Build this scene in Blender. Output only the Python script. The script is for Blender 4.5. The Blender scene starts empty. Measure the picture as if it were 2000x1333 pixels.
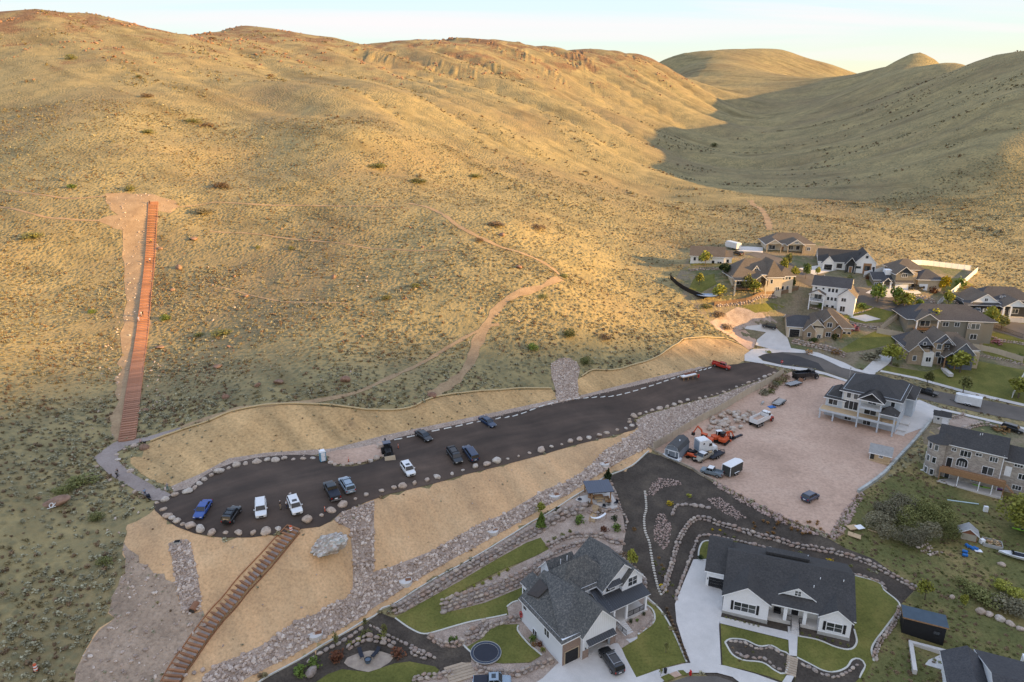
import bpy, bmesh, math, random
import numpy as np
from mathutils import Vector, Matrix, geometry
R = math.radians
random.seed(7)
scene = bpy.context.scene
COL = scene.collection

# ------------------------------------------------------------------ camera, world, sun, exposure
CZ = 90.0                      # the drone hovers about 80 m above the lower houses
PITCH = 18.0
FPX = 1333.0                   # focal length in photo pixels (24 mm on a 36 mm sensor)
cam = bpy.data.cameras.new('camera'); cam.lens = 24.0; cam.sensor_width = 36.0
cam.clip_start = 1.0; cam.clip_end = 20000.0
camo = bpy.data.objects.new('camera', cam); COL.objects.link(camo)
camo.location = (0, 0, CZ); camo.rotation_euler = (R(90 - PITCH), 0, 0)
scene.camera = camo

SUN_EL, SUN_A = 12.3, 14.0     # elevation; degrees the sun stands behind the camera's right
sun_dir = Vector((math.cos(R(SUN_EL)) * math.cos(R(SUN_A)), -math.cos(R(SUN_EL)) * math.sin(R(SUN_A)), math.sin(R(SUN_EL))))
world = bpy.data.worlds.new('World'); scene.world = world; world.use_nodes = True
wn, wl = world.node_tree.nodes, world.node_tree.links
wn.clear()
w_out = wn.new('ShaderNodeOutputWorld'); w_bg = wn.new('ShaderNodeBackground')
w_sky = wn.new('ShaderNodeTexSky'); w_sky.sky_type = 'NISHITA'; w_sky.sun_disc = False
w_sky.sun_elevation = R(SUN_EL); w_sky.sun_rotation = R(90 + SUN_A)
w_sky.air_density = 1.0; w_sky.dust_density = 0.5; w_sky.ozone_density = 1.0; w_sky.altitude = 1400
# thin cirrus streaks over the whole sky
w_tc = wn.new('ShaderNodeTexCoord'); w_sep = wn.new('ShaderNodeSeparateXYZ'); wl.new(w_tc.outputs['Generated'], w_sep.inputs[0])
w_mz = wn.new('ShaderNodeMath'); w_mz.operation = 'ADD'; w_mz.inputs[1].default_value = 0.12; wl.new(w_sep.outputs['Z'], w_mz.inputs[0])
w_dx = wn.new('ShaderNodeMath'); w_dx.operation = 'DIVIDE'; wl.new(w_sep.outputs['X'], w_dx.inputs[0]); wl.new(w_mz.outputs[0], w_dx.inputs[1])
w_dy = wn.new('ShaderNodeMath'); w_dy.operation = 'DIVIDE'; wl.new(w_sep.outputs['Y'], w_dy.inputs[0]); wl.new(w_mz.outputs[0], w_dy.inputs[1])
w_cmb = wn.new('ShaderNodeCombineXYZ'); wl.new(w_dx.outputs[0], w_cmb.inputs[0]); wl.new(w_dy.outputs[0], w_cmb.inputs[1])
w_map = wn.new('ShaderNodeMapping'); w_map.inputs['Scale'].default_value = (0.22, 0.9, 1); w_map.inputs['Rotation'].default_value = (0, 0, R(9))
wl.new(w_cmb.outputs[0], w_map.inputs[0])
w_no = wn.new('ShaderNodeTexNoise'); w_no.inputs['Scale'].default_value = 1.1; w_no.inputs['Detail'].default_value = 7; w_no.inputs['Distortion'].default_value = 0.6
wl.new(w_map.outputs[0], w_no.inputs['Vector'])
w_cr = wn.new('ShaderNodeValToRGB'); w_cr.color_ramp.elements[0].position = 0.48; w_cr.color_ramp.elements[1].position = 0.66
w_cr.color_ramp.elements[1].color = (0.75, 0.75, 0.75, 1)
wl.new(w_no.outputs['Fac'], w_cr.inputs[0])
w_mix = wn.new('ShaderNodeMixRGB'); w_mix.inputs[2].default_value = (6.2, 7.0, 8.0, 1)
wl.new(w_cr.outputs[0], w_mix.inputs[0]); wl.new(w_sky.outputs[0], w_mix.inputs[1])
# soften the brightest part of the whole sky evenly, keeping its hue: c / (0.13 + 0.87 lum)
w_bw = wn.new('ShaderNodeRGBToBW'); wl.new(w_mix.outputs[0], w_bw.inputs[0])
w_ma = wn.new('ShaderNodeMath'); w_ma.operation = 'MULTIPLY_ADD'; w_ma.inputs[1].default_value = 0.87; w_ma.inputs[2].default_value = 0.13; wl.new(w_bw.outputs[0], w_ma.inputs[0])
w_iv = wn.new('ShaderNodeMath'); w_iv.operation = 'DIVIDE'; w_iv.inputs[0].default_value = 1.0; wl.new(w_ma.outputs[0], w_iv.inputs[1])
w_dv = wn.new('ShaderNodeVectorMath'); w_dv.operation = 'SCALE'; wl.new(w_mix.outputs[0], w_dv.inputs[0]); wl.new(w_iv.outputs[0], w_dv.inputs['Scale'])
w_wb = wn.new('ShaderNodeVectorMath'); w_wb.operation = 'MULTIPLY'; w_wb.inputs[1].default_value = (1.17, 0.965, 0.85); wl.new(w_dv.outputs[0], w_wb.inputs[0])   # warm evening air, camera white balance
wl.new(w_wb.outputs[0], w_bg.inputs['Color']); wl.new(w_bg.outputs[0], w_out.inputs['Surface'])
w_bg.inputs['Strength'].default_value = 0.15

sl = bpy.data.lights.new('sun', 'SUN'); sl.energy = 2.1; sl.angle = R(0.6); sl.color = (1.0, 0.60, 0.21)
so = bpy.data.objects.new('sun', sl); COL.objects.link(so)
so.rotation_euler = sun_dir.to_track_quat('Z', 'Y').to_euler(); so.location = (200, -100, 300)

vs = scene.view_settings
vs.view_transform = 'Standard'; vs.look = 'None'; vs.gamma = 1.0; vs.use_curve_mapping = False
vs.exposure = 2.55

# ------------------------------------------------------------------ node material helpers
MATS = {}
def new_mat(name):
    m = bpy.data.materials.new(name); m.use_nodes = True
    return m, m.node_tree.nodes, m.node_tree.links, m.node_tree.nodes['Principled BSDF']
def coords(n, l, world_space=False):
    if world_space:
        return n.new('ShaderNodeNewGeometry').outputs['Position']
    return n.new('ShaderNodeTexCoord').outputs['Object']
def noise_out(n, l, vec, scale, detail=4, rough=0.55, mapping=None):
    if mapping:
        mp = n.new('ShaderNodeMapping'); mp.inputs['Scale'].default_value = mapping
        l.new(vec, mp.inputs[0]); vec = mp.outputs[0]
    t = n.new('ShaderNodeTexNoise'); t.inputs['Scale'].default_value = scale; t.inputs['Detail'].default_value = detail
    t.inputs['Roughness'].default_value = rough
    l.new(vec, t.inputs['Vector']); return t.outputs['Fac']
def ramp(n, l, fac, stops):
    r = n.new('ShaderNodeValToRGB'); e = r.color_ramp.elements
    while len(e) < len(stops): e.new(0.5)
    for el, (p, c) in zip(e, stops):
        el.position = p; el.color = (*c, 1) if len(c) == 3 else c
    l.new(fac, r.inputs[0]); return r.outputs[0]
def mixc(n, l, fac, a, b, mode='MIX'):
    m = n.new('ShaderNodeMixRGB'); m.blend_type = mode
    for i, v in ((0, fac), (1, a), (2, b)):
        if hasattr(v, 'links'): l.new(v, m.inputs[i])
        elif isinstance(v, (int, float)): m.inputs[i].default_value = v
        else: m.inputs[i].default_value = (*v, 1)
    return m.outputs[0]
def bump(n, l, bsdf, h, strength=0.3, dist=0.1):
    b = n.new('ShaderNodeBump'); b.inputs['Strength'].default_value = strength; b.inputs['Distance'].default_value = dist
    l.new(h, b.inputs['Height']); l.new(b.outputs[0], bsdf.inputs['Normal'])
def mat(name, col, col2=None, scale=2.0, rough=0.85, bmp=0.0, bdist=0.05, ws=False, spec=0.25, metal=0.0, rand=0.0, detail=5, coat=0.0):
    """plain material: two colours broken up by noise, optional bump and per-object brightness spread"""
    if name in MATS: return MATS[name]
    m, n, l, b = new_mat(name)
    v = coords(n, l, ws)
    if col2 is None: col2 = tuple(c * 0.82 for c in col)
    f = noise_out(n, l, v, scale, detail, 0.6)
    c = ramp(n, l, f, [(0.32, col2), (0.68, col)])
    if rand:
        oi = n.new('ShaderNodeObjectInfo')
        hs = n.new('ShaderNodeMapRange'); hs.inputs['To Min'].default_value = 1 - rand; hs.inputs['To Max'].default_value = 1 + rand
        l.new(oi.outputs['Random'], hs.inputs[0])
        mm = n.new('ShaderNodeVectorMath'); mm.operation = 'SCALE'; l.new(c, mm.inputs[0]); l.new(hs.outputs[0], mm.inputs['Scale']); c = mm.outputs[0]
    l.new(c, b.inputs['Base Color'])
    b.inputs['Roughness'].default_value = rough; b.inputs['Metallic'].default_value = metal
    b.inputs['Specular IOR Level'].default_value = spec; b.inputs['Coat Weight'].default_value = coat
    if bmp: bump(n, l, b, noise_out(n, l, v, scale * 3, 3), bmp, bdist)
    MATS[name] = m; return m

# ------------------------------------------------------------------ object helpers
def link(o): COL.objects.link(o); return o
def tag(o, label=None, cat=None, group=None, kind=None):
    if label: o['label'] = label
    if cat: o['category'] = cat
    if group: o['group'] = group
    if kind: o['kind'] = kind
    return o
def empty(name, loc=(0, 0, 0), rz=0.0, label=None, cat=None, group=None):
    o = bpy.data.objects.new(name, None); o.location = loc; o.rotation_euler = (0, 0, rz)
    o.empty_display_size = 0.5
    link(o); return tag(o, label, cat, group)
def mesh_obj(name, verts, faces, m, parent=None, smooth=False, loc=None, rz=0.0):
    me = bpy.data.meshes.new(name); me.from_pydata([tuple(v) for v in verts], [], faces); me.update()
    if isinstance(m, (list, tuple)):
        for x in m: me.materials.append(x)
    elif m is not None: me.materials.append(m)
    if smooth: me.shade_smooth()
    o = bpy.data.objects.new(name, me); link(o)
    if parent is not None: o.parent = parent
    if loc is not None: o.location = loc
    if rz: o.rotation_euler = (0, 0, rz)
    return o
class MB:
    """collects boxes, prisms and tubes; build() links them as one mesh"""
    def __init__(s): s.v = []; s.f = []; s.mi = []
    def add(s, vs, fs, mi=0):
        k = len(s.v); s.v += [tuple(v) for v in vs]; s.f += [tuple(i + k for i in f) for f in fs]; s.mi += [mi] * len(fs); return s
    def box(s, x0, x1, y0, y1, z0, z1, mi=0):
        vs = [(x0, y0, z0), (x1, y0, z0), (x1, y1, z0), (x0, y1, z0), (x0, y0, z1), (x1, y0, z1), (x1, y1, z1), (x0, y1, z1)]
        return s.add(vs, [(3, 2, 1, 0), (4, 5, 6, 7), (0, 1, 5, 4), (1, 2, 6, 5), (2, 3, 7, 6), (3, 0, 4, 7)], mi)
    def hexa(s, lo, hi, mi=0):
        """4 lower corners, 4 upper corners, counter-clockwise from above"""
        return s.add(list(lo) + list(hi), [(3, 2, 1, 0), (4, 5, 6, 7), (0, 1, 5, 4), (1, 2, 6, 5), (2, 3, 7, 6), (3, 0, 4, 7)], mi)
    def bar(s, a, b, w, h=None, mi=0):
        a, b = Vector(a), Vector(b); d = (b - a).normalized(); h = h or w
        up = Vector((0, 0, 1)) if abs(d.z) < 0.9 else Vector((0, 1, 0))
        r = d.cross(up).normalized() * w / 2; u = r.cross(d).normalized() * h / 2
        return s.add([a - r - u, a + r - u, a + r + u, a - r + u, b - r - u, b + r - u, b + r + u, b - r + u],
                     [(0, 1, 2, 3), (7, 6, 5, 4), (0, 4, 5, 1), (1, 5, 6, 2), (2, 6, 7, 3), (3, 7, 4, 0)], mi)
    def cyl(s, a, b, r0, r1=None, n=10, mi=0, cap=True):
        a, b = Vector(a), Vector(b); d = (b - a).normalized(); r1 = r0 if r1 is None else r1
        up = Vector((0, 0, 1)) if abs(d.z) < 0.9 else Vector((0, 1, 0))
        x = d.cross(up).normalized(); y = d.cross(x)
        vs = []
        for c, r in ((a, r0), (b, r1)):
            for i in range(n):
                t = 2 * math.pi * i / n; vs.append(c + x * math.cos(t) * r + y * math.sin(t) * r)
        fs = [(i, i + n, (i + 1) % n + n, (i + 1) % n) for i in range(n)]
        if cap: fs += [tuple(range(n)), tuple(range(2 * n - 1, n - 1, -1))]
        return s.add(vs, fs, mi)
    def prism(s, poly, z0, z1, mi=0):
        n = len(poly)
        vs = [(x, y, z0) for x, y in poly] + [(x, y, z1) for x, y in poly]
        fs = [tuple(range(n - 1, -1, -1)), tuple(range(n, 2 * n))] + [(i, (i + 1) % n, (i + 1) % n + n, i + n) for i in range(n)]
        return s.add(vs, fs, mi)
    def ext(s, prof, y0, y1, mi=0):
        """profile in x,z swept along y"""
        n = len(prof)
        vs = [(x, y0, z) for x, z in prof] + [(x, y1, z) for x, z in prof]
        fs = [tuple(range(n)), tuple(range(2 * n - 1, n - 1, -1))] + [(i + n, (i + 1) % n + n, (i + 1) % n, i) for i in range(n)]
        return s.add(vs, fs, mi)
    def build(s, name, m, parent=None, smooth=False, bevel=0.0):
        me = bpy.data.meshes.new(name); me.from_pydata(s.v, [], s.f)
        if isinstance(m, (list, tuple)):
            for x in m: me.materials.append(x)
            me.polygons.foreach_set('material_index', s.mi)
        else: me.materials.append(m)
        bm = bmesh.new(); bm.from_mesh(me); bmesh.ops.recalc_face_normals(bm, faces=bm.faces); bm.to_mesh(me); bm.free()
        me.update()
        if smooth: me.shade_smooth()
        o = bpy.data.objects.new(name, me); link(o)
        if parent is not None: o.parent = parent
        if bevel:
            b = o.modifiers.new('bevel', 'BEVEL'); b.width = bevel; b.segments = 2; b.limit_method = 'ANGLE'
        return o
def copy_tree(o, parent=None):
    c = o.copy(); link(c); c.parent = parent
    for ch in o.children: copy_tree(ch, c)
    return c
# ------------------------------------------------------------------ terrain: a height field through surveyed points
SP, CP = math.sin(R(PITCH)), math.cos(R(PITCH))
def ray(px, py):
    a, b = (px - 1000.0) / FPX, (py - 666.5) / FPX
    return a, CP - SP * b, -(SP + CP * b)          # x, y, z per metre of depth
def at_z(px, py, z):
    a, f, d = ray(px, py); D = z / d
    return (a * D, f * D, z)
def at_d(px, py, D):
    a, f, d = ray(px, py); return (a * D, f * D, d * D)
SURV_Z = [  # sight line, height relative to the drone
 (340,985,-66.5),(380,940,-66.5),(600,1005,-67),(450,1045,-67),(600,893,-67.2),(800,945,-68),(780,858,-68),(1000,895,-69.6),(1000,800,-69.6),(1200,850,-71),(1190,765,-71.2),(1400,760,-73),(1380,722,-73.2),(1480,712,-74),(1510,720,-74.2),
 (640,793,-62),(1000,763,-66.3),(1310,675,-67.2),(410,815,-62.6),(285,858,-65.6),(1450,678,-72),(830,785,-63.6),(1210,720,-68),(1385,664,-69),
 (250,862,-66),(268,700,-63.3),(277,620,-58.3),(285,540,-51.5),(292,462,-41.4),(299,397,-31.4),
 (100,860,-63.5),(100,700,-61.5),(100,550,-52),(100,430,-36),(0,1000,-65),(100,1000,-67),(100,1200,-72),(250,1300,-76),(0,1333,-74),(-150,1000,-62),(-150,700,-55),(-200,1333,-71),
 (450,700,-60.8),(450,560,-52.8),(450,440,-38.5),(700,650,-57),(700,540,-49.5),(700,440,-38),(850,700,-61.5),(850,560,-50),(1000,650,-58.5),(1000,520,-46.5),(1000,430,-37),(1090,550,-50),(1150,650,-60.5),(1200,600,-60),
 (1250,520,-55),(1300,600,-63),(1330,560,-58.5),(1400,625,-67),(1300,500,-54),(1440,665,-73),(1330,430,-49),
 (730,1130,-76.3),(850,1065,-75.2),(1050,965,-74),(1160,900,-72.8),(640,1035,-67.5),(690,1180,-77.2),(560,1240,-77),(400,1320,-78),(340,1333,-77.5),(430,1180,-73),(240,1060,-69),(230,1210,-73.5),
 (500,1333,-79.3),(750,1180,-78.2),(1000,1035,-76.6),(1200,925,-75),(1268,880,-75),(620,1270,-79.2),
 (1300,950,-76),(1350,1010,-77),(1420,950,-76),(1250,1050,-77.5),(1290,1150,-79),(1170,970,-75.2),(1100,1040,-76.8),(1050,1080,-77.8),(950,1110,-78.6),(1180,1080,-78.9),(900,1200,-79.8),(1040,1150,-79.9),(950,1270,-80.3),(850,1333,-81),(700,1290,-80.3),(1100,1305,-80.3),(1200,1250,-80),(1150,1333,-80.7),(1350,1320,-80.9),(1370,1180,-80),
 (1420,1200,-80),(1660,1255,-80),(1400,1060,-79.2),(1500,1040,-77.6),(1550,1180,-80),(1660,1130,-79.6),(1640,1080,-78.2),(1500,1300,-80.9),(1700,1333,-81.5),(1950,1333,-82),(1750,1200,-80.6),
 (1400,880,-76),(1500,760,-75.3),(1480,850,-76.2),(1580,980,-76.4),(1620,1035,-76.8),(1700,870,-76.8),(1600,800,-76.4),(1780,840,-77),(1720,930,-77.6),
 (1750,930,-78),(1830,930,-78.3),(1990,960,-78.6),(1850,990,-79.2),(1660,1060,-78.8),(1890,1060,-79.8),(1800,1150,-80.5),(1960,1180,-81),(2150,1250,-82),(2200,1000,-79.5),
 (1530,695,-74.5),(1470,660,-73.2),(1600,740,-75.4),(1800,780,-77.6),(2000,815,-79),(2200,860,-80),
 (1820,715,-75.2),(1950,750,-77),(2150,760,-77.5),(1590,655,-70.5),(1520,610,-66.5),(1640,605,-64.6),(1700,640,-68.5),(1850,655,-70.5),(1950,610,-65.5),(2000,660,-71),(2150,640,-68),
 (1480,565,-58.5),(1760,565,-59.6),(1640,530,-56),(1540,492,-51.8),(1380,515,-53.5),(1450,495,-52),(1840,530,-57.5),(1950,530,-60),
 (1500,450,-50),(1750,450,-52),(1950,470,-56),(2100,500,-59),(2100,400,-42),(1500,400,-45.5),(1700,400,-46),(1950,400,-43),(1345,445,-50.5),(1360,385,-45.5),(1362,335,-39)]
SURV_D = [  # sight line, depth in metres
 (1390,282,690),(1450,232,900),(1600,165,1250),(1665,156,1400),(1700,146,1200),
 (100,250,335),(300,200,380),(130,120,450),(300,300,315),(0,150,430),(130,24,600),(60,34,610),(0,46,640),(200,30,600),(260,50,610),(310,66,640),(450,62,760),(560,70,780),(690,93,800),(-200,30,700),(-250,200,430),(-250,400,300),
 (200,330,290),(450,330,320),(450,230,390),(450,150,480),(600,150,500),(700,350,300),(700,250,350),(700,170,440),(800,120,640),
 (850,350,330),(850,250,420),(850,150,610),(850,77,830),(1000,330,380),(1000,240,490),(1000,160,650),(1000,88,880),(1100,95,920),(1150,350,420),(1150,250,560),(1150,170,760),(1200,400,350),(1250,113,1020),(1270,300,560),(1300,380,430),(1300,200,800),(1350,165,1080),(1300,118,1450),(1360,106,1500),(1450,98,1500),(1530,99,1500),(1575,114,1480),(1625,127,1450),(1330,140,1250),
 (1500,300,640),(1600,300,560),(1700,300,495),(1800,300,440),(1950,300,385),(1600,215,800),(1700,200,720),(1800,200,600),(1950,200,452),(1700,250,600),(1850,250,470),(1850,150,700),(1950,150,545),(2000,150,500),(1740,132,960),(1700,150,930),(1660,175,900),(1620,190,900),(1800,104,880),(1870,121,740),(1950,109,630),(2050,100,555),(2150,98,515),(2250,125,475),(2350,220,420),(2200,320,365)]
def beyond(px, py, D, k=1.25, drop=9.0):
    """ground falling away behind a skyline point"""
    x, y, z = at_d(px, py, D); s = (D * k) / D
    return (x * s, y * s, z - drop * (s - 1) * D / 30)
pts = [at_z(*p) for p in SURV_Z] + [at_d(*p) for p in SURV_D]
for p in [(130,26,600),(0,38,640),(250,45,600),(450,62,760),(850,77,830),(1000,88,880),(1100,95,920),(1250,113,1020),(1300,118,1450),(1360,106,1500),(1450,98,1500),(1530,99,1500),(1575,114,1480),(1800,104,880),(1870,121,740),(1950,109,630),(2050,100,555),(2150,98,515),(-200,30,700)]:
    pts.append(beyond(*p))
pts += [(-900,1900,20),(1500,1900,20),(-900,700,60),(-600,200,-30),(-350,60,-66),(-300,-150,-75),(0,20,-83),(0,-200,-90),(300,20,-84),(300,-200,-92),(600,200,-70),(500,350,-30),(760,500,-5),(620,330,-25),(900,800,30),(1300,1300,60),(2400,1900,20)]
P = np.array(pts)
def tps_fit(P, lam):
    n = len(P); X = P[:, :2] / 300.0
    d = np.linalg.norm(X[:, None] - X[None], axis=2)
    K = np.where(d > 0, d * d * np.log(np.maximum(d, 1e-9)), 0) + lam * np.eye(n)
    Q = np.c_[np.ones(n), X]; A = np.zeros((n + 3, n + 3)); A[:n, :n] = K; A[:n, n:] = Q; A[n:, :n] = Q.T
    return X, np.linalg.solve(A, np.r_[P[:, 2], 0, 0, 0])
TX, TW = tps_fit(P, 0.00035)
def tps(x, y):
    x = np.asarray(x, float) / 300.0; y = np.asarray(y, float) / 300.0
    z = TW[-3] + TW[-2] * x + TW[-1] * y
    for k in range(len(TX)):
        d2 = (x - TX[k, 0]) ** 2 + (y - TX[k, 1]) ** 2
        z = z + TW[k] * 0.5 * d2 * np.log(np.maximum(d2, 1e-12))
    return z
_prm = np.random.RandomState(3).permutation(256); _prm = np.r_[_prm, _prm]
_gr = np.random.RandomState(5).rand(256) * 2 * np.pi
def pnoise(x, y):
    xi = np.floor(x).astype(int); yi = np.floor(y).astype(int); xf = x - xi; yf = y - yi
    u = xf ** 3 * (xf * (xf * 6 - 15) + 10); v = yf ** 3 * (yf * (yf * 6 - 15) + 10)
    def g(ix, iy, dx, dy):
        t = _gr[_prm[(_prm[ix & 255] + iy) & 255]]; return np.cos(t) * dx + np.sin(t) * dy
    a = g(xi, yi, xf, yf); b = g(xi + 1, yi, xf - 1, yf); c = g(xi, yi + 1, xf, yf - 1); d = g(xi + 1, yi + 1, xf - 1, yf - 1)
    return (a + u * (b - a)) + v * ((c + u * (d - c)) - (a + u * (b - a)))
def fbm(x, y, o=4):
    s = 0; a = 1.0
    for k in range(o): s = s + a * pnoise(x * 2 ** k + 13.7 * k, y * 2 ** k + 7.3 * k); a *= 0.5
    return s
def sstep(a, b, t): t = np.clip((t - a) / (b - a), 0, 1); return t * t * (3 - 2 * t)
def spread(a, b, fine, end_lo, end_hi, grow):
    mid = list(np.arange(a, b + 1e-6, fine)); lo = []; hi = []; s = fine; t = a
    while t > end_lo: s = min(s * grow, 14); t -= s; lo.append(t)
    s = fine; t = b
    while t < end_hi: s = min(s * grow, 14); t += s; hi.append(t)
    return np.array(lo[::-1] + mid + hi)
GX = spread(-125, 205, 1.0, -900, 1500, 1.035)
GY = spread(58, 300, 1.0, 20, 1900, 1.035)
def relief(X, Y, Z):
    """ribs and gullies on the hills, outcrops under the crests; nothing on the graded ground"""
    wild = sstep(285, 420, Y + 0.10 * X) * (1 - 0.65 * sstep(230, 420, X) * 1.0)
    left = sstep(300, 380, Y) * sstep(60, -60, X - 0.12 * Y)
    u = 0.62 * X + 0.78 * Y + 14 * pnoise(X / 90, Y / 90); v = -0.78 * X + 0.62 * Y
    rib = -(1 - 2.2 * np.abs(pnoise(u / 62, v / 420))) ** 2 * 8.5 - (1 - 2 * np.abs(pnoise(u / 33 + 9, v / 260))) ** 2 * 2.0 + 4
    rib_r = -np.abs(pnoise((0.35 * X + 0.94 * Y) / 60, (0.94 * X - 0.35 * Y) / 420 + 5)) * 14 + 3
    side = sstep(190, 290, X - 0.18 * (Y - 400))
    amp = np.clip((Y - 240) / 380, 0.15, 1.0)
    d = wild * amp * (rib * (1 - side) * (0.35 + 0.65 * sstep(-260, -60, X)) + rib_r * side)
    crag = sstep(0.05, 0.5, fbm(X / 55, Y / 55, 3)) * sstep(15, 60, Z) * (1 - side)
    d = d + crag * (np.abs(fbm(X / 9, Y / 9, 3)) * 4.5)
    hump = sstep(150, 240, Y + 0.1 * np.abs(X)) * sstep(150, 40, X)
    d = d + hump * fbm(X / 35, Y / 35, 3) * 1.3
    return d
XX, YY = np.meshgrid(GX, GY, indexing='ij')
ZZ = tps(XX, YY); ZZ = ZZ + relief(XX, YY, ZZ)
ZZ = ZZ + 0.10 * fbm(XX / 5, YY / 5, 2)
def H(x, y):
    """terrain height (relative to the drone) on the triangulated grid"""
    x = np.asarray(x, float); y = np.asarray(y, float)
    i = np.clip(np.searchsorted(GX, x) - 1, 0, len(GX) - 2); j = np.clip(np.searchsorted(GY, y) - 1, 0, len(GY) - 2)
    fx = (x - GX[i]) / (GX[i + 1] - GX[i]); fy = (y - GY[j]) / (GY[j + 1] - GY[j])
    fx = np.clip(fx, 0, 1); fy = np.clip(fy, 0, 1)
    a, b, c, d = ZZ[i, j], ZZ[i + 1, j], ZZ[i + 1, j + 1], ZZ[i, j + 1]
    return np.where(fx >= fy, a + fx * (b - a) + fy * (c - b), a + fx * (c - d) + fy * (d - a))
_DS = 60 * (2200 / 60) ** np.linspace(0, 1, 1400)
def G(px, py):
    """where a sight line meets the ground"""
    a, f, d = ray(px, py)
    g = d * _DS - H(a * _DS, f * _DS)
    k = int(np.argmax(g < 0))
    if g[k] >= 0: k = len(_DS) - 1
    lo, hi = _DS[max(k - 1, 0)], _DS[k]
    for _ in range(18):
        m = (lo + hi) / 2
        if d * m - float(H(a * m, f * m)) < 0: hi = m
        else: lo = m
    return Vector((a * hi, f * hi, CZ + float(H(a * hi, f * hi))))
def gz(x, y): return CZ + float(H(x, y))
def project(x, y, z):
    z -= CZ; D = y * CP - z * SP; v = -(y * SP + z * CP)
    return 1000 + FPX * x / D, 666.5 + FPX * v / D
# ------------------------------------------------------------------ terrain mesh and its material
def hill_material():
    m, n, l, b = new_mat('sage_hillside')
    p = coords(n, l, True)
    big = noise_out(n, l, p, 0.012, 6, 0.6)
    mid = noise_out(n, l, p, 0.11, 5, 0.65)
    fine = noise_out(n, l, p, 1.3, 3, 0.7)
    grass = ramp(n, l, mid, [(0.30, (0.222, 0.190, 0.100)), (0.52, (0.325, 0.264, 0.132)), (0.75, (0.395, 0.315, 0.152))])
    soil = ramp(n, l, fine, [(0.3, (0.115, 0.082, 0.052)), (0.7, (0.270, 0.195, 0.125))])
    c = mixc(n, l, ramp(n, l, big, [(0.45, (0, 0, 0)), (0.66, (0.55, 0.55, 0.55))]), grass, soil)
    mp = n.new('ShaderNodeMapping'); mp.vector_type = 'TEXTURE'; mp.inputs['Rotation'].default_value = (0, 0, R(-38)); mp.inputs['Scale'].default_value = (95, 17, 60); l.new(p, mp.inputs[0])
    c = mixc(n, l, 1.0, c, ramp(n, l, noise_out(n, l, mp.outputs[0], 1.0, 6, 0.65), [(0.33, (0.62, 0.60, 0.58)), (0.47, (0.95, 0.95, 0.95)), (0.70, (1.12, 1.10, 1.06))]), 'MULTIPLY')
    # sage and bunch grass too far off to pick apart
    v = n.new('ShaderNodeTexVoronoi'); v.inputs['Scale'].default_value = 0.75; v.inputs['Randomness'].default_value = 1
    l.new(p, v.inputs['Vector'])
    tuft = ramp(n, l, v.outputs['Distance'], [(0.22, (1, 1, 1)), (0.62, (0, 0, 0))])
    tuftmask = mixc(n, l, 1.0, tuft, ramp(n, l, noise_out(n, l, p, 0.07, 4), [(0.30, (0, 0, 0)), (0.55, (0.95, 0.95, 0.95))]), 'MULTIPLY')
    c = mixc(n, l, tuftmask, c, ramp(n, l, v.outputs['Color'], [(0.2, (0.150, 0.140, 0.080)), (0.8, (0.230, 0.205, 0.110))]))
    # rust rock where the ground is steep or on the crests
    geo = n.new('ShaderNodeNewGeometry'); sep = n.new('ShaderNodeSeparateXYZ'); l.new(geo.outputs['Normal'], sep.inputs[0])
    sp2 = n.new('ShaderNodeSeparateXYZ'); l.new(p, sp2.inputs[0])
    hi = n.new('ShaderNodeMapRange'); hi.inputs['From Min'].default_value = CZ + 5; hi.inputs['From Max'].default_value = CZ + 75; l.new(sp2.outputs['Z'], hi.inputs[0])
    xr = n.new('ShaderNodeMapRange'); xr.inputs['From Min'].default_value = 330; xr.inputs['From Max'].default_value = 230; l.new(sp2.outputs['X'], xr.inputs[0])
    rk = noise_out(n, l, p, 0.035, 7, 0.7)
    ad = n.new('ShaderNodeMath'); ad.operation = 'MULTIPLY_ADD'; ad.inputs[1].default_value = 0.26; l.new(hi.outputs[0], ad.inputs[0]); l.new(rk, ad.inputs[2])
    rm = n.new('ShaderNodeMath'); rm.operation = 'MULTIPLY'; l.new(ramp(n, l, ad.outputs[0], [(0.70, (0, 0, 0)), (0.82, (0.85, 0.85, 0.85))]), rm.inputs[0]); l.new(xr.outputs[0], rm.inputs[1])
    rock = ramp(n, l, noise_out(n, l, p, 0.4, 5, 0.7, (1, 1, 0.4)), [(0.3, (0.10, 0.055, 0.035)), (0.6, (0.255, 0.150, 0.085)), (0.8, (0.33, 0.235, 0.145))])
    c = mixc(n, l, rm.outputs[0], c, rock)
    l.new(c, b.inputs['Base Color']); b.inputs['Roughness'].default_value = 0.95; b.inputs['Specular IOR Level'].default_value = 0.1
    hsum = n.new('ShaderNodeMath'); hsum.operation = 'ADD'
    l.new(tuftmask, hsum.inputs[0]); l.new(fine, hsum.inputs[1])
    bump(n, l, b, hsum.outputs[0], 0.7, 0.45)
    return m
HILL = hill_material()
nx, ny = len(GX), len(GY)
verts = np.stack([XX, YY, ZZ + CZ], axis=-1).reshape(-1, 3)
ii, jj = np.meshgrid(np.arange(nx - 1), np.arange(ny - 1), indexing='ij')
a = (ii * ny + jj).ravel(); b_ = ((ii + 1) * ny + jj).ravel(); c_ = ((ii + 1) * ny + jj + 1).ravel(); d_ = (ii * ny + jj + 1).ravel()
tris = np.concatenate([np.stack([a, b_, c_], 1), np.stack([a, c_, d_], 1)])
me = bpy.data.meshes.new('hillside_terrain'); me.vertices.add(len(verts)); me.vertices.foreach_set('co', verts.ravel())
me.loops.add(len(tris) * 3); me.loops.foreach_set('vertex_index', tris.ravel()); me.polygons.add(len(tris))
me.polygons.foreach_set('loop_start', np.arange(0, len(tris) * 3, 3)); me.polygons.foreach_set('loop_total', np.full(len(tris), 3))
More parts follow.
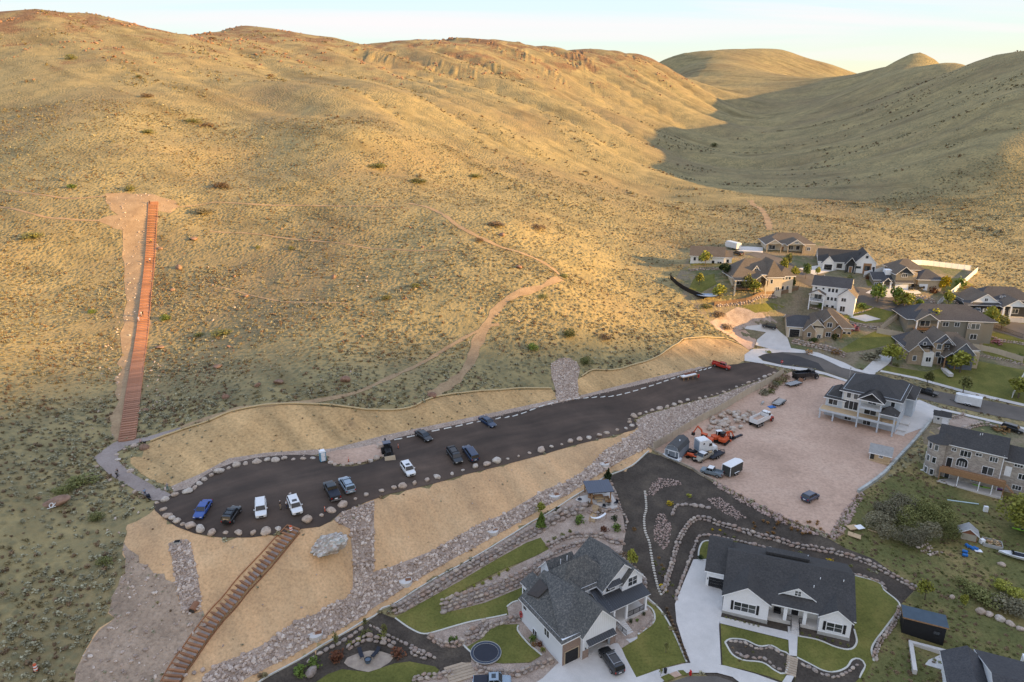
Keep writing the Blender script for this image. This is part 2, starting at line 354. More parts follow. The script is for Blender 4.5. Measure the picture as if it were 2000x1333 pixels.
me.update(calc_edges=True); me.materials.append(HILL); me.shade_smooth()
terrain = link(bpy.data.objects.new('hillside_terrain', me)); tag(terrain, 'steep dry grass and sagebrush hills rising behind the houses', None, None, 'structure')

# the mountain behind the photographer's right that keeps the low evening sun off the near ground
def mountain():
    a, bq = Vector((math.cos(R(SUN_A)), -math.sin(R(SUN_A)))), Vector((math.sin(R(SUN_A)), math.cos(R(SUN_A))))
    vs, fs = [], []; V_ = np.linspace(-1100, 560, 60); S_ = np.linspace(-620, 620, 26); DM = 1650.0
    for v in V_:
        crest = MTN_TOP(v)
        for s in S_:
            r = max(0.0, 1 - abs(s) / 620.0)
            p = a * (DM + s) + bq * v
            z = -95 + (crest + 95) * r ** 0.9 + 10 * math.sin(s * 0.021 + v * 0.013) * r * (1 - r)
            vs.append((p.x, p.y, CZ + z))
    m_ = len(S_)
    for i in range(len(V_) - 1):
        for j in range(m_ - 1): fs.append((i * m_ + j, i * m_ + j + 1, (i + 1) * m_ + j + 1, (i + 1) * m_ + j))
    o = mesh_obj('mountain_ridge', vs, fs, HILL, smooth=True)
    tag(o, 'high sage covered ridge standing off beside the subdivision', None, None, 'structure')
TAN_EL = math.tan(R(SUN_EL))
def MTN_TOP(v):
    """crest height that puts the shadow's upper edge at height e above the drone's datum at the subdivision"""
    e = np.interp(v, [-1100, 78, 136, 178, 216, 260, 308, 560], [-8, -8, -20, -38, -60, -84, -130, -420])
    return e + 1650 * TAN_EL
mountain()

# ------------------------------------------------------------------ sheets draped on the terrain
def dens(pl, step=14):
    out = []
    for (x0, y0), (x1, y1) in zip(pl, pl[1:] + pl[:1]):
        k = max(1, int(math.hypot(x1 - x0, y1 - y0) / step))
        for t in range(k): out.append((x0 + (x1 - x0) * t / k, y0 + (y1 - y0) * t / k))
    return out
def inside(poly, X, Y):
    X = np.asarray(X); Y = np.asarray(Y); r = np.zeros(X.shape, bool); n = len(poly)
    for i in range(n):
        x0, y0 = poly[i][0], poly[i][1]; x1, y1 = poly[i - 1][0], poly[i - 1][1]
        if y0 == y1: continue
        r ^= ((y0 > Y) != (y1 > Y)) & (X < (x1 - x0) * (Y - y0) / (y1 - y0) + x0)
    return r
ZONES = {}
def world_poly(pix, step=14): return [tuple(G(x, y)[:2]) for x, y in dens(pix, step)]
def drape(name, wp, m, off, kind='structure', label=None, grid=1.0, rough_edge=0.0):
    if rough_edge:
        wp = [(x + rough_edge * float(pnoise(np.array(x / 1.7), np.array(y / 1.7))), y + rough_edge * float(pnoise(np.array(x / 1.7 + 50), np.array(y / 1.7)))) for x, y in wp]
    xs = [p[0] for p in wp]; ys = [p[1] for p in wp]
    gx, gy = np.meshgrid(np.arange(math.floor(min(xs)), max(xs), grid), np.arange(math.floor(min(ys)), max(ys), grid))
    gx, gy = gx.ravel(), gy.ravel(); k = inside(wp, gx, gy)
    v2 = [Vector(p) for p in wp] + [Vector((float(x), float(y))) for x, y in zip(gx[k], gy[k])]
    ed = [(i, (i + 1) % len(wp)) for i in range(len(wp))]
    vo, eo, fo, *_ = geometry.delaunay_2d_cdt(v2, ed, [], 1, 1e-4)
    X = np.array([p.x for p in vo]); Y = np.array([p.y for p in vo]); Z = H(X, Y) + CZ + off
    o = mesh_obj(name, np.stack([X, Y, Z], 1), [tuple(f) for f in fo], m, smooth=True)
    if name not in ZONES: ZONES[name] = []
    ZONES[name].append(wp)
    return tag(o, label, None, None, kind)
def sheet(name, pix, m, off, label=None, grid=1.0, rough_edge=0.0, kind='structure'):
    return drape(name, world_poly(pix), m, off, kind, label, grid, rough_edge)
def smooth_line(wpts, step=1.0):
    """Catmull-Rom through world points, evenly stepped"""
    p = [Vector(q[:2]) for q in wpts]; p = [p[0] * 2 - p[1]] + p + [p[-1] * 2 - p[-2]]; out = []
    for i in range(1, len(p) - 2):
        k = max(2, int((p[i + 1] - p[i]).length / step))
        for t in range(k):
            t /= k
            out.append(0.5 * ((2 * p[i]) + (p[i + 1] - p[i - 1]) * t + (2 * p[i - 1] - 5 * p[i] + 4 * p[i + 1] - p[i + 2]) * t * t + (3 * p[i] - p[i - 1] - 3 * p[i + 1] + p[i + 2]) * t ** 3))
    out.append(p[-2]); return out
def pixline(pix, step=1.0): return smooth_line([G(x, y) for x, y in pix], step)
def normals(pl):
    out = []
    for i in range(len(pl)):
        d = (pl[min(i + 1, len(pl) - 1)] - pl[max(i - 1, 0)]).normalized(); out.append(Vector((-d.y, d.x)))
    return out
def ribbon(name, pix, width, m, off, label=None, vary=0.0, kind='structure'):
    pl = pixline(pix, 1.2); nn = normals(pl); L, Rr = [], []
    for k, (p, q) in enumerate(zip(pl, nn)):
        w = width / 2 * (1 + vary * float(pnoise(np.array(k * 0.31), np.array(width * 3.3))))
        L.append(p + q * w); Rr.append(p - q * w)
    return drape(name, [tuple(v) for v in L] + [tuple(v) for v in Rr[::-1]], m, off, kind, label)
def curb(name, pl, w, h, m, parent=None, lift=0.0):
    """a low kerb following the ground along a world polyline"""
    nn = normals(pl); mb = MB(); vs = []
    for p, q in zip(pl, nn):
        z = gz(p.x, p.y) + lift; l_, r_ = p + q * w / 2, p - q * w / 2
        vs += [(l_.x, l_.y, z - 0.15), (l_.x, l_.y, z + h), (r_.x, r_.y, z + h), (r_.x, r_.y, z - 0.15)]
    fs = []
    for i in range(len(pl) - 1):
        for k in range(4): fs.append((i * 4 + k, i * 4 + (k + 1) % 4, (i + 1) * 4 + (k + 1) % 4, (i + 1) * 4 + k))
    fs += [(0, 1, 2, 3), tuple(len(vs) - 4 + k for k in (3, 2, 1, 0))]
    return mesh_obj(name, vs, fs, m, parent)

def ground_mat(name, stops, scale, fine_scale, fine_amt=0.35, bmp=0.4, bdist=0.08, rough=0.95, stretch=None):
    m, n, l, b = new_mat(name); p = coords(n, l, True)
    c = ramp(n, l, noise_out(n, l, p, scale, 6, 0.62, stretch), stops)
    f = noise_out(n, l, p, fine_scale, 3, 0.7)
    c = mixc(n, l, fine_amt, c, ramp(n, l, f, [(0.25, (0.25, 0.25, 0.25)), (0.5, (1, 1, 1)), (0.75, (1.5, 1.5, 1.5))]), 'MULTIPLY')
    l.new(c, b.inputs['Base Color']); b.inputs['Roughness'].default_value = rough; b.inputs['Specular IOR Level'].default_value = 0.15
    bump(n, l, b, f, bmp, bdist); return m
M_ASPH = ground_mat('lot_asphalt', [(0.30, (0.053, 0.041, 0.034)), (0.52, (0.078, 0.059, 0.048)), (0.72, (0.113, 0.084, 0.067))], 0.07, 6, 0.25, 0.2, 0.02, 0.85)
def _tracks(m, ang, lo, hi):
    n, l = m.node_tree.nodes, m.node_tree.links; b = n['Principled BSDF']; p = coords(n, l, True)
    mp = n.new('ShaderNodeMapping'); mp.vector_type = 'TEXTURE'; mp.inputs['Rotation'].default_value = (0, 0, R(ang)); mp.inputs['Scale'].default_value = (26, 3.4, 50); l.new(p, mp.inputs[0])
    f = noise_out(n, l, mp.outputs[0], 1.0, 5, 0.6); src = b.inputs['Base Color'].links[0].from_socket
    l.new(mixc(n, l, 1.0, src, ramp(n, l, f, [(0.36, (lo, lo, lo)), (0.66, (hi, hi * 0.95, hi * 0.91))]), 'MULTIPLY'), b.inputs['Base Color'])
_tracks(M_ASPH, 34, 0.86, 1.32)
M_ROAD = ground_mat('street_asphalt', [(0.30, (0.109, 0.097, 0.085)), (0.70, (0.167, 0.145, 0.125))], 0.12, 5, 0.25, 0.15, 0.02, 0.85)
M_NEWASPH = ground_mat('fresh_asphalt', [(0.3, (0.045, 0.043, 0.043)), (0.7, (0.075, 0.070, 0.068))], 0.1, 5, 0.25, 0.15, 0.02, 0.85)
M_SAND = ground_mat('straw_mat', [(0.25, (0.407, 0.267, 0.153)), (0.5, (0.566, 0.374, 0.207)), (0.75, (0.640, 0.445, 0.259))], 0.10, 2.4, 0.40, 0.5, 0.10)
M_STRAW = ground_mat('golden_straw_mat', [(0.22, (0.287, 0.195, 0.112)), (0.42, (0.505, 0.338, 0.164)), (0.75, (0.604, 0.419, 0.211))], 0.13, 1.6, 0.50, 0.7, 0.18, 0.95, (1, 0.6, 1))
_tracks(M_STRAW, -40, 0.74, 1.12); _tracks(M_SAND, -55, 0.90, 1.08)
M_DIRT = ground_mat('pink_dirt', [(0.25, (0.365, 0.250, 0.185)), (0.5, (0.486, 0.336, 0.252)), (0.75, (0.575, 0.416, 0.318))], 0.06, 1.5, 0.35, 0.5, 0.15)
M_ROUGHD = ground_mat('rough_dirt', [(0.25, (0.250, 0.188, 0.138)), (0.5, (0.375, 0.281, 0.206)), (0.75, (0.450, 0.350, 0.269))], 0.12, 1.6, 0.5, 0.9, 0.30)
M_MULCH = ground_mat('dark_bark_mulch', [(0.25, (0.043, 0.035, 0.028)), (0.5, (0.072, 0.059, 0.048)), (0.78, (0.123, 0.099, 0.074))], 0.22, 3.0, 0.55, 0.7, 0.12)
M_GRAV = ground_mat('grey_gravel', [(0.3, (0.292, 0.222, 0.177)), (0.7, (0.460, 0.367, 0.302))], 0.5, 5.0, 0.6, 0.8, 0.10)
M_PATH = ground_mat('trail_gravel', [(0.3, (0.265, 0.215, 0.190)), (0.7, (0.350, 0.295, 0.265))], 0.2, 3.0, 0.3, 0.4, 0.06)
M_TRAIL = ground_mat('bare_trail_soil', [(0.3, (0.285, 0.195, 0.115)), (0.7, (0.400, 0.285, 0.170))], 0.3, 2.5, 0.4, 0.5, 0.10)
M_LAWN = ground_mat('mown_lawn', [(0.25, (0.089, 0.096, 0.025)), (0.5, (0.140, 0.140, 0.037)), (0.78, (0.229, 0.193, 0.059))], 0.16, 2.6, 0.45, 0.7, 0.10)
M_YARD = ground_mat('weedy_yard_grass', [(0.25, (0.087, 0.098, 0.035)), (0.48, (0.140, 0.135, 0.050)), (0.62, (0.228, 0.182, 0.077)), (0.80, (0.377, 0.259, 0.131))], 0.10, 1.8, 0.5, 0.8, 0.25)
def concrete_mat(name, c1, c2, joint=0):
    m, n, l, b = new_mat(name); p = coords(n, l, True)
    c = ramp(n, l, noise_out(n, l, p, 0.35, 6, 0.65), [(0.3, c2), (0.7, c1)])
    f = noise_out(n, l, p, 7, 3); c = mixc(n, l, 0.2, c, ramp(n, l, f, [(0.3, (0.6, 0.6, 0.6)), (0.7, (1.2, 1.2, 1.2))]), 'MULTIPLY')
    l.new(c, b.inputs['Base Color']); b.inputs['Roughness'].default_value = 0.8; bump(n, l, b, f, 0.1, 0.02); return m
M_CONC = concrete_mat('concrete_slab', (0.62, 0.585, 0.55), (0.50, 0.475, 0.445))
M_CURB = concrete_mat('garden_kerb_concrete', (0.60, 0.58, 0.52), (0.48, 0.46, 0.41))

LOT = [(300,985),(303,998),(318,1012),(345,1030),(380,1043),(430,1051),(490,1051),(550,1043),(590,1034),(625,1030),(645,1020),(665,1003),(690,992),(720,980),(760,966),(800,957),(850,945),(900,930),(950,918),(1000,905),(1060,889),(1120,871),(1190,854),(1240,840),(1246,832),(1238,822),(1242,817),(1262,809),(1330,790),(1400,773),(1440,758),(1500,737),(1522,725),
 (1480,708),(1454,709),(1440,712),(1385,716),(1310,738),(1154,774),(1033,800),(902,828),(775,856),(760,862),(752,868),(757,885),(745,897),(720,906),(690,912),(655,912),(640,905),(632,893),(600,889),(550,890),(500,895),(455,905),(420,918),(392,935),(372,953),(345,960),(325,972),(310,978)]
EDGING = [(495,1342),(520,1324),(580,1292),(625,1264),(670,1239),(706,1217),(733,1203),(747,1189),(769,1181),(821,1148),(877,1116),(908,1100),(1020,1032),(1061,1009),(1081,997),(1150,953),(1187,930),(1236,909),(1267,882)]
LEFT_EDGE = [(301,995),(273,1013),(245,1031),(242,1062),(249,1090),(242,1118),(224,1146),(210,1181),(224,1209),(189,1251),(168,1279),(151,1307),(137,1345)]
sheet('graded_bank', LEFT_EDGE + EDGING + [(1272,872),(1246,834)] + LOT[22:0:-1], M_SAND, 0.03, 'tan straw covered bank graded below the parking lot', rough_edge=1.8)
sheet('rough_ground', [(242,1062),(249,1090),(242,1118),(224,1146),(210,1181),(224,1209),(189,1251),(168,1279),(151,1307),(137,1345),(340,1345),(375,1285),(400,1240),(395,1195),(350,1190),(338,1140),(300,1120)], M_ROUGHD, 0.07, 'rocky disturbed dirt beside the lower stairs', rough_edge=1.2)
sheet('parking_lot', LOT, M_ASPH, 0.10, 'long dark asphalt parking lot below the hill')
sheet('upper_bank', [(294,865),(321,854),(364,839),(405,826),(450,806),(508,795),(560,791),(613,792),(697,800),(730,802),(800,799),(832,784),(860,776),(930,767),(1000,762),(1077,761),(1092,778),(1070,784),(895,821),(755,850),(650,877),(600,880),(520,885),(448,896),(390,927),(334,951),(300,940),(275,925),(255,905),(255,893),(278,893),(282,875)], M_STRAW, 0.04, 'golden straw covered cut bank above the lot')
sheet('upper_bank', [(1128,742),(1135,738),(1158,725),(1196,725),(1228,718),(1280,701),(1321,675),(1338,664),(1380,661),(1419,664),(1447,675),(1464,686),(1458,702),(1440,712),(1385,718),(1360,722),(1333,725),(1245,745),(1130,774)], M_STRAW, 0.04, 'golden straw covered cut bank above the far end of the lot')
sheet('gravel_verge', [(334,951),(390,927),(448,896),(520,885),(600,880),(650,877),(755,850),(895,821),(1070,784),(1130,774),(1245,745),(1333,725),(1365,717),(1385,718),(1310,740),(1154,776),(1033,802),(902,830),(775,858),(760,864),(740,870),(640,886),(600,891),(550,892),(500,897),(455,907),(420,920),(392,937),(372,955),(340,962)], M_GRAV, 0.07, 'strip of grey gravel along the top of the lot')
sheet('gravel_island', [(636,886),(660,880),(700,876),(735,868),(741,864),(752,868),(753,884),(745,893),(715,903),(680,909),(650,908),(640,898)], M_DIRT, 0.14, 'bare dirt island at the edge of the lot')
PATHZ = [(233,862),(264,859),(277,857),(300,851),(352,836),(354,839),(294,861),(274,865),(255,870),(229,884),(234,905),(255,923),(285,941),(327,962),(336,967),(322,978),(298,979),(280,966),(255,953),(234,941),(213,926),(192,908),(184,896),(200,881),(222,867)]
sheet('footpath', PATHZ, M_PATH, 0.12, 'pale gravel footpath from the lot to the long stairs', rough_edge=0.3)
sheet('bare_slope', [(233,862),(228,866),(215,860),(222,800),(228,740),(236,680),(243,620),(240,560),(243,500),(238,452),(195,437),(190,428),(232,420),(205,398),(208,380),(240,378),(300,380),(340,392),(348,405),(330,414),(312,412),(307,460),(297,560),(286,660),(278,760),(268,858)], M_TRAIL, 0.05, 'bare strip of soil beside the long stairs', rough_edge=2.6)
# natural trails
for pts_, w_, lb in [([(352,836),(405,818),(470,798),(540,790),(600,786),(660,776),(720,758),(790,726),(850,695),(900,665),(950,640),(975,634)], 1.3, 'narrow foot trail climbing from the wattle'),
                    ([(845,772),(880,750),(905,728),(920,705),(930,675),(945,645),(965,612),(985,590),(1010,575),(1060,560),(1095,545)], 2.6, 'double track trail climbing from the boulder'),
                    ([(1098,545),(1085,530),(1050,508),(1010,492),(960,475),(900,445),(850,412),(800,398)], 1.6, 'sunlit trail over the shoulder of the hill'),
                    ([(348,405),(420,396),(500,400),(600,402),(700,403),(800,408)], 0.8, 'level trail crossing above the stairs'),
                    ([(0,372),(70,380),(140,388),(205,384)], 0.9, 'level trail left of the stair top'),
                    ([(0,405),(70,420),(130,428),(195,432)], 0.9, 'lower trail left of the stair top'),
                    ([(410,452),(500,458),(600,470),(700,482),(800,490),(880,490)], 0.7, 'old terrace trail across the hill'),
                    ([(415,570),(430,562),(480,575),(540,588),(600,592),(680,594)], 0.6, 'faint curved trail on the slope'),
                    ([(1465,392),(1480,405),(1497,425),(1503,450)], 3.0, 'track at the mouth of the canyon')]:
    ribbon('trail', pts_, w_, M_TRAIL, 0.10, lb, 0.9)
# riprap beds (the stones lie on these)
RIP_BAND = [(385,1342),(420,1300),(466,1283),(518,1258),(580,1212),(616,1201),(643,1183),(675,1170),(689,1156),(690,1100),(686,1060),(684,1034),(660,1022),(652,1016),(668,1002),(692,993),(730,978),(731,1040),(731,1090),(729,1118),(755,1111),(846,1076),(895,1048),(944,1020),(983,1006),(1018,985),(1046,968),(1070,955),(1105,943),(1133,925),(1161,904),(1182,880),(1210,866),(1246,840),(1268,872),(1255,880),(1210,903),(1160,933),(1110,966),(1060,993),(1000,1029),(930,1068),(880,1095),(830,1124),(770,1162),(740,1181),(700,1209),(650,1237),(600,1264),(560,1286),(500,1316),(452,1342)]
RIP_RIGHT = [(1246,838),(1241,823),(1262,811),(1330,792),(1400,775),(1440,760),(1500,739),(1522,728),(1532,728),(1474,763),(1422,793),(1350,833),(1277,876),(1268,870)]
RIP_CHUTE = [(1076,712),(1091,701),(1112,700),(1128,710),(1133,724),(1128,741),(1130,780),(1088,788),(1084,759),(1077,734)]
RIP_STRIP = [(329,1062),(345,1057),(369,1057),(377,1083),(385,1118),(394,1174),(389,1192),(371,1202),(354,1192),(345,1146),(336,1090)]
for zz in (RIP_BAND, RIP_RIGHT, RIP_CHUTE, RIP_STRIP):
    sheet('riprap_bed', zz, M_GRAV, 0.06, 'gravel bed under the loose riprap stone')
# house lots
sheet('dirt_lot', [(1277,878),(1350,834),(1422,794),(1474,764),(1530,733),(1545,727),(1612,737),(1657,746),(1720,775),(1790,790),(1815,815),(1800,842),(1780,868),(1748,902),(1721,930),(1680,962),(1650,1000),(1640,1015),(1622,1046),(1590,1035),(1540,1015),(1490,990),(1433,960),(1391,936),(1350,914),(1320,900)], M_DIRT, 0.04, 'pinkish bare dirt lot around the unfinished house')
MULCH = [(1267,884),(1293,892),(1320,904),(1350,918),(1391,942),(1433,968),(1493,1000),(1538,1021),(1566,1035),(1615,1050),(1650,1071),(1706,1092),(1755,1127),(1787,1152),(1762,1178),(1740,1210),(1712,1262),(1705,1290),(1690,1310),(1640,1345),(1420,1345),(1345,1298),(1335,1296),(1318,1240),(1296,1196),(1270,1170),(1262,1150),(1245,1120),(1225,1090),(1215,1075),(1222,1040),(1215,1000),(1207,975),(1192,942),(1187,933),(1236,911)]
sheet('mulch_slope', MULCH, M_MULCH, 0.03, 'dark bark mulch slope around the white houses')
GRAVY = [(769,1183),(821,1150),(877,1118),(908,1102),(1020,1034),(1061,1011),(1081,999),(1150,955),(1187,933),(1192,942),(1207,975),(1215,1000),(1222,1040),(1215,1075),(1235,1110),(1245,1130),(1120,1085),(1072,1073),(1056,1051),(1028,1061),(965,1096),(895,1138),(825,1177),(790,1197)]
sheet('gravel_garden', GRAVY, M_GRAV, 0.05, 'grey gravel terraces behind the board sided house')
sheet('house_lot', [(772,1209),(790,1197),(860,1178),(1072,1073),(1120,1085),(1245,1130),(1270,1170),(1345,1298),(1240,1345),(815,1345),(836,1244),(828,1239)], M_GRAV, 0.02, 'ground of the board sided house')
LAWN_A = [(772,1207),(790,1197),(825,1177),(895,1138),(965,1096),(1028,1061),(1056,1051),(1072,1073),(1046,1087),(986,1111),(923,1143),(860,1178),(862,1200),(948,1178),(1039,1140),(1039,1162),(1011,1174),(990,1185),(993,1202),(916,1216),(860,1232),(829,1239),(804,1230)]
LAWN_B = [(958,1230),(979,1221),(1014,1220),(1013,1234),(1058,1281),(1035,1295),(983,1297),(927,1290),(911,1265),(941,1248)]
LAWN_C = [(600,1345),(640,1318),(668,1308),(720,1314),(770,1297),(800,1293),(850,1303),(858,1310),(850,1322),(815,1330),(800,1345)]
LAWN_D = [(1258,1168),(1291,1195),(1316,1237),(1341,1294),(1285,1308),(1242,1325),(1222,1286),(1213,1268),(1245,1248),(1245,1240),(1273,1220),(1279,1206)]
LAWN_E = [(1669,1125),(1703,1134),(1722,1143),(1726,1153),(1755,1178),(1752,1195),(1727,1230),(1703,1265),(1706,1292),(1675,1345),(1552,1345),(1552,1284),(1557,1243),(1598,1251),(1633,1265),(1661,1269),(1673,1255),(1668,1230)]
LAWN_F = [(1407,1219),(1440,1227),(1540,1252),(1540,1285),(1532,1334),(1500,1322),(1450,1308),(1411,1302)]
LAWN_G = [(1365,1075),(1372,1060),(1385,1057),(1395,1062),(1388,1092),(1364,1092)]
for pz, lb in ((LAWN_A, 'terraced lawn strips behind the board sided house'), (LAWN_B, 'lawn around the sunken trampoline'), (LAWN_C, 'lawn below the flagstone fire pit'), (LAWN_D, 'front lawn of the board sided house'), (LAWN_E, 'lawn wrapping the right of the white brick house'), (LAWN_F, 'front lawn beside the wide driveway'), (LAWN_G, 'small lawn patch behind the garage')):
    sheet('lawn', pz, M_LAWN, 0.09, lb)
BED_1 = [(1416,1256),(1426,1249),(1454,1251),(1482,1263),(1507,1262),(1524,1272),(1542,1281),(1533,1316),(1514,1311),(1489,1295),(1451,1290),(1430,1279)]
BED_2 = [(1556,1285),(1580,1297),(1608,1311),(1633,1313),(1654,1304),(1664,1290),(1678,1288),(1689,1300),(1678,1325),(1660,1345),(1552,1340)]
for bz in (BED_1, BED_2): sheet('garden_bed', bz, M_MULCH, 0.13, 'dark mulch bed set in the front lawn')
sheet('gravel_path', [(742,1198),(771,1208),(828,1239),(836,1244),(861,1266),(904,1262),(920,1276),(920,1294),(886,1300),(890,1309),(875,1316),(859,1312),(850,1284),(812,1266),(765,1242),(735,1226),(719,1215)], M_MULCH, 0.10, 'dark mulch path running down between the gardens', rough_edge=0.3)
sheet('corner_garden', [(719,1215),(735,1226),(765,1242),(812,1266),(850,1284),(858,1310),(790,1345),(480,1345),(580,1294),(670,1241)], M_MULCH, 0.05, 'planted corner garden below the edging')
sheet('driveway', [(1030,1345),(1060,1326),(1087,1299),(1112,1285),(1193,1258),(1207,1258),(1215,1270),(1222,1286),(1243,1325),(1250,1345)], M_CONC, 0.14, 'concrete driveway of the board sided house')
sheet('driveway', [(1354,1094),(1386,1093),(1392,1120),(1412,1160),(1410,1197),(1404,1222),(1408,1300),(1349,1298),(1335,1262),(1321,1216),(1318,1181),(1335,1139)], M_CONC, 0.14, 'wide curved concrete driveway of the white brick house')
sheet('walkway', [(1405,1206),(1538,1236),(1541,1252),(1406,1219)], M_CONC, 0.17, 'concrete walkway across the white brick house')
sheet('walkway', [(1538,1225),(1558,1228),(1556,1284),(1541,1282)], M_CONC, 0.20, 'concrete front walk to the porch steps')
sheet('walkway', [(1536,1321),(1551,1322),(1540,1345),(1520,1345)], M_CONC, 0.20, 'concrete walk below the timber steps')
sheet('pavement', [(1243,1325),(1285,1310),(1341,1297),(1380,1297),(1416,1302),(1475,1318),(1525,1336),(1530,1347),(1460,1347),(1430,1324),(1400,1316),(1345,1316),(1320,1322),(1295,1333),(1275,1347),(1232,1347)], M_CONC, 0.18, 'curved concrete pavement at the bottom of the driveways')
sheet('street', [(1275,1350),(1300,1336),(1345,1322),(1400,1322),(1430,1332),(1455,1350)], M_ROAD, 0.10, 'end of the street at the foot of the driveways')
sheet('yard', [(1735,935),(1790,900),(1815,915),(1960,955),(2100,985),(2150,1380),(1660,1380),(1712,1262),(1740,1210),(1762,1178),(1790,1152),(1755,1127),(1706,1092),(1650,1071),(1625,1052),(1645,1015),(1680,965)], M_YARD, 0.03, 'weedy green yard below the stone house')
# upper streets
sheet('street', [(1482,696),(1496,690),(1528,687),(1573,689),(1608,699),(1643,717),(1671,723),(1706,731),(1790,757),(1895,777),(2000,797),(2120,822),(2120,850),(2000,824),(1909,806),(1825,786),(1730,762),(1657,742),(1612,727),(1580,719),(1524,713),(1489,704)], M_ROAD, 0.08, 'grey street ending in a cul-de-sac by the lot')
sheet('street_patch', [(1483,697),(1492,692),(1527,690),(1560,697),(1598,710),(1611,726),(1580,718),(1524,712),(1490,704)], M_NEWASPH, 0.12, 'fresh dark asphalt patch in the cul-de-sac')
sheet('pavement', [(1454,706),(1454,694),(1471,683),(1489,682),(1545,681),(1598,690),(1650,710),(1671,721),(1710,731),(1706,734),(1671,726),(1643,719),(1606,701),(1573,691),(1528,689),(1496,692),(1480,698),(1490,706),(1530,715),(1580,721),(1612,729),(1657,744),(1655,748),(1610,733),(1545,722),(1500,713)], M_CONC, 0.16, 'concrete pavement round the cul-de-sac')
sheet('pavement', [(1718,727),(1790,742),(1878,767),(2000,795),(2000,790),(1878,762),(1790,738),(1720,724)], M_CONC, 0.16, 'concrete pavement along the big lawn')
sheet('pavement', [(1800,790),(1909,815),(2000,836),(2100,860),(2100,864),(2000,841),(1909,819),(1800,794)], M_CONC, 0.16, 'concrete pavement on the near side of the street')
sheet('driveway', [(1475,675),(1479,664),(1496,650),(1454,643),(1458,638),(1507,633),(1524,650),(1538,661),(1545,682),(1510,684)], M_CONC, 0.14, 'concrete driveway of the tan stucco house')
sheet('driveway', [(1682,727),(1717,694),(1740,690),(1745,700),(1734,713),(1708,731)], M_CONC, 0.14, 'concrete driveway of the slate blue house')
sheet('driveway', [(1735,800),(1795,782),(1840,800),(1815,826),(1800,838),(1765,850)], M_CONC, 0.14, 'concrete driveway of the unfinished house')
sheet('gravel_drive', [(1830,838),(1870,812),(1912,822),(1880,845),(1850,850)], M_GRAV, 0.10, 'grey gravel drive beside the small shed')
ribbon('street', [(1470,494),(1510,508),(1545,528),(1600,553),(1650,568),(1705,584),(1760,597),(1810,606),(1880,618),(1950,634),(2020,655)], 9.0, M_ROAD, 0.08, 'upper street curving between the houses')
ribbon('driveway', [(1440,487),(1465,487),(1490,489)], 9.0, M_CONC, 0.12, 'pale concrete turning area by the travel trailer')
sheet('driveway', [(1690,573),(1720,556),(1790,566),(1800,574),(1735,582)], M_CONC, 0.12, 'concrete driveway of the taupe house with garages')
sheet('driveway', [(1560,525),(1605,518),(1635,528),(1590,538)], M_CONC, 0.12, 'concrete driveway of the black and white house')
sheet('driveway', [(1880,620),(1900,612),(1955,618),(1940,630)], M_CONC, 0.12, 'concrete driveway of the far right house')
sheet('sport_court', [(1658,620),(1690,615),(1720,624),(1690,629)], M_CONC, 0.10, 'pale concrete pad on the back lawn')
for pz, lb in (([(1718,727),(1731,715),(1808,727),(1870,712),(1895,703),(2060,735),(2030,800),(1972,786),(1878,763),(1790,740)], 'big front lawn of the slate blue house'),
               ([(1449,598),(1507,592),(1534,600),(1498,610),(1475,612)], 'back lawn beside the brown fence'),
               ([(1625,620),(1640,605),(1694,588),(1757,603),(1735,622),(1726,630),(1690,632),(1650,628)], 'back lawn below the three storey white house'),
               ([(1708,648),(1766,655),(1745,672),(1694,684),(1651,690),(1630,690),(1676,662)], 'sloping side lawn by the slate blue house'),
               ([(1920,648),(2050,665),(2050,720),(1960,705),(1920,690)], 'lawn behind the dark rail fence'),
               ([(1355,545),(1395,535),(1400,555),(1370,572),(1345,565)], 'back lawn by the blue trampoline'),
               ([(1690,548),(1720,545),(1715,556),(1695,560)], 'front lawn of the taupe house'),
               ([(1800,540),(1880,545),(1905,560),(1850,570),(1800,560)], 'lawn inside the white fence'),
               ([(1500,520),(1560,530),(1545,540),(1500,535)], 'roadside lawn by the street trees'),
               ([(1400,498),(1430,500),(1430,512),(1350,520),(1345,510)], 'lawn of the small cottage')):
    sheet('lawn', pz, M_LAWN, 0.07, lb)
sheet('rock_garden', [(1385,630),(1440,600),(1500,615),(1520,632),(1458,640),(1420,655)], M_GRAV, 0.05, 'gravel terraces above the tan stucco house')
sheet('bare_ground', [(1395,640),(1455,645),(1478,665),(1472,680),(1462,684),(1430,660)], M_DIRT, 0.06, 'bare dirt edge beside the driveway')
M_SUBD = ground_mat('settled_yard_soil', [(0.25, (0.150, 0.130, 0.080)), (0.45, (0.230, 0.185, 0.125)), (0.6, (0.115, 0.125, 0.055)), (0.8, (0.290, 0.235, 0.170))], 0.07, 1.5, 0.5, 0.8, 0.25)
sheet('subdivision_ground', [(1316,550),(1345,503),(1430,480),(1600,474),(1690,520),(1800,516),(1905,528),(1900,560),(1880,585),(2070,598),(2100,790),(2000,795),(1880,762),(1720,722),(1671,721),(1600,690),(1545,681),(1480,663),(1400,645),(1335,580)], M_SUBD, 0.015, 'yards and verges between the upper houses', 2.0)
sheet('subdivision_ground', [(1800,790),(1909,816),(2120,866),(2120,1000),(1960,955),(1815,915),(1800,850),(1816,826)], M_SUBD, 0.015, 'ground around the stone house', 2.0)
